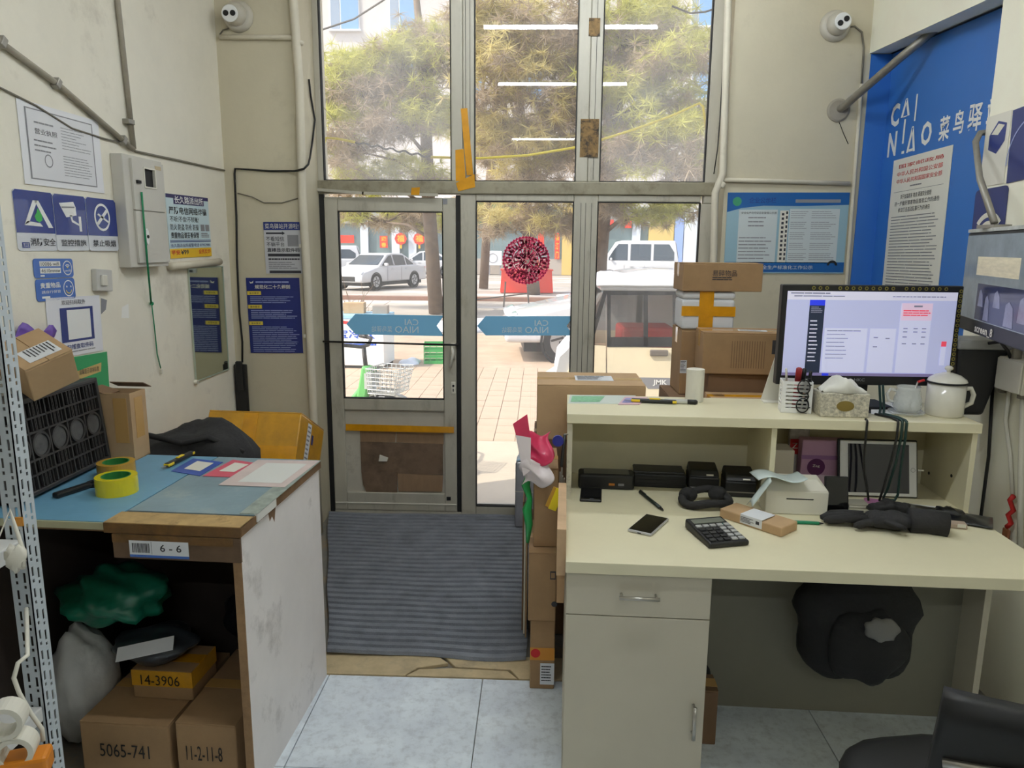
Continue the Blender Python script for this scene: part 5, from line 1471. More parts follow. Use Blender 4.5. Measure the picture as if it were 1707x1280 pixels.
for (x_, y_, h_, r_, m_, tl_, nm) in ((-.030, .0, .150, .004, M_OFFW, -.1, 'white pen in the slotted holder'), (.0, -.01, .155, .011, mat('pen_red', (150, 30, 34), .4), .05, 'thick red marker in the slotted holder'), (.018, .006, .150, .009, M_BLACK, .08, 'thick black marker in the slotted holder'), (.036, -.012, .145, .006, M_BLACK, .10, 'thin black pen leaning in the slotted holder')):
    pw_ = thing('marker' if r_ > .008 else 'pen', nm, 'pen', t.matrix_basis @ Vector((x_ - tl_ * .06, y_, .004)), DA, rot=(0, tl_, 0))
    MB().tube([(0, 0, 0), (0, 0, h_ * .72)], r_ * .92, 10).build('barrel', m_, pw_, smooth=True)
    MB().tube([(0, 0, h_ * .72), (0, 0, h_), (0, 0, h_ + .004)], [r_, r_, r_ * .5], 10).build('cap', m_, pw_, smooth=True)
# spectacles hung on the holder
p = onH(1345, 688)
t = thing('spectacles', 'black rimmed spectacles hung over the pen holder', 'glasses', t.location + Vector((.014, -.045, .003)), DA + R(-6))
def rim(zc):
    return [(.021 * math.cos(R(a_)) - .002, .002 * math.sin(R(2 * a_)), zc + .026 * math.sin(R(a_))) for a_ in range(0, 361, 20)]
for zc in (.028, .094):
    MB().tube(rim(zc), .0022, 6, caps=False).build('rim', M_GASKET, t, smooth=True)
    MB().prism([(.020 * math.cos(R(a_)) - .002, zc + .025 * math.sin(R(a_))) for a_ in range(0, 360, 24)], -.0005, .0005, Matrix.Rotation(R(90), 4, 'X')).build('lens', glass('lens_glass', 0, refl=1.0), t)
MB().tube([(.012, 0, .050), (.016, -.002, .061), (.012, 0, .072)], .0025, 6).build('bridge', M_GASKET, t, smooth=True)
for zc, dz in ((.020, 1), (.102, 1)):
    MB().tube([(.02, 0, zc), (.026, .008, zc), (.020, .008, zc + .02), (.012, .012, .125)], .0024, 6).build('temple', M_GASKET, t, smooth=True)
# tissue box
a, b_ = onH(1366, 694), onH(1451, 698)
s = ((b_ - a).length * .98, .10, .085)
t = thing('tissue_box', 'grey patterned tissue box with a white tissue on the counter', 'tissue box', (a + b_) / 2 + Vector((0, .05, 0)), DA)
w, d, h = s
M_TB = mat('tissue_pattern', (196, 190, 172), .6, var=.5, scale=110)
MB().box(-w / 2, -d / 2, 0, w / 2, d / 2, h).build('box', M_TB, t, bevel=.004)
MB().lathe([(.030, 0), (.030, .0008)], 28, (0, -d / 2 - .0002, h * .48), axis='y').build('emblem', mat('emblem_gold', (132, 112, 50), .4), t).scale = (1, 1, .62)
t.children[-1].location = (0, 0, h * .48 * .38)
M_TIS = mat('tissue', (236, 234, 224), .8)
MB().grid(16, 10, lambda u, v: (-.075 + .15 * u, -.045 + .09 * v + .01 * math.sin(u * 9), h + .001 + .048 * math.sin(math.pi * u) * math.sin(math.pi * v) ** .6 * (1 + .25 * math.sin(u * 13 + v * 5)) + .006 * math.sin(v * 11))).build('tissue', M_TIS, t, smooth=True, solid=.0012)
# glass cup with spoon
p = onH(1528, 694) + Vector((-.020, .035, 0))
t = thing('glass_cup', 'clear hammered glass cup with a saucer on the counter', 'cup', p, R(170))
GLS = mat('cup_glass', (236, 240, 238), .08, spec=.8); GLS.node_tree.nodes['Principled BSDF'].inputs['Alpha'].default_value = .38
_n = GLS.node_tree.nodes.new('ShaderNodeTexVoronoi'); _n.inputs['Scale'].default_value = 90
_tc = GLS.node_tree.nodes.new('ShaderNodeTexCoord'); _b = GLS.node_tree.nodes.new('ShaderNodeBump'); _b.inputs['Strength'].default_value = .6; _b.inputs['Distance'].default_value = .004
GLS.node_tree.links.new(_tc.outputs['Object'], _n.inputs['Vector']); GLS.node_tree.links.new(_n.outputs[0], _b.inputs['Height']); GLS.node_tree.links.new(_b.outputs[0], GLS.node_tree.nodes['Principled BSDF'].inputs['Normal'])
MB().lathe([(.0, .012), (.040, .012), (.048, .03), (.045, .06), (.038, .092), (.040, .102), (.036, .102), (.034, .092), (.041, .06), (.044, .03), (.036, .017), (.0, .017)], 28, close=False).build('bowl', GLS, t, smooth=True)
MB().lathe([(.0, .0), (.045, 0), (.062, .010), (.060, .013), (.043, .005), (.0, .005)], 28, close=False).build('saucer', GLS, t, smooth=True)
MB().tube([(.040, 0, .085), (.060, 0, .090), (.070, 0, .07), (.062, 0, .048), (.045, 0, .042)], .0055, 8).build('handle', GLS, t, smooth=True)
t2 = thing('teaspoon', 'teaspoon with a red tipped handle standing in the glass cup', 'spoon', p + Vector((.008, 0, .02)), 0, rot=(0, R(12), 0))
MB().tube([(0, 0, 0), (0, 0, .10)], .003, 8).build('stem', M_CHROME, t2, smooth=True)
MB().blob((0, 0, .0), (.010, .004, .014), 12, 8).build('bowl', M_CHROME, t2, smooth=True)
MB().tube([(0, 0, .10), (.02, 0, .112)], .0045, 8).build('tip', M_RED, t2, smooth=True)
# enamel mug
p = onH(1579, 694) + Vector((0, .025, 0))
t = thing('enamel_mug', 'white enamel mug with lid and dark rim on the counter', 'mug', p, 0)
M_EN = mat('enamel', (226, 222, 208), .18, coat=.5)
MB().lathe([(.0, 0), (.058, 0), (.062, .006), (.062, .118), (.058, .118), (.057, .01), (.0, .008)], 36, close=False).build('body', M_EN, t, smooth=True)
MB().lathe([(.0605, .116), (.0655, .117), (.0655, .123), (.0605, .124)], 36, close=False).build('rim', M_GASKET, t, smooth=True)
ld = MB().lathe([(.064, .123), (.060, .132), (.040, .146), (.014, .154), (.0, .155)], 36, close=False).build('lid', M_EN, t, smooth=True)
MB().lathe([(.007, .152), (.006, .160), (.013, .166), (.014, .172), (.008, .178), (.0, .179)], 20, close=False).build('knob', M_EN, ld, smooth=True)
MB().tube([(.058, 0, .095), (.085, 0, .098), (.097, 0, .075), (.092, 0, .045), (.060, 0, .028)], .0085, 10).build('handle', M_EN, t, smooth=True)
t3 = thing('figurine', 'tiny white figurine sitting before the enamel mug', 'figurine', onH(1541, 690) + Vector((.0, .035, .102)), 0)
# monitor
YM = 2.715
ml, mr = PY(1292, 640, YM), PY(1590, 641, YM)
mtop = PY(1304, 474, YM)
mw = (mr - ml).length; mh = mtop.z - ml.z
cx = (ml.x + mr.x) / 2
t = thing('computer_monitor', 'large black computer monitor showing a web page on the counter', 'monitor', (cx, YM, HZ), R(1.2))
zb = ml.z - HZ
MB().box(-mw / 2, 0, zb, mw / 2, .035, zb + mh).build('housing', M_BLACK, t, bevel=.004)
o = bpy.data.objects.new('screen', None); C.objects.link(o); o.parent = t; o.rotation_euler = (R(90), 0, 0); o.location = (-mw / 2, -.0008, zb)
c = Card(o, mw, mh, 0)
def em(name, col, e=.42): return mat(name, col, .3, emit=e)
u0, u1, v0, v1 = .028, .968, .062, .905
def U(a_): return u0 + (u1 - u0) * a_
def V(b_): return v0 + (v1 - v0) * b_
E_BG = em('page_lilac', (186, 190, 226)); E_P = em('page_white', (208, 210, 240)); E_N = em('page_navy', (30, 40, 62), .4); E_B = em('page_blue', (40, 60, 230)); E_G = em('page_grey', (120, 122, 140), .5); E_R = em('page_red', (220, 70, 90), .6); E_T = em('page_bar', (214, 212, 232)); E_K = em('page_pink', (226, 200, 222)); E_TB = em('page_task', (120, 110, 150), .5)
c.rect(u0, v0, u1, v1, E_BG, 'display')
c.rect(U(0), V(0), U(1), V(.10), E_T, 'display', 2); c.lines(U(.02), V(.015), U(.30), V(.03), 1, E_G, 1, 3); c.lines(U(.04), V(.05), U(.45), V(.062), 1, E_G, 1, 3); c.lines(U(.62), V(.05), U(.99), V(.06), 1, E_G, 1, 3, words=16)
c.rect(U(.135), V(.10), U(.225), V(.965), E_N, 'display', 2); c.rect(U(.135), V(.10), U(.225), V(.165), E_B, 'display', 3)
c.lines(U(.145), V(.18), U(.215), V(.26), 4, E_G, .5, 4); c.lines(U(.145), V(.34), U(.20), V(.86), 11, E_T, .3, 4, ragged=.3, words=2)
c.rect(U(.235), V(.43), U(.49), V(.955), E_P, 'display', 2); c.rect(U(.505), V(.43), U(.66), V(.955), E_P, 'display', 2); c.rect(U(.675), V(.13), U(.86), V(.955), E_P, 'display', 2)
c.rect(U(.68), V(.13), U(.86), V(.33), E_K, 'display', 3); c.lines(U(.69), V(.21), U(.85), V(.29), 3, E_R, .5, 4, ragged=.1); c.rect(U(.75), V(.155), U(.80), V(.175), E_G, 'display', 4)
c.lines(U(.25), V(.50), U(.40), V(.83), 7, E_G, .15, 4, ragged=.3, words=2); c.lines(U(.25), V(.455), U(.46), V(.465), 1, E_G, 1, 4)
for (a_, b_) in ((.53, .53), (.60, .54), (.53, .64), (.70, .42), (.76, .42), (.81, .42), (.70, .46), (.76, .46), (.81, .46), (.70, .52), (.81, .52), (.70, .60), (.76, .60), (.81, .60)): c.rect(U(a_), V(b_), U(a_ + .025), V(b_ + .012), E_G, 'display', 4)
c.rect(U(.935), V(.575), U(.965), V(.635), E_R, 'display', 3); c.rect(U(.935), V(.64), U(.965), V(.86), E_P, 'display', 3)
c.rect(U(0), V(.965), U(1), V(1), E_TB, 'display', 3); c.rect(U(.24), V(.97), U(.28), V(.998), E_B, 'display', 4)
c.text('HKC', .44, .928, .50, .958, M_GREYP, 2, bold=.01)
M_BTN = mat('charm_gold', (150, 138, 66), .35, metal=.3)
for k in range(21):
    uu = .17 + k * .0365
    if k in (3, 13): continue
    c.disc(uu, .03, .0068, M_BTN, 'charm', 2, 10, solo=False); c.disc(uu, .03, .0036, M_BLACK, 'charm', 3, 8, solo=False)
for k in range(17): c.disc(.984, .05 + k * .048, .0068, M_BTN, 'charm', 2, 10, solo=False); c.disc(.984, .05 + k * .048, .0036, M_BLACK, 'charm', 3, 8, solo=False)
c.flush()
MB().box(-.03, .035, .02, .03, .06, zb + .12).build('stand_neck', M_BLACK, t); MB().box(-.11, -.02, 0, .11, .13, .012).build('stand_foot', M_BLACK, t, bevel=.004)
# figurine body
MB().blob((0, 0, .010), (.009, .008, .012), 12, 8).build('body', M_WHITE, t3, smooth=True); MB().blob((0, 0, .027), (.009, .008, .009), 12, 8).build('head', M_WHITE, t3, smooth=True)
t3.location = onH(1542, 686) + Vector((-.014, .048, 0)); 
MB().box(-.008, -.008, -.0, .008, .008, .09).build('perch', M_WHITE, t3); 
for ch in list(t3.children):
    if ch.name.startswith(('body', 'head')): ch.location.z = .088
# cables off the counter
def cab_(label, pts, r=.0045, mt=None): return tag(MB().tube(pts, r, 7).build('cable', mt or M_WIRE, smooth=True), label, 'cable')
yF = (DM @ Vector((1.15, HF - .022, 0))).y
g1 = mat('cable_green', (14, 48, 42), .5)
xe = (DI @ PY(1505, 705, yF)).x
def LD(x, y, z): return DM @ Vector((x, y, z))
ye = HF - .015
def over(x, r):            # along the counter top, over its front edge and down
    return [LD(x - .005, ye + .05, HZ + r + .001), LD(x, ye + .004, HZ + r + .0005), LD(x, ye - r * .75, HZ + r * .75), LD(x, ye - r - .001, HZ - .006), LD(x, ye - r - .002, HZ - .05)]
pm = PY(1466, 642, YM - .008)
g0 = DI @ pm
cab_('dark green cable draped from the monitor over the counter edge',
     [pm, LD(g0.x, g0.y - .03, HZ + .012), LD(xe - .035, ye + .10, HZ + .0055)] + over(xe, .0045) +
     [LD(xe - .004, ye + .002, HZ - .14), LD(xe - .018, ye + .012, HZ - .24), LD(xe - .028, ye + .018, DZ + .040), LD(xe - .012, ye + .016, DZ + .0355), LD(xe + .012, ye + .016, DZ + .0355), LD(xe + .020, ye + .016, DZ + .055)] +
     [LD(xe + .016, ye + .008, HZ - .18)] + list(reversed(over(xe + .014, .0045))) + [LD(xe - .020, ye + .10, HZ + .0055), LD(g0.x + .012, g0.y - .03, HZ + .012), pm + Vector((.012, 0, .002))], .0045, g1)
xk = (DI @ PY(1447, 705, yF)).x
cab_('black cable crossing the tablet to the counter edge', [LD(xk, ye + .012, HZ + .005)] + over(xk, .004)[1:] + [LD(xk + .004, ye + .004, HZ - .14), LD(xk + .014, ye + .008, HZ - .20), LD(xk + .030, ye + .006, DZ + .06), LD(xk + .034, ye + .004, DZ + .0345)], .004)
cab_('black cable loop lying in front of the tablet', [LD(xe - .046, ye + .004, DZ + .0345), LD(xe - .040, ye + .002, DZ + .07), LD(xe - .022, ye - .002, HZ - .14)] + list(reversed(over(xe - .014, .0042))) + [LD(xe - .050, ye + .10, HZ + .005)], .0042)
sheet_on('paper_sheet', 'white folded papers beside the tissue box on the counter', [(1452, 690), (1500, 690), (1512, 672), (1452, 668)], M_WHITE, HZ + .003)
t = thing('notebook', 'black flat notebook under the papers on the counter', 'notebook', onH(1475, 690) + Vector((0, .05, 0)), DA)
MB().box(-.055, -.045, 0, .055, .045, .0018).build('cover', M_BLACK, t)

# dark waste bin with grey rim on the counter end
bz = PY(1637, 693, 2.72).z; bt = PY(1669, 568, 2.72).z - bz
t = thing('wall_speaker', 'tapered black wall speaker with a grey top beside the monitor', 'speaker', (1.631, 2.80, bz), 0)
MB().add([(-.085, -.075, 0), (.02, -.075, 0), (.02, .075, 0), (-.085, .075, 0), (-.10, -.08, bt - .03), (.085, -.08, bt - .03), (.085, .08, bt - .03), (-.10, .08, bt - .03)],
         [(0, 3, 2, 1), (4, 5, 6, 7), (0, 1, 5, 4), (1, 2, 6, 5), (2, 3, 7, 6), (3, 0, 4, 7)]).build('body', mat('bin_black', (26, 26, 28), .5, var=.1, scale=12), t, bevel=.012, seg=3)
MB().box(-.104, -.084, bt - .035, .090, .084, bt).build('top_cap', mat('bin_grey', (150, 150, 148), .45), t, bevel=.008)
MB().box(.02, -.03, bt * .5, XR - 1.625, .03, bt * .8).build('wall_mount', M_STEEL, t)

# ------------------------------------------------------------------ under the desk
M_BPK = mat('backpack_black', (20, 20, 21), .85, var=.2, scale=14, bump=.3, bscale=40)
t = thing('backpack', 'black backpack hanging under the desk top', 'bag', DM @ Vector((.98, .335, .20)), DA)
MB().blob((0, 0, .235), (.19, .10, .21), 24, 18, lambda d: 1 + .08 * math.sin(6 * d[0] + 2 * d[2]) + .05 * math.sin(9 * d[2]) + .15 * abs(d[0] * d[2]) ** .6).build('body', M_BPK, t, smooth=True)
MB().blob((.0, -.09, .19), (.13, .05, .13), 18, 12, lambda d: 1 + .08 * math.sin(7 * d[0])).build('pocket', M_BPK, t, smooth=True)
MB().tube([(-.05, .0, .44), (-.05, -.01, .495), (0, -.01, .506), (.05, -.01, .495), (.05, 0, .44)], .010, 8).build('carry_loop', M_BPK, t, smooth=True)
MB().blob((.02, -.13, .27), (.055, .02, .04), 16, 12, lambda d: 1 + .10 * math.sin(8 * d[0] + 5 * d[2])).build('white_tag', mat('tag_white', (120, 118, 114), .5), t, smooth=True)
s = (.09, .10, .20)
t = carton('small dark brown carton standing by the cabinet under the desk', DM @ Vector((.475, .30, 0)), s, DA, M_KRAFTD, M_TAPEC)
t = soft('parcel_bag', 'black bag stuffed behind the small carton under the desk', 'bag', tuple(DM @ Vector((.478, .41, .13))), (.045, .05, .13), M_BFAB, lambda d: 1 + .12 * math.sin(7 * d[2]))
# office chair pushed under the desk, its seat just in view
ch = Vector((.97, 1.50, 0))
M_CHB = mat('chair_black', (17, 17, 18), .55, var=.15, scale=12)
t = thing('office_chair', 'black office chair with chrome frame standing before the desk', 'chair', ch, R(-6))
MB().blob((0, .0, .42), (.25, .24, .05), 28, 12, lambda d: 1 + .04 * math.sin(6 * d[0])).build('seat', M_CHB, t, smooth=True)
MB().tube([(0, 0, .10), (0, 0, .40)], .028, 12).build('gas_lift', M_CHROME, t, smooth=True)
for k in range(5):
    a_ = R(72 * k + 20)
    MB().tube([(0, 0, .10), (.16 * math.cos(a_), .16 * math.sin(a_), .085), (.26 * math.cos(a_), .26 * math.sin(a_), .06)], [.026, .020, .014], 8).build('leg', M_CHROME, t, smooth=True)
    MB().cyl((.26 * math.cos(a_) - .012, .26 * math.sin(a_), .028), (.26 * math.cos(a_) + .012, .26 * math.sin(a_), .028), .028, 14).build('caster', M_BLACK, t, smooth=False)
MB().grid(12, 8, lambda u, v: (-.21 + .42 * u, -.25 - .05 * math.sin(math.pi * u) - .06 * v, .49 + .39 * v)).build('backrest', M_CHB, t, smooth=True, solid=.035)
MB().tube([(0, -.15, .40), (0, -.27, .44), (0, -.31, .58)], .018, 8).build('back_support', M_CHROME, t, smooth=True)
MB().tube([(-.20, -.315, .745), (-.10, -.355, .762), (0, -.368, .768), (.10, -.355, .762), (.20, -.315, .745)], .009, 8).build('back_bow', M_CHROME, t, smooth=True)
# ================================================================== parcels between desk and shopfront
def cbox(label, x0, x1, y0, y1, z0, z1, mt=None, tape=M_TAPEC, rz=0, name='carton', seam=True):
    s = (x1 - x0, y1 - y0, z1 - z0)
    return carton(label, ((x0 + x1) / 2, (y0 + y1) / 2, z0), s, rz, mt, tape, name=name, seam=seam), s
# column standing left of the desk
t, s = cbox('narrow carton with red round print at the foot of the stack by the desk', -.012, .080, 2.545, 2.86, .0, .285, M_KRAFT)
o, c = face_card(t, 'front', s, (0, 0, s[0], s[2]), 0, 'print')
c.rect(0, .40, 1, .58, mat('band_orange', (206, 140, 50), .5)); c.disc(.22, .48, .018, M_RED, lift=2); c.rect(.42, .62, 1, .93, M_LABEL, lift=2); c.lines(.47, .66, .95, .9, 6, M_DARKP, .4, 3); c.flush()
t, s = cbox('narrow plain carton with small black print on the labelled bottom carton', -.022, .080, 2.53, 2.86, .286, .555, M_KRAFT)
o, c = face_card(t, 'front', s, (0, 0, s[0], s[2]), 0, 'print')
c.rect(.78, .26, .98, .38, M_DARKP); c.rect(.81, .28, .95, .36, M_KRAFT, lift=2); c.disc(.95, .74, .011, M_DARKP); c.flush()
cbox('narrow tall carton holding the pink bag beside the desk', -.006, .082, 2.58, 2.86, .556, .86, M_KRAFT)
cbox('wide brown carton on the floor behind the counter', -.02, .46, 2.95, 3.30, 0, .44, M_KRAFTD)
cbox('wide brown carton in the middle of the stack behind the counter', -.01, .45, 2.95, 3.28, .441, .868, M_KRAFTD)
t, s = cbox('wide tan carton with a faded label topping the stack behind the counter', .0, .44, 2.95, 3.26, .869, 1.10, mat('kraft_pale', (188, 156, 118), .8, var=.08, scale=8))
ship_label(t, 'top', s, (.16, .10, .16, .12))
# flattened cardboard leaning
t = thing('flat_cardboard', 'flattened cardboard sheets leaning on the carton stack', 'cardboard', (-.034, 2.88, .021), 0)
for k, (h_, y_, m_) in enumerate(((.62, .0, M_KRAFT2), (.52, .03, M_OFFW), (.58, .06, M_KRAFTD))):
    MB().boxc((-.0 - .008 * k, .16 + y_, h_ / 2), (.006, .32, h_)).build('sheet', m_, t)
# silver parcel by the glass
t = thing('silver_parcel', 'silver foil wrapped parcel standing on the mat by the glass', 'parcel', (.02, 4.20, .0225), R(-4))
M_SILV = mat('silver_film', (176, 176, 182), .3, metal=.45, var=.1, scale=8, bump=.4, bscale=14)
MB().box(-.135, -.09, 0, .135, .09, .40).build('body', M_SILV, t, bevel=.012, seg=3)
MB().box(-.1355, -.0905, .22, .1355, .0905, .224).build('tape_seam', M_OFFW, t)
MB().grid(8, 6, lambda u, v: (-.13 + .26 * u, -.085 + .17 * v, .402 + .012 * abs(math.sin(7 * u + 4 * v)))).build('top_fold', mat('film_blue', (176, 206, 232), .3, coat=.3), t, smooth=True, solid=.002)
# pink and white bag hung on the stack
t = thing('shopping_bag', 'pink and white plastic shopping bag on the carton stack by the desk', 'bag', (.0, 2.578, .862))
M_PINK = mat('bag_pink', (206, 44, 88), .35, var=.08, coat=.3); M_BW = mat('bag_white', (226, 214, 214), .4, coat=.3)
def bagg(x0, z0, w, h, ph, y0, ys):
    return lambda u, v: (x0 + w * u + .012 * math.sin(v * 6 + ph), y0 + .014 * math.sin(u * 4 + v * 5 + ph) + ys * v, z0 + h * v + .012 * math.sin(u * 7 + ph))
MB().grid(10, 10, bagg(-.050, -.055, .105, .085, 0, -.034, .012)).build('lower_body', M_BW, t, smooth=True, solid=.002)
MB().grid(10, 10, bagg(-.046, .022, .100, .095, 0, -.020, .060)).build('upper_body', M_PINK, t, smooth=True, solid=.002)
MB().add([(-.085, -.012, .165), (-.035, .015, .195), (-.018, .012, .08), (-.05, -.012, .04)], [(0, 3, 2, 1)]).build('flap', M_PINK, t, solid=.002)
MB().add([(-.075, -.016, .125), (-.02, -.012, .115), (-.02, -.036, .00), (-.045, -.040, -.02)], [(0, 3, 2, 1)]).build('flap', M_BW, t, solid=.002)
# keys and yellow tag hung on the counter side
k0 = DM @ Vector((-.012, .555, 0))
t = thing('key_bunch', 'bunch of keys with a yellow tag hung on the counter side', 'keys', (k0.x - .002, k0.y - .028, .80), DA)
MB().tube([(.004, 0, .195), (-.002, -.006, .14), (-.006, -.008, .08)], .006, 7).build('strap', M_BLACK, t, smooth=True)
MB().tube([(.000, -.002, .19), (.004, .014, .192), (.016, .022, .192)], .004, 8).build('hook', M_STEEL, t)
MB().tube([(-.004 + .0, -.010 + .018 * math.cos(R(a_)), .055 + .022 * math.sin(R(a_))) for a_ in range(0, 361, 30)], .0022, 6, caps=False).build('ring', M_STEEL, t, smooth=True)
for k in range(4): MB().boxc((-.010 + .005 * k, -.012 - .002 * k, .03 - .006 * k), (.003, .010, .06), (R(10 * k - 15), 0, 0)).build('key', M_STEEL, t)
MB().boxc((-.022, -.02, -.04), (.030, .004, .085), (0, R(20), 0)).build('tag', mat('tag_yellow', (240, 214, 30), .4), t, bevel=.002)
MB().boxc((-.035, -.014, -.035), (.026, .004, .080), (0, R(22), 0)).build('tag', mat('tag_amber', (200, 150, 50), .4), t, bevel=.002)
MB().lathe([(.0, 0), (.02, 0), (.02, .012), (.0, .012)], 18, (-.02, -.006, .175), axis='y').build('blue_fob', mat('fob_blue', (40, 44, 130), .4), t)
# green string bag on the stack
t = thing('green_string', 'crumpled green plastic strip hanging on the carton stack', 'string', (-.025, 2.60, .62))
MB().tube([(.0, 0, .22), (-.012, -.01, .17), (.004, -.012, .12), (-.006, -.015, .08), (.002, -.014, .02), (-.002, -.013, -.05)], [.008, .016, .010, .018, .014, .006], 8).build('strip', mat('strip_green', (24, 150, 74), .35, coat=.3), t, smooth=True)

# stack at the right, behind the counter
cbox('big brown carton on the floor behind the monitor', .60, 1.28, 2.96, 3.62, 0, .50, M_KRAFTD)
cbox('big brown carton on top of another behind the monitor', .60, 1.27, 2.96, 3.60, .501, .985, M_KRAFTD)
zt0 = .986
t, s = cbox('tall upright carton under the white foam box', .652, .80, 3.365, 3.60, zt0, 1.285, M_KRAFT)
ship_label(t, 'front', s, (.0, .10, .03, .06))
# white foam box with yellow tape cross
t = thing('foam_box', 'white foam box with a cross of yellow tape', 'box', (.770, 3.475, 1.286), R(-2))
w, d, h = .235, .22, .172
MB().box(-w / 2, -d / 2, 0, w / 2, d / 2, h * .80).build('body', mat('foam_white', (222, 224, 228), .7, var=.03), t, bevel=.014, seg=3)
MB().box(-w / 2 - .001, -d / 2 - .001, h * .80, w / 2 + .001, d / 2 + .001, h).build('lid', mat('foam_white'), t, bevel=.014, seg=3)
MB().box(-.042, -d / 2 - .0030, .0, .022, -d / 2 - .0012, h).box(-.042, -d / 2 - .003, h, .022, d / 2, h + .001).build('tape', M_TAPEY, t)
MB().box(-w / 2 - .002, -d / 2 - .0045, h * .36, w / 2 + .002, -d / 2 - .0032, h * .62).build('tape', M_TAPEY, t)
t, s = cbox('long flat carton with faded black print on the foam box', .642, .995, 3.35, 3.58, 1.460, 1.585, M_KRAFT)
o, c = face_card(t, 'front', s, (.13, .045, .12, .05), 0, 'print')
c.text('易碎物品', .0, .0, .9, .55, M_DARKP); c.lines(0, .62, 1, .98, 2, M_DARKP, .5); c.flush()
t, s = cbox('flat carton under the large striped carton', .735, 1.09, 3.145, 3.345, zt0, 1.122, M_KRAFTD, rz=R(-1))
t, s = cbox('large carton with printed text lines and a white label behind the monitor', .705, 1.07, 3.125, 3.335, 1.1235, 1.300, M_KRAFT, rz=R(-3))
o, c = face_card(t, 'front', s, (.12, .02, .23, .14), 0, 'print')
for k in range(14): c.rect(k * .045, .12, k * .045 + .012, .95, M_KRAFTD)
c.rect(.72, .08, .90, .5, M_DARKP); c.flush()
ship_label(t, 'top', s, (.16, .08, .12, .06), R(-8))
t, s = cbox('thin tan mailer box with a yellow tape band behind the counter', .715, .985, 2.97, 3.135, zt0, 1.045, M_KRAFT2, M_TAPEY, rz=R(-1))
o, c = face_card(t, 'top', s, (.02, .05, .05, .06), 0, 'print'); c.lines(0, 0, 1, 1, 4, M_DARKP, .4); c.flush()

# ================================================================== things on the glass
yG = (Y0 + Y1) / 2
def arrow(label, pts, ytx):
    M_, w, h = surf([PY(a, b_, yG - .0036) for a, b_ in pts], 0)
    t = thing('arrow_sticker', label, 'sticker', M=M_)
    mt_ = leafy('arrow_blue', (134, 200, 242), 0, trans=.55)
    pl = [(0, h * .5), (h * .45, 0), (w, 0), (w - h * .35, h * .5), (w, h), (h * .45, h)]
    MB().add([(x, y, .0004) for x, y in pl], [tuple(range(6))]).build('film', mt_, t)
    c = Card(t, w, h, .0008)
    mw_ = mat('arrow_text', (224, 236, 244), .6)
    c.text('CAI', .60, .20, .74, .50, mw_, mirror=True, name='letter'); c.text('NIAO', .50, .55, .74, .88, mw_, mirror=True, name='letter'); c.text('菜鸟驿站', .26, .56, .47, .86, mw_, mirror=True, name='letter')
    c.flush()
arrow('blue arrow sticker with mirrored white lettering on the door glass', [(577, 523), (740, 526), (577, 557)], 0)
arrow('blue arrow sticker with mirrored white lettering on the fixed pane beside the door', [(795, 527), (956, 527), (795, 559)], 0)
# red paper cut
p = PY(877, 434, yG - .004)
rr = (PY(917, 434, yG).x - p.x)
t = thing('paper_cut', 'round red lace paper cut stuck on the pane beside the door', 'decoration', p)
t.rotation_euler = (R(90), 0, 0)
c = Card(t, 1, 1, 0)
RC = leafy('paper_red', (255, 84, 128), 0, trans=.55)
def ringc(r1, r0, n=60, x=0, y=0, nm='lace'):
    mb_ = c.mb(nm, RC, 1)
    vs = [(x + q * math.cos(2 * math.pi * k / n), y + q * math.sin(2 * math.pi * k / n), 0) for k in range(n) for q in (r0, r1)]
    mb_.add(vs, [(2 * k, 2 * k + 1, (2 * k + 3) % (2 * n), (2 * k + 2) % (2 * n)) for k in range(n)])
ringc(rr * .97, rr * .90)
for k in range(44):
    a_ = 2 * math.pi * k / 44; ringc(rr * .035, 0.0001, 8, rr * .97 * math.cos(a_), rr * .97 * math.sin(a_))
ringc(rr * .62, rr * .57); ringc(rr * .52, rr * .49); ringc(rr * .20, rr * .15)
for k in range(10):
    a_ = 2 * math.pi * k / 10
    ringc(rr * .14, rr * .055, 12, rr * .76 * math.cos(a_), rr * .76 * math.sin(a_))
    for q in range(5):
        b2 = a_ + .31 + random.uniform(-.08, .08); r2 = rr * random.uniform(.64, .89)
        ringc(rr * .045, rr * .012, 7, r2 * math.cos(b2), r2 * math.sin(b2))
for k in range(12):
    a_ = 2 * math.pi * k / 12 + .2
    for q in range(3):
        r2 = rr * random.uniform(.22, .46); ringc(rr * .06, rr * .02, 8, r2 * math.cos(a_), r2 * math.sin(a_))
for k in range(240):
    r2 = rr * math.sqrt(random.uniform(.0, .80)); b2 = random.uniform(0, 6.283)
    ringc(rr * random.uniform(.035, .06), rr * .018, 8, r2 * math.cos(b2), r2 * math.sin(b2))
for k in range(40):
    a_ = 2 * math.pi * k / 40
    mb_ = c.mb('lace', RC, 1)
    d1_ = Vector((math.cos(a_), math.sin(a_), 0)); n_ = Vector((-d1_.y, d1_.x, 0)) * rr * .018
    mb_.add([d1_ * rr * .60 - n_, d1_ * rr * .92 - n_, d1_ * rr * .92 + n_, d1_ * rr * .60 + n_], [(0, 1, 2, 3)])
for k in range(16):
    a_ = 2 * math.pi * k / 16 + .1
    d1_ = Vector((math.cos(a_), math.sin(a_), 0)); n_ = Vector((-d1_.y, d1_.x, 0)) * rr * .02
    c.mb('lace', RC, 1).add([d1_ * rr * .17 - n_, d1_ * rr * .52 - n_, d1_ * rr * .52 + n_, d1_ * rr * .17 + n_], [(0, 1, 2, 3)])
for (m_, mt_, nm) in c.acc.values(): m_.build('lace', mt_, t)
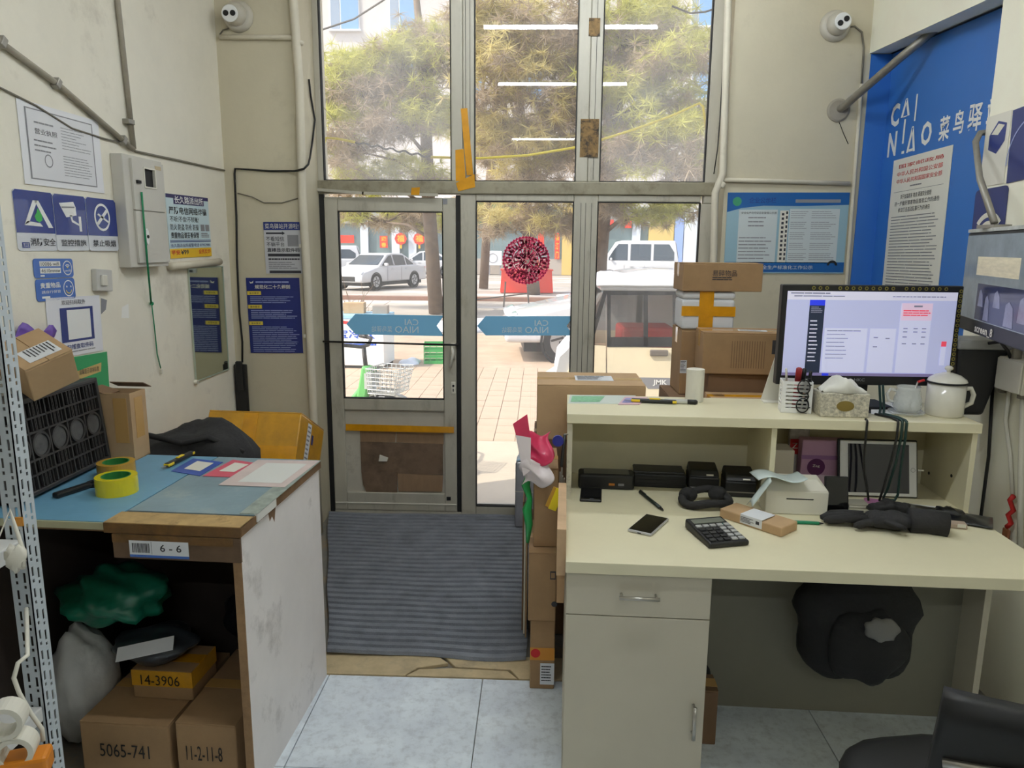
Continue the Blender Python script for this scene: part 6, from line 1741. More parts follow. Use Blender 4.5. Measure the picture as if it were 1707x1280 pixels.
# yellow tapes on the frame
def tape_on(label, pts, y):
    vs = [PY(a, b_, y) for a, b_ in pts]
    cx = sum(vs, Vector()) / len(vs); n = len(vs)
    o = MB().add([v - cx for v in vs] + [v - cx + Vector((0, .002, 0)) for v in vs], [tuple(range(n)), tuple(range(2 * n - 1, n - 1, -1))] + [(k, n + k, n + (k + 1) % n, (k + 1) % n) for k in range(n)]).build('tape_strip', M_TAPEY)
    o.location = cx
    return tag(o, label, 'tape')
tape_on('long yellow tape strip up the mullion above the door post', [(768, 181), (779, 180), (789, 292), (778, 292)], Y0 - .0085)
tape_on('short wide yellow tape patch beside the long strip', [(759, 250), (773, 248), (777, 312), (760, 313)], Y0 - .0065)
tape_on('yellow tape wrapped over the transom below the strips', [(760, 305), (791, 290), (792, 312), (764, 319)], Y0 - .0145)
tape_on('small yellow tape tab on the transom over the door', [(686, 313), (700, 312), (699, 325), (685, 325)], Y0 - .0275)
# rope outside the upper panes
yR = Y1 + .05
M_ROPE = mat('rope_yellow', (246, 222, 40), .5)
t = thing('rope', 'yellow twisted rope strung outside across the upper panes', 'rope')
MB().tube([PY(541, 318, yR), PY(540, 240, yR), PY(544, 230, yR), PY(562, 231, yR), PY(592, 237, yR)], .0075, 7).build('left_end', M_ROPE, t, smooth=True)
MB().tube([PY(718, 262, yR), PY(800, 264, yR), PY(880, 259, yR), PY(965, 245, yR), PY(1060, 215, yR), PY(1120, 193, yR), PY(1166, 172, yR), PY(1172, 178, yR), PY(1177, 215, yR)], .0075, 7).build('span', M_ROPE, t, smooth=True)
tw = [PY(592 + 126 * k / 24, 237 + 25 * k / 24 + 2.2 * math.sin(k * 1.5), yR + .006 * math.cos(k * 1.5)) for k in range(25)]
MB().tube(tw, .006, 6).build('knotted_length', mat('rope_dark', (70, 66, 56), .7), t, smooth=True)
MB().tube([PY(529, 165, yR), PY(560, 205, yR), PY(588, 236, yR)], .003, 6).build('stay', mat('rope_pale', (200, 186, 140), .6), t, smooth=True)
# ================================================================== outside: ground
M_PAVE = mat('paver', (186, 164, 142), .8, var=.12, scale=3, stain=((150, 134, 118), 2, .5, .7, .5))
gr = struct(MB().box(-40, 4.60, GZ - .3, 40, 140, GZ - .03).build('ground', mat('street_snow', (168, 160, 150), .85, var=.15, scale=.5, stain=((214, 212, 212), .35, .50, .66, .8), stretch=(.5, 1.6, 1))))
st = struct(MB().box(-2.1, 4.46, GZ - .3, 2.3, 4.62, -.02).build('trim_2', mat('concrete', (186, 180, 170), .8, var=.08, scale=4)))
st['label'] = 'concrete door step outside the shopfront'
pv = struct(MB().box(-8, 4.62, GZ - .04, 8, 15, GZ - .012).build('pavement', mat('joint_grey', (158, 138, 120), .9)))
yS = PZ(830, 735, GZ).y
# smooth slabs by the door
M_SLAB = mat('slab', (190, 178, 160), .75, var=.06, scale=3)
xs_ = [-4.2, -3.0, -1.8, -.62, .55, 1.75, 3.0]
for k in range(len(xs_) - 1):
    MB().box(xs_[k] + .004, 4.625, GZ - .012, xs_[k + 1] - .004, yS - .004, GZ).build('slab', M_SLAB, pv)
# small pavers further out: rows seen through the lower panes
n = 0
pm = None
PWx, PWy = .20, .30
y = yS
row = 0
while y < 10.6 and n < 300:
    xa, xb = -2.9 * y / 7.2, .35 * y / 6.0
    x = math.floor(xa / PWx) * PWx
    while x < xb and n < 300:
        if pm is None:
            pm = MB().box(.003, .003, -.012, PWx - .003, PWy - .003, .0).build('paver', M_PAVE, pv, loc=(x, y, GZ))
        else:
            inst('paver', pm, pv, (x, y, GZ + random.uniform(-.002, .002)))
        n += 1; x += PWx
    y += PWy; row += 1
MB().box(-8, y, GZ - .012, 8, 15, GZ - .001).build('paver_field', M_PAVE, pv)
yRest = y
# snow patches
M_SNOW = mat('snow', (222, 225, 232), .7, var=.04, scale=2, bump=.3, bscale=6)
def snow(label, p, r, hgt):
    t = thing('snow_heap', label, 'snow', (p.x, p.y, GZ))
    MB().blob((0, 0, 0), (r[0], r[1], hgt), 26, 14, lambda d: 1 + .15 * math.sin(5 * d[0] + 3 * d[1]) + .1 * math.sin(11 * d[1])).build('heap', M_SNOW, t, smooth=True)
snow('long low snow bank under the trees outside', PZ(715, 548, GZ), (1.3, .6, .16), .14)
snow('low snow bank in front of the white car', PZ(868, 540, GZ), (1.3, .8, .2), .15)
snow('flat snow patch on the pavement beside the freezer', PZ(685, 604, GZ), (.16, .32, .06), .05)
snow('snow strip along the far kerb', PZ(990, 494, GZ), (1.2, .8, .2), .12)
# far kerb
MB().box(-30, 24.6, GZ - .1, 30, 25.0, GZ + .10).build('kerb', mat('kerb_brown', (138, 106, 92), .85, var=.15), gr)

# ------------------------------------------------------------------ cars
M_CARW = mat('car_white', (196, 197, 200), .25, coat=.6)
M_CARG = mat('car_glass', (52, 62, 70), .06, spec=.8)
M_TYRE = mat('tyre', (30, 30, 31), .8)
M_RIM = mat('alloy', (176, 178, 182), .3, metal=.7)
M_CARB = mat('car_trim', (26, 26, 28), .5)
M_HEADL = mat('headlight', (210, 216, 222), .1, coat=.8)
def car(name, label, loc, rz, L=4.6, Wd=1.78, Hc=1.46, kind='sedan', paint=None):
    """car facing local -x; origin on the ground under its middle"""
    paint = paint or M_CARW
    t = thing(name, label, 'car', loc, rz)
    h = L / 2
    if kind == 'sedan':
        low = [(-h, .30), (-h, .55), (-h + .12, .70), (-h + 1.15, .92), (h - 1.0, .98), (h - .08, .92), (h, .60), (h - .02, .30)]
        cab = [(-h + 1.12, .90), (-h + 1.95, Hc - .05), (-h + 2.35, Hc), (h - 1.55, Hc - .02), (h - .62, .96)]
        glz = [(-h + 1.35, .96), (-h + 2.02, Hc - .10), (-h + 2.4, Hc - .07), (h - 1.60, Hc - .09), (h - .95, .99)]
        wx = (-h + .92, h - .98); wr = .325
    else:
        low = [(-h, .35), (-h, .85), (-h + .10, 1.02), (-h + .45, 1.12), (h - .05, 1.12), (h, .8), (h, .35)]
        cab = [(-h + .40, 1.10), (-h + 1.0, Hc - .08), (-h + 1.35, Hc), (h - .25, Hc), (h - .06, 1.10)]
        glz = [(-h + .62, 1.14), (-h + 1.10, Hc - .18), (h - .35, Hc - .18), (h - .22, 1.14)]
        wx = (-h + .75, h - .75); wr = .31
    def ext(poly, w0, w1=None, zsplit=None):
        mb = MB(); n = len(poly); ins = w1 if w1 is not None else w0
        zmin = min(z for _, z in poly); zmax = max(z for _, z in poly)
        def ww(z): return w0 + (ins - w0) * (z - zmin) / (zmax - zmin + 1e-6)
        vs = [(x, -ww(z), z) for x, z in poly] + [(x, ww(z), z) for x, z in poly]
        return mb.add(vs, [tuple(range(n)), tuple(range(2 * n - 1, n - 1, -1))] + [(k, n + k, n + (k + 1) % n, (k + 1) % n) for k in range(n)])
    ext(low, Wd / 2).build('body', paint, t, bevel=.07, seg=3, smooth=True)
    ext(cab, Wd / 2 - .03, Wd / 2 - .22).build('cabin', paint, t, bevel=.05, seg=3, smooth=True)
    # side windows as panes following the leaning cabin side
    zc0 = cab[0][1]; zc1 = max(z for _, z in cab)
    def side_w(z): return (Wd / 2 - .03) + (-.19) * (z - min(q[1] for q in cab)) / (zc1 - min(q[1] for q in cab))
    segs = [(.02, .36), (.40, .74), (.78, .98)] if kind == 'sedan' else [(.02, .30), (.34, .64), (.68, .98)]
    gx0, gx1 = glz[0][0], glz[-1][0]; zb_ = glz[0][1]; ztp = max(z for _, z in glz)
    def topz(x):
        for (xa, za), (xb, zb2) in zip(glz[:-1], glz[1:]):
            if xa <= x <= xb: return za + (zb2 - za) * (x - xa) / (xb - xa + 1e-9)
        return zb_
    for s in (-1, 1):
        for (a_, b_) in segs:
            xa, xb = gx0 + (gx1 - gx0) * a_, gx0 + (gx1 - gx0) * b_
            xsn = [xa + (xb - xa) * k / 4 for k in range(5)]
            poly = [(x, zb_) for x in (xa, xb)] + [(x, max(zb_ + .01, topz(x))) for x in reversed(xsn)]
            MB().add([(x, s * (side_w(z) + .012), z) for x, z in poly], [tuple(range(len(poly))) if s < 0 else tuple(reversed(range(len(poly))))]).build('side_window', M_CARG, t)
    # windscreen and rear window
    for (p0, p1, nm) in ((cab[0], cab[1], 'windscreen'), (cab[-1], cab[-2], 'rear_window')):
        q0 = (p0[0] * .85 + p1[0] * .15, p0[1] * .85 + p1[1] * .15); q1 = (p0[0] * .1 + p1[0] * .9, p0[1] * .1 + p1[1] * .9)
        dx = -.02 if nm == 'windscreen' else .02
        MB().add([(q0[0] + dx, -side_w(q0[1]) + .09, q0[1] + .012), (q0[0] + dx, side_w(q0[1]) - .09, q0[1] + .012), (q1[0] + dx, side_w(q1[1]) - .09, q1[1] + .012), (q1[0] + dx, -side_w(q1[1]) + .09, q1[1] + .012)], [(0, 1, 2, 3)]).build(nm, M_CARG, t)
    for x in wx:
        for s in (-1, 1):
            ya = s * (Wd / 2 - .18); yb = s * (Wd / 2 + .005)
            w_ = MB().cyl((x, ya, wr), (x, yb, wr), wr, 24).build('wheel', M_TYRE, t)
            MB().cyl((x, yb - s * .02, wr), (x, yb + s * .006, wr), wr * .68, 20).build('rim', M_RIM, w_)
            sp_ = MB()
            for k in range(5):
                a_ = 2 * math.pi * k / 5
                sp_.boxc((x + wr * .36 * math.cos(a_ + .3), yb + s * .009, wr + wr * .36 * math.sin(a_ + .3)), (wr * .62, .006, wr * .10), (0, -(a_ + .9), 0))
            sp_.build('spoke', M_CARB, w_)
            MB().lathe([(wr * 1.04, 0), (wr * 1.16, 0), (wr * 1.16, .012), (wr * 1.04, .012), (wr * 1.04, 0)], 24, (x, s * (Wd / 2 + .0) + (.012 if s > 0 else 0), wr), axis='y', close=False).build('wheel_arch', M_CARB, t)
    for s in (-1, 1):
        MB().boxc((-h + .12, s * (Wd / 2 - .22), .66), (.20, .34, .13), (0, R(-25), 0)).build('headlight', M_HEADL, t, bevel=.03)
        MB().boxc((h - .04, s * (Wd / 2 - .2), .82), (.10, .3, .14)).build('tail_light', M_RED, t, bevel=.02)
        MB().boxc((cab[0][0] + .42, s * (Wd / 2 + .06), 1.0 if kind == 'sedan' else 1.2), (.10, .18, .12)).build('door_mirror', paint, t, bevel=.03)
        for xx in (-.25, .75): MB().boxc((xx, s * (Wd / 2 + .006), .82), (.16, .02, .03)).build('door_handle', M_RIM, t)
        for xx in (-.62, .38): MB().boxc((xx, s * (Wd / 2 + .001), .62), (.012, .004, .55)).build('door_seam', M_CARB, t)
    MB().boxc((-h + .01, 0, .45), (.04, 1.1, .20)).build('grille', M_CARB, t, bevel=.02)
    MB().box(-h + .3, -Wd / 2 + .1, .16, h - .3, Wd / 2 - .1, .34).build('underbody', M_CARB, t)
    return t
f_ = PZ(612, 484, GZ); 
rW = Vector(((705 - 899) / 1230 * 33.2, 33.0, GZ))
fW = Vector((f_.x, f_.y, GZ))
dv = (rW - fW); rzS = math.atan2(dv.y, dv.x)
cc = (fW + rW) / 2 + Vector((math.sin(rzS), -math.cos(rzS), 0)) * -.85
car('parked_sedan', 'white parked sedan with alloy wheels across the street', cc, rzS, 4.65, 1.80, 1.46)
car('parked_car', 'white car behind the sedan, only its rear end in view through the door glass', Vector((-11.0, 36.5, GZ)), R(12), 4.5, 1.8, 1.75, 'van')
car('parked_car', 'white car far behind the sedan roof beside the lanterns', Vector((-6.6, 43.0, GZ)), R(5), 4.4, 1.75, 1.5)
# white car in front of the shop, facing left
p = PZ(925, 603, GZ)
car('parked_car', 'white car with black spoked wheels parked nose in behind the tricycle', Vector((p.x + 1.45, p.y + .87, GZ)), R(4), 4.6, 1.80, 1.40).scale = (1, 1, 1.03)
car('parked_van', 'white minivan parked further down the street', Vector((5.0, 38.5, GZ)), R(-7), 4.2, 1.7, 2.12, 'van')
car('parked_car', 'white car parked beyond the minivan beside the shops', Vector((9.6, 38.5, GZ)), R(-14), 4.5, 1.8, 1.55)

# ------------------------------------------------------------------ cream electric tricycle outside the right pane
t = thing('delivery_tricycle', 'cream enclosed delivery tricycle with snow on its roof', 'tricycle', (0, 0, 0))
M_CREAM = mat('tricycle_cream', (246, 232, 200), .4, var=.03, coat=.2)
ty = 6.25
def tp_(x, y): q = PY(x, y, ty); return (q.x, q.z)
def panel(name, px, mt, y0=ty, th=.02, parent=t):
    poly = [tp_(*q) for q in px]; n_ = len(poly)
    vs = [(x, y0, z) for x, z in poly] + [(x, y0 + th, z) for x, z in poly]
    return MB().add(vs, [tuple(range(n_)), tuple(range(2 * n_ - 1, n_ - 1, -1))] + [(k, n_ + k, n_ + (k + 1) % n_, (k + 1) % n_) for k in range(n_)]).build(name, mt, parent)
TX1 = 1.75
x0_, z_r = tp_(975, 482); zr2 = tp_(1130, 480)[1]
zsill = tp_(1050, 575)[1]; zlow = tp_(1050, 668)[1]
xf = tp_(948, 600)[0]
# near side
near_door = panel('door', [(1012, 577), (1125, 580), (1124, 672), (1012, 672)], M_CREAM)
panel('front_quarter', [(952, 606), (985, 575), (1010, 577), (1010, 672), (940, 672), (938, 640)], M_CREAM)
MB().box(tp_(1127, 600)[0], ty, zlow - .1, TX1, ty + .02, zsill).build('rear_quarter', M_CREAM, t)
# window frame: pillars and glass
M_TG = glass('tricycle_glass', .04, tint=(.86, .88, .88), ior=1.5)
for (a_, b_, e_, d_) in (((1012, 483), (1018, 483), (1018, 577), (1012, 577)), ((1073, 484), (1080, 484), (1080, 577), (1073, 577)), ((1122, 484), (1133, 484), (1133, 578), (1122, 578)), ((1012, 482), (1133, 482), (1133, 492), (1012, 492)), ((1012, 562), (1133, 562), (1133, 578), (1012, 578))):
    panel('window_frame', [a_, b_, e_, d_], M_CARB, ty - .004)
panel('window_pane', [(1018, 490), (1074, 490), (1074, 564), (1018, 564)], M_TG, ty + .004, .005)
panel('window_pane', [(1079, 490), (1123, 490), (1123, 564), (1079, 564)], M_TG, ty + .004, .005)
panel('quarter_pane', [(1009, 487), (1010, 572), (985, 572), (990, 540)], M_TG, ty + .004, .005)
panel('pillar', [(1006, 484), (1013, 484), (987, 574), (978, 577)], M_CARB, ty - .006)
ex = tp_(985, 575)[0]
dep = 1.15
MB().box(ex, ty + dep - .03, zsill, TX1, ty + dep, z_r).build('far_frame', mat('tricycle_inside', (196, 196, 196), .5), t)
# far side openings: make it a frame of bars instead of a closed wall
bpy.data.objects.remove(t.children[-1])
for (xa, xb, za, zb2) in ((ex, TX1, z_r - .06, z_r), (ex, TX1, zlow, zsill), (ex + .02, ex + .08, zsill, z_r), (ex + .52, ex + .58, zsill, z_r), (ex + 1.0, ex + 1.06, zsill, z_r)):
    MB().box(xa, ty + dep - .03, za, xb, ty + dep, zb2).build('far_frame', M_CREAM, t)
MB().box(tp_(1000, 484)[0], ty - .03, z_r - .01, TX1, ty + dep + .02, z_r + .04).build('roof', M_CARW, t, bevel=.02)
MB().grid(24, 10, lambda u, v: (tp_(990, 484)[0] + (TX1 - tp_(990, 484)[0] + .02) * u, ty - .04 + (dep + .06) * v, z_r + .035 + (.075 + .02 * math.sin(u * 17) + .012 * math.sin(u * 37 + v * 9)) * (1 - (2 * v - 1) ** 6) * (1 - (2 * u - 1) ** 10))).build('roof_snow', M_SNOW, t, smooth=True, solid=.02)
MB().box(TX1 - .02, ty, zlow - .1, TX1, ty + dep, z_r).build('rear_wall', M_CREAM, t)
MB().box(xf, ty + .02, zlow - .16, TX1, ty + dep, zlow - .1).build('floor_pan', M_CARB, t)
MB().add([(ex - .02, ty, zsill), (tp_(1008, 484)[0], ty, z_r), (tp_(1008, 484)[0], ty + dep, z_r), (ex - .02, ty + dep, zsill)], [(0, 1, 2, 3)]).build('windscreen', M_TG, t, solid=.005)
MB().add([(xf, ty, zlow - .1), (ex, ty, zsill), (ex, ty + dep, zsill), (xf, ty + dep, zlow - .1)], [(0, 1, 2, 3)]).build('nose', M_CARW, t, solid=.02)
MB().boxc((ex + .55, ty + .7, zsill - .10), (.5, .5, .4)).build('seat', mat('seat_red', (176, 52, 44), .7), t, bevel=.03)
p_ = tp_(1098, 588)
MB().boxc((p_[0], ty - .012, p_[1]), (.155, .02, .055)).build('door_handle', mat('handle_grey', (120, 112, 104), .4), t, bevel=.012)
panel('stripe', [(1010, 627), (1050, 627), (1066, 642), (1056, 642), (1046, 631), (1010, 631)], M_RED, ty - .002, .001)
panel('stripe', [(985, 625), (1003, 625), (1003, 628), (985, 628)], M_RED, ty - .002, .001)
mk = panel('side_decal', [(1066, 629), (1120, 630), (1122, 648), (1080, 648)], M_GREYP, ty - .002, .001)
a_ = tp_(1088, 643); b_ = tp_(1112, 633)
o = bpy.data.objects.new('lettering', None); C.objects.link(o); o.parent = t; o.location = (a_[0], ty - .0035, a_[1]); o.rotation_euler = (R(90), 0, 0)
c = Card(o, b_[0] - a_[0], b_[1] - a_[1], 0); c.text('JMK', 0, 0, 1, 1, M_WHITE, bold=.03); c.flush()
for (wx_, wy_) in ((xf + .12, ty + dep / 2), (TX1 - .4, ty + .08), (TX1 - .4, ty + dep - .08)):
    MB().cyl((wx_, wy_ - .06, GZ + .24), (wx_, wy_ + .06, GZ + .24), .24, 24).build('wheel', M_TYRE, t)
for wx_ in (xf + .12, TX1 - .4): MB().boxc((wx_, ty + dep / 2, zlow - .2), (.06, .3, .5)).build('axle_mount', M_CARB, t)
panel('front_fairing', [(960, 560), (960, 680), (918, 680), (908, 652), (904, 642), (926, 628), (933, 596), (948, 582)], M_CARW, ty + .02, .55)
panel('fender_snow', [(960, 556), (956, 585), (940, 600), (934, 626), (926, 622), (931, 592), (946, 574)], M_SNOW, ty + .05, .48)
MB().boxc((tp_(925, 634)[0] + .08, ty + .3, GZ + .38), (.10, .4, .30)).build('fork', M_CARW, t, bevel=.03)

# ------------------------------------------------------------------ freezer chest
a = PZ(568, 613, GZ); b_ = PZ(642, 614, GZ)
t = thing('freezer_chest', 'white freezer chest with blue lettering and a red stripe outside', 'freezer', (a.x - .25, a.y, GZ), R(-3))
fw = (b_.x - a.x) + .25; fh = .72
MB().box(0, 0, .04, fw, .62, fh).build('body', M_WHITE, t, bevel=.01)
MB().box(-.01, -.01, fh, fw + .01, .63, fh + .06).build('lid', mat('lid_blue', (150, 196, 222), .4), t, bevel=.01)
MB().box(.02, .02, 0, fw - .02, .60, .04).build('plinth', M_CARB, t)
o = bpy.data.objects.new('lettering', None); C.objects.link(o); o.parent = t; o.location = (0, -.002, .04); o.rotation_euler = (R(90), 0, 0)
c = Card(o, fw, fh - .04, 0)
EB = mat('ink_blue', (30, 84, 190), .5)
c.poly([(.02, .10), (.3, .03), (.62, .08), (.92, .16), (.6, .13), (.3, .10), (.02, .15)], M_RED); c.text('宝冷饮', .22, .22, .86, .42, EB, bold=.02); c.lines(.20, .52, .88, .56, 1, EB, 1, ragged=0); c.flush()
for (i_, dx, dz, w_, h_, m_) in ((0, .16, .06, .30, .16, M_KRAFT2), (1, .55, .06, .22, .12, mat('box_grey', (150, 140, 128), .7))):
    q = Vector((a.x - .25 + dx + .25, a.y + .3, GZ + fh + .061))
    carton(('small brown carton lying on the freezer chest', 'small grey carton lying on the freezer chest')[i_], q, (w_, .22, h_), R(4), m_, seam=False)
# green crate
p = PZ(728, 604, GZ)
t = thing('bottle_crate', 'green plastic crate standing on the snow outside', 'crate', p, R(6))
mb = MB()
for z in (.0, .09, .18, .27): mb.box(-.19, -.15, z, .19, -.14, z + .04).box(-.19, .14, z, .19, .15, z + .04).box(-.19, -.14, z, -.18, .14, z + .04).box(.18, -.14, z, .19, .14, z + .04)
for x in (-.19, -.1, 0, .1, .18): mb.box(x, -.151, 0, x + .012, -.139, .31)
mb.build('frame', mat('crate_green', (40, 160, 72), .5), t)
MB().box(-.18, -.14, .0, .18, .14, .01).build('base', mat('crate_green'), t)
# leaf litter bush behind freezer
# share bike
def bike():
    t = thing('share_bike', 'green and white share bicycle with a wire basket outside the door', 'bicycle', (-1.66, 5.6, GZ), R(-15))
    MG = mat('bike_green', (96, 176, 96), .4); MSL = mat('bike_silver', (200, 204, 204), .35, metal=.4)
    for x in (-.50, .52):
        w_ = MB().tube([(x + .31 * math.cos(R(a_)), 0, .33 + .31 * math.sin(R(a_))) for a_ in range(0, 361, 15)], .02, 8, caps=False).build('wheel', M_TYRE, t, smooth=True)
        sp_ = MB()
        for k in range(10): sp_.tube([(x, 0, .33), (x + .3 * math.cos(R(36 * k)), 0, .33 + .3 * math.sin(R(36 * k)))], .0022, 4)
        sp_.cyl((x, -.03, .33), (x, .03, .33), .03, 12).build('spokes', MSL, w_)
    MB().tube([(.40, 0, .82), (.36, 0, .72), (.05, 0, .36), (-.14, 0, .34)], .032, 10).build('frame', MG, t, smooth=True)
    MB().tube([(-.14, 0, .34), (-.24, 0, .80)], .022, 10).build('seat_tube', MG, t, smooth=True)
    MB().tube([(-.14, 0, .34), (-.50, 0, .33), (-.22, 0, .68)], .014, 8).build('rear_stay', MSL, t, smooth=True)
    MB().tube([(.40, 0, .84), (.45, 0, .62), (.52, .0, .33)], .018, 8).build('fork', MSL, t, smooth=True)
    MB().tube([(.37, 0, .80), (.35, 0, 1.02)], .018, 8).build('stem', M_CARB, t, smooth=True)
    MB().tube([(.22, -.27, 1.06), (.30, -.22, 1.05), (.36, -.06, 1.02), (.36, .06, 1.02), (.30, .22, 1.05), (.22, .27, 1.06)], .014, 8).build('handlebar', M_CARB, t, smooth=True)
    for s in (-1, 1): MB().tube([(.25, s * .25, 1.056), (.17, s * .28, 1.06)], .017, 8).build('grip', M_BLACK, t, smooth=True)
    MB().blob((-.26, 0, .85), (.14, .08, .04), 16, 10).build('saddle', M_BLACK, t, smooth=True)
    MB().tube([(-.24, 0, .78), (-.25, 0, .85)], .014, 8).build('seat_post', MSL, t, smooth=True)
    bk = MB()
    x0, x1, y0, y1, z0, z1 = .44, .70, -.14, .14, .68, .87
    for k in range(7):
        z = z0 + (z1 - z0) * k / 6; f = .82 + .18 * k / 6
        pts = [(x0, y0 * f, z), (x0 + (x1 - x0) * f, y0 * f, z), (x0 + (x1 - x0) * f, y1 * f, z), (x0, y1 * f, z), (x0, y0 * f, z)]
        bk.tube(pts, .004, 5)
    for k in range(9):
        y = y0 + (y1 - y0) * k / 8
        bk.tube([(x0, y * .82, z0), (x0, y, z1)], .0035, 4); bk.tube([(x0 + (x1 - x0) * .82, y * .82, z0), (x1, y, z1)], .0035, 4); bk.tube([(x0, y * .82, z0), (x0 + (x1 - x0) * .82, y * .82, z0)], .0035, 4)
    for k in range(1, 7):
        x = x0 + (x1 - x0) * k / 7
        for s in (y0, y1): bk.tube([(x, s * .82, z0), (x, s, z1)], .0035, 4)
    bk.build('basket', MSL, t)
    MB().boxc((.37, 0, .74), (.09, .11, .26), (0, R(12), 0)).build('front_panel', MG, t, bevel=.02)
    MB().boxc((.41, 0, .76), (.06, .12, .12)).build('basket_mount', MSL, t)
    MB().cyl((.48, 0, .60), (.53, 0, .60), .05, 14).build('lamp', M_WHITE, t)
    MB().boxc((-.45, 0, .56), (.10, .06, .12)).build('lock_box', M_WHITE, t, bevel=.02)
    MB().cyl((-.14, -.05, .33), (-.14, .05, .33), .05, 14).build('crank', M_CARB, t)
    for s in (-1, 1): MB().tube([(-.14, s * .05, .33), (-.14 + s * .12, s * .06, .24), (-.14 + s * .12, s * .14, .24)], .010, 6).build('pedal', M_CARB, t)
    for x in (-.5, .52): MB().tube([(x + .345 * math.cos(R(a_)), 0, .33 + .345 * math.sin(R(a_))) for a_ in range(20, 160, 14)], [.022] * 10, 6).build('mudguard', MSL, t, smooth=True)
bike()

# ------------------------------------------------------------------ pines
M_BARK = mat('bark', (112, 96, 82), .9, var=.25, scale=7, bump=.6, bscale=18)
M_NEED = leafy('pine_needles', (198, 198, 108), .25)
M_NEED3 = leafy('pine_needles_shaded', (176, 160, 136), .25)
M_NEED2 = leafy('pine_needles_warm', (208, 196, 136), .25)
def needles(centres, rad, per, ln, wd):
    """radiating needle tufts as one mesh"""
    n = len(centres) * per
    c0 = np.repeat(np.asarray(centres), per, 0)
    d = rng.normal(size=(n, 3)); d[:, 2] = d[:, 2] * .8 + .15
    d /= np.linalg.norm(d, axis=1, keepdims=True)
    side = np.cross(d, rng.normal(size=(n, 3))); side /= np.linalg.norm(side, axis=1, keepdims=True)
    L_ = ln * rng.uniform(.7, 1.3, (n, 1))
    base = c0 + d * .01
    v = np.stack([base - side * wd, base + side * wd, base + d * L_ + np.array([0, 0, -.12]) * L_], 1).reshape(-1, 3)
    return v
def tri_mesh(name, v, mt, parent):
    me = bpy.data.meshes.new(name); n = len(v) // 3
    me.vertices.add(len(v)); me.vertices.foreach_set('co', v.astype(np.float32).ravel())
    me.loops.add(len(v)); me.loops.foreach_set('vertex_index', np.arange(len(v), dtype=np.int32))
    me.polygons.add(n); me.polygons.foreach_set('loop_start', np.arange(0, len(v), 3, dtype=np.int32)); me.polygons.foreach_set('loop_total', np.full(n, 3, dtype=np.int32))
    me.update(calc_edges=True); me.materials.append(mt)
    o = bpy.data.objects.new(name, me); C.objects.link(o); o.parent = parent
    return o
def pine(label, base, lean, top, trunk_r, crowns, tufts, per, ln, wd, mt, branches=14, shade_share=.35):
    """crowns: list of (centre, radii) in world space"""
    t = thing('pine_tree', label, 'tree', base)
    b = Vector(base)
    pts = [Vector((0, 0, 0)), Vector(lean) * .35 + Vector((0, 0, top * .35)), Vector(lean) * .7 + Vector((.1, 0, top * .7)), Vector(lean) + Vector((0, 0, top))]
    MB().tube(pts, [trunk_r * 1.15, trunk_r, trunk_r * .75, trunk_r * .3], 10).build('trunk', M_BARK, t, smooth=True)
    br = MB(); green = []; brown = []
    tot = sum((r[0] * r[1] * r[2]) ** .8 for _, r in crowns)
    for (c_, r_) in crowns:
        k = max(40, int(tufts * (r_[0] * r_[1] * r_[2]) ** .8 / tot))
        c_ = Vector(c_) - b
        zz = min(max(c_.z - .6, 1), top * .97); f = zz / top
        trunk_pt = Vector(lean) * f + Vector((0, 0, zz))
        hub = trunk_pt.lerp(c_, .75)
        br.tube([trunk_pt, trunk_pt.lerp(hub, .5) + Vector((0, 0, .15)), hub], [trunk_r * .32, trunk_r * .22, trunk_r * .12], 6)
        nb = max(8, k // 16)
        for q in range(nb):
            d = rng.normal(size=3); d /= np.linalg.norm(d)
            tip = np.array(c_) + d * (rng.uniform(.25, 1) ** .5) * np.array(r_)
            if q % 2 == 0:
                br.tube([hub, hub.lerp(Vector(tip), .55) + Vector((0, 0, .12)), Vector(tip)], [.03, .018, .006], 5)
            m_ = k // nb
            pts_ = tip + rng.normal(size=(m_, 3)) * np.array([.30, .30, .13]) * (.5 + .5 * min(r_))
            (brown if rng.random() < shade_share * (1.25 - .9 * d[2]) else green).append(pts_)  # grey-brown tufts gather low in the crown as its painted shade
    br.build('branches', M_BARK, t, smooth=True)
    for nm, cs, m_ in (('needles', green, mt), ('shaded_needles', brown, M_NEED3)):
        if cs:
            o = tri_mesh(nm, needles(np.concatenate(cs), 0, per, ln, wd), m_, t); o['kind'] = 'stuff'
    return t
def at(x, y, Y): return tuple(PY(x, y, Y))
b1 = PZ(727, 522, GZ)
pine('tall pine with broad crown outside the pane above the door', (b1.x, b1.y, GZ), (-.45, -.3, 0), 8.6, .17,
     [(at(655, 120, 18.5), (1.4, 1.1, .62)), (at(600, 150, 18), (1.0, .9, .6)), (at(735, 85, 19), (1.0, 1.0, .75)), (at(575, 240, 17.5), (.7, .8, .6)), (at(640, 200, 18), (1.0, .9, .4)), (at(720, 190, 20), (.7, .9, .5)), (at(550, 165, 18.5), (.45, .7, .45)), (at(600, 300, 18.5), (.9, .9, .4)), (at(690, 285, 19), (.8, .8, .3)), (at(620, 362, 21), (1.5, .9, .25)), (at(700, 368, 22), (1.2, .9, .22))],
     2800, 22, .30, .009, M_NEED)
b2 = PZ(806, 481, GZ)
pine('slim pine trunk standing further back behind the pane above the paper cut', (b2.x, b2.y, GZ), (.6, 0, 0), 11.5, .17,
     [(at(835, 230, 28), (2.0, 1.3, 1.0)), (at(830, 60, 28), (2.0, 1.3, 1.4)), (at(815, 350, 28), (1.5, 1.1, .5))],
     1300, 18, .40, .014, M_NEED2)
b3 = PZ(890, 490, GZ)
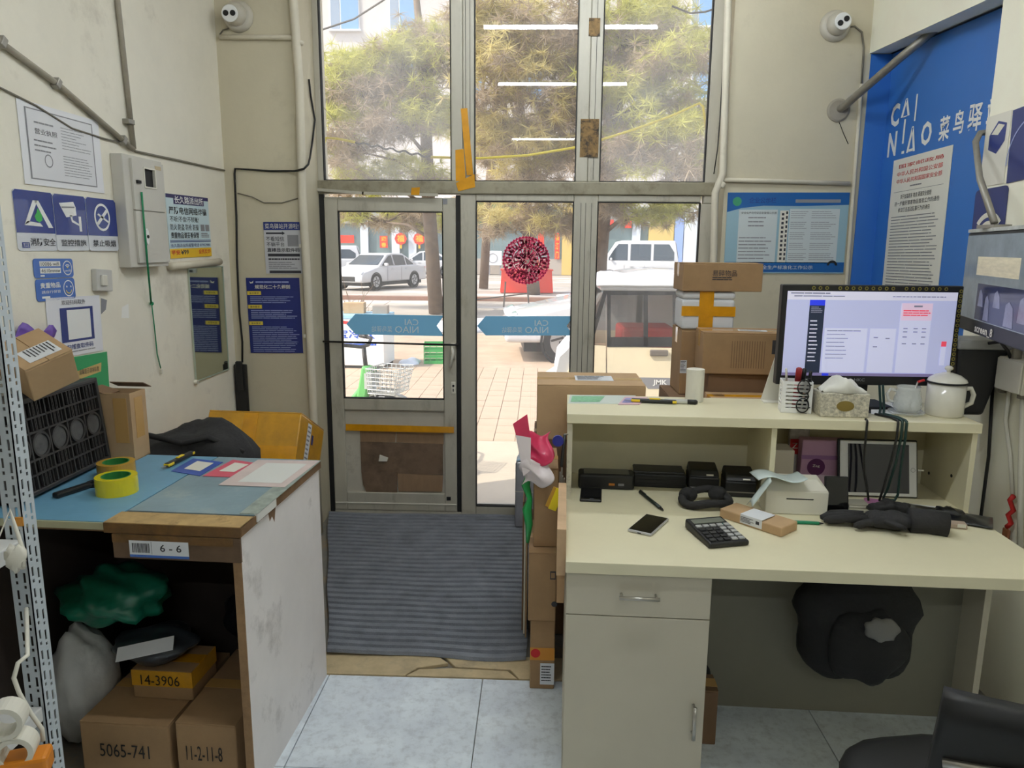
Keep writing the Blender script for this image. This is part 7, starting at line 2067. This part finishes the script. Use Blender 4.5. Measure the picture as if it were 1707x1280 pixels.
pine('leaning pine with drooping tan needles behind the paper cut', (b3.x, b3.y, GZ), (-.9, -6, 0), 9.0, .22,
     [(at(890, 50, 15), (1.2, 1.0, .7)), (at(830, 130, 14.5), (.7, .8, .6)), (at(930, 150, 15), (.9, .9, .7)), (at(850, 225, 15), (.8, .8, .45)), (at(935, 255, 15.5), (.8, .8, .45)), (at(870, 300, 16), (1.1, .8, .3)), (at(930, 360, 17), (.9, .8, .4)), (at(860, 370, 17), (.8, .8, .3)), (at(810, 40, 15), (.7, .8, .6))],
     2200, 24, .26, .0082, M_NEED2, shade_share=.45)
b4 = Vector((1.45, 19.5, GZ))
pine('broad pine filling the pane above the tricycle', tuple(b4), (.3, -2.5, 0), 9.0, .22,
     [(at(1050, 50, 15.5), (1.2, 1.0, .8)), (at(1030, 180, 15), (.9, .9, .8)), (at(1110, 130, 15), (.8, .9, .7)), (at(1110, 235, 14.5), (.85, .9, .45)), (at(1020, 270, 15), (.7, .8, .4)), (at(1155, 280, 15), (.7, .8, .4)), (at(1160, 100, 16), (.4, .6, .4)), (at(1090, 350, 18), (1.5, .9, .28)), (at(1000, 100, 16), (.6, .7, .7)), (at(1150, 190, 15.5), (.5, .7, .5))],
     2600, 24, .26, .0082, M_NEED, shade_share=.4)

# dry shrub by the freezer
p = PZ(590, 556, GZ)
t = thing('dry_shrub', 'bare brown shrub rising behind the freezer chest', 'shrub', (p.x, p.y, GZ))
mb = MB()
for k in range(60):
    d = Vector(rng.normal(size=3)); d.z = abs(d.z) + .5; d.normalize()
    L_ = random.uniform(.5, 1.15); q = d * L_ * .5 + Vector((0, 0, .1))
    mb.tube([(0, 0, 0), q, q + (d + Vector(rng.normal(size=3)) * .5).normalized() * L_ * .5], [.014, .008, .003], 4)
mb.build('twigs', mat('twig', (126, 104, 84), .9), t)

# ------------------------------------------------------------------ far street: shops and flats
YB = 48.0
def bp(x, y): q = PY(x, y, YB); return q.x, q.z
M_RENDER = mat('pale_render', (214, 208, 204), .85, var=.04, scale=.3)
bl = thing('apartment_block', 'pale apartment block with blue curtained windows above the shops', 'building', (0, YB, GZ))
zs0 = bp(900, 345)[1]
MB().box(-26, .3, zs0 - GZ, 26, 12, 24).build('wall', M_RENDER, bl)
M_WBLUE = mat('curtain_blue', (122, 170, 214), .4); M_WGL = mat('window_grey', (150, 168, 188), .15); M_WFR = mat('window_white', (236, 238, 240), .5)
def bwin(px0, px1, py0, py1):
    (xa, za), (xb, zb2) = bp(px0, py1), bp(px1, py0)
    f = MB().box(xa, .20, za - GZ, xb, .30, zb2 - GZ).build('window_frame', M_WFR, bl)
    w_ = xb - xa; hh = zb2 - za
    MB().box(xa + .06, .17, za - GZ + .06, xa + w_ * .33, .2, zb2 - GZ - .06).build('pane', M_WGL, f)
    MB().box(xa + w_ * .38, .17, za - GZ + .06, xb - .06, .2, zb2 - GZ - .06).build('pane', M_WBLUE, f)
    MB().box(xa - .1, .05, za - GZ - .08, xb + .1, .3, za - GZ).build('sill', M_WFR, bl)
for (a_, b_, e_, d_) in ((549, 596, -34, 48), (648, 694, -34, 48), (1152, 1192, -40, 42), (1230, 1275, -40, 42), (760, 805, -38, 45), (860, 905, -38, 45), (960, 1005, -38, 45), (1056, 1100, -38, 43)):
    bwin(a_, b_, e_, d_)
    bwin(a_, b_, e_ + 130, d_ + 122)
# shop row
sr = thing('shop_row', 'row of glazed shop fronts with pale columns across the street', 'building', (0, YB, GZ))
M_SGL = mat('shop_glass', (120, 138, 140), .15, var=.2, scale=.6); M_SCOL = mat('shop_column', (202, 210, 218), .6); M_SGRN = mat('shop_green', (52, 128, 100), .6); M_SYEL = mat('shop_yellow', (206, 178, 108), .7)
MB().box(-26, .1, 0, 26, .6, zs0 - GZ).build('glazing', M_SGL, sr)
def scol(px, w_, mt_): 
    x = bp(px, 400)[0]; MB().box(x - w_ / 2, -.15, 0, x + w_ / 2, .12, zs0 - GZ).build('column', mt_, sr)
for px in (608, 660, 688, 716, 770, 980, 1060): scol(px, .5, M_SCOL)
scol(954, 1.3, M_SYEL); scol(1102, 1.6, M_SYEL); scol(1130, .6, mat('shop_bluecol', (140, 164, 214), .6)); scol(1150, .8, M_SCOL)
for (a_, b_, e_, d_, m_) in ((780, 860, 338, 372, M_SGRN), (545, 600, 345, 372, M_SCOL), (600, 720, 340, 366, mat('shop_grey', (170, 174, 176), .6)), (990, 1085, 345, 372, mat('shop_signgrey', (150, 156, 156), .6))):
    (xa, za), (xb, zb2) = bp(a_, d_), bp(b_, e_)
    MB().box(xa, -.3, za - GZ, xb, .1, zb2 - GZ).build('fascia', m_, sr)
(xa, za), (xb, zb2) = bp(545, 438), bp(1180, 420)
MB().box(-26, -.1, 0, 26, .1, 1.0).build('plinth', mat('shop_plinth', (170, 160, 150), .8), sr)
# air conditioner outside the shops
(xa, za), (xb, zb2) = bp(815, 438), bp(838, 418)
t = thing('air_conditioner', 'white air conditioner unit standing before the shops', 'air conditioner', ((xa + xb) / 2, YB - 1.0, GZ))
h_ = zb2 - GZ; w_ = xb - xa
MB().box(-w_ / 2, -.2, .6, w_ / 2, .2, h_).build('case', M_WFR, t, bevel=.02)
MB().lathe([(.26, 0), (.30, 0), (.30, .03), (.26, .03), (.26, 0)], 20, (-.12, -.2, (h_ + .6) / 2), axis='y', close=False).build('fan_ring', M_GREYP, t)
for s in (-1, 1): MB().box(s * w_ * .4 - .04, -.15, 0, s * w_ * .4 + .04, .15, .6).build('leg', M_GREYP, t)
# lanterns and red couplets
M_LRED = mat('lantern_red', (226, 60, 40), .5); M_LYEL = mat('lantern_gold', (240, 176, 50), .5)
def lantern(label, px, py, r_px):
    q = PY(px, py, YB - .35); r_ = r_px / F * YB
    t = thing('lantern', label, 'lantern', (q.x, q.y, q.z))
    MB().prism([(r_ * math.cos(R(45 * k)), r_ * math.sin(R(45 * k))) for k in range(8)], -.04, .04, Matrix.Rotation(R(90), 4, 'X')).build('body', M_LRED, t)
    o = bpy.data.objects.new('emblem', None); C.objects.link(o); o.parent = t; o.location = (-r_ * .6, -.046, -r_ * .5); o.rotation_euler = (R(90), 0, 0)
    c = Card(o, r_ * 1.2, r_ * 1.1, 0); c.text('福', 0, 0, 1, 1, M_LYEL, bold=.02); c.flush()
    MB().boxc((0, 0, -r_ * 1.25), (r_ * .3, .03, r_ * .6)).build('tassel', M_LYEL, t)
    MB().boxc((0, .16, 0), (.04, .30, .04)).build('hook', M_GREYP, t)
lantern('red octagonal lantern beside the narrow red shop banner', 668, 398, 10)
lantern('red octagonal lantern between the shop columns by the pine trunk', 699, 398, 10)
def redp(label, a_, b_, e_, d_, txt=None, yb=YB - .17, mt_=None):
    TL, TR, BL = PY(a_, e_, yb), PY(b_, e_, yb), PY(a_, d_, yb)
    t, c = poster('red_poster', label, 'poster', (TL, TR, BL), mt_ or M_LRED, thick=.03, out=0)
    if txt:
        n_ = len(txt)
        for i_, chh in enumerate(txt): c.text(chh, .18, (i_ + .12) / n_, .82, (i_ + .88) / n_, M_LYEL, bold=.02)
    c.flush()
redp('narrow red shop banner with gold characters', 633, 646, 393, 413, '迎春')
redp('wide red shop banner above the white car behind the sedan', 566, 590, 392, 405)
redp('tall red couplet beside the yellow column', 925, 933, 388, 432, '福满门')
redp('short red couplet behind the paper cut', 897, 907, 383, 410)
redp('pale red window flower on the grey shop', 1014, 1023, 366, 380, None, YB - .301)
redp('pale red window flower nearer the yellow shop column', 1042, 1053, 366, 380, None, YB - .301)
# red stall on the far pavement
a = PZ(842, 482, GZ)
t = thing('red_stall', 'red draped stall table on the far pavement', 'stall', (PZ(880, 480, GZ).x, 29.5, GZ), R(3))
MB().taper(-1.0, -.5, .95, .5, 0, .85, 1.06).build('drape', M_LRED, t)
MB().box(-1.05, -.55, .85, 1.0, .55, .90).build('table_top', M_LRED, t)
for k in range(2): MB().box(.1 + k * .42, -.3, .9, .44 + k * .42, .1, 1.25).build('goods_box', M_KRAFT2 if k else M_LYEL, t)
# lamp post
p = PZ(1008, 470, GZ)
t = thing('street_pole', 'dark green street pole behind the tricycle', 'pole', (PY(1006, 420, 30).x, 30, GZ))
MB().tube([(0, 0, 0), (0, 0, 9)], .16, 10).build('pole', mat('pole_dark', (66, 82, 76), .6), t, smooth=True)
MB().cyl((0, 0, 0), (0, 0, .4), .26, 10).build('foot', M_CARB, t)
# overhead wires
for (label, pts) in (('black overhead wires crossing above the pine outside', [(-60, 60), (530, 52), (590, 32), (640, 0), (700, -45)]),
                     ('thin overhead wire outside the pane above the tricycle', [(1120, 10), (1150, 22), (1175, 20), (1200, 12), (1300, -10)])):
    tag(MB().tube([PY(a_, b_, 13.0) for a_, b_ in pts], .016, 5).build('overhead_wire', M_WIRE), label, 'wire')
# broken branch sign post piece seen at the right pane
t = thing('small_rack', 'thin bent metal rack on the far pavement before the stall', 'rack', PZ(862, 512, GZ))
MB().tube([(-.4, 0, 0), (-.35, 0, .75)], .025, 6).tube([(.35, 0, 0), (.30, 0, .62)], .025, 6).tube([(-1.6, 0, .16), (.4, 0, .42)], .02, 6).build('bars', mat('rack_dark', (84, 76, 70), .6), t)
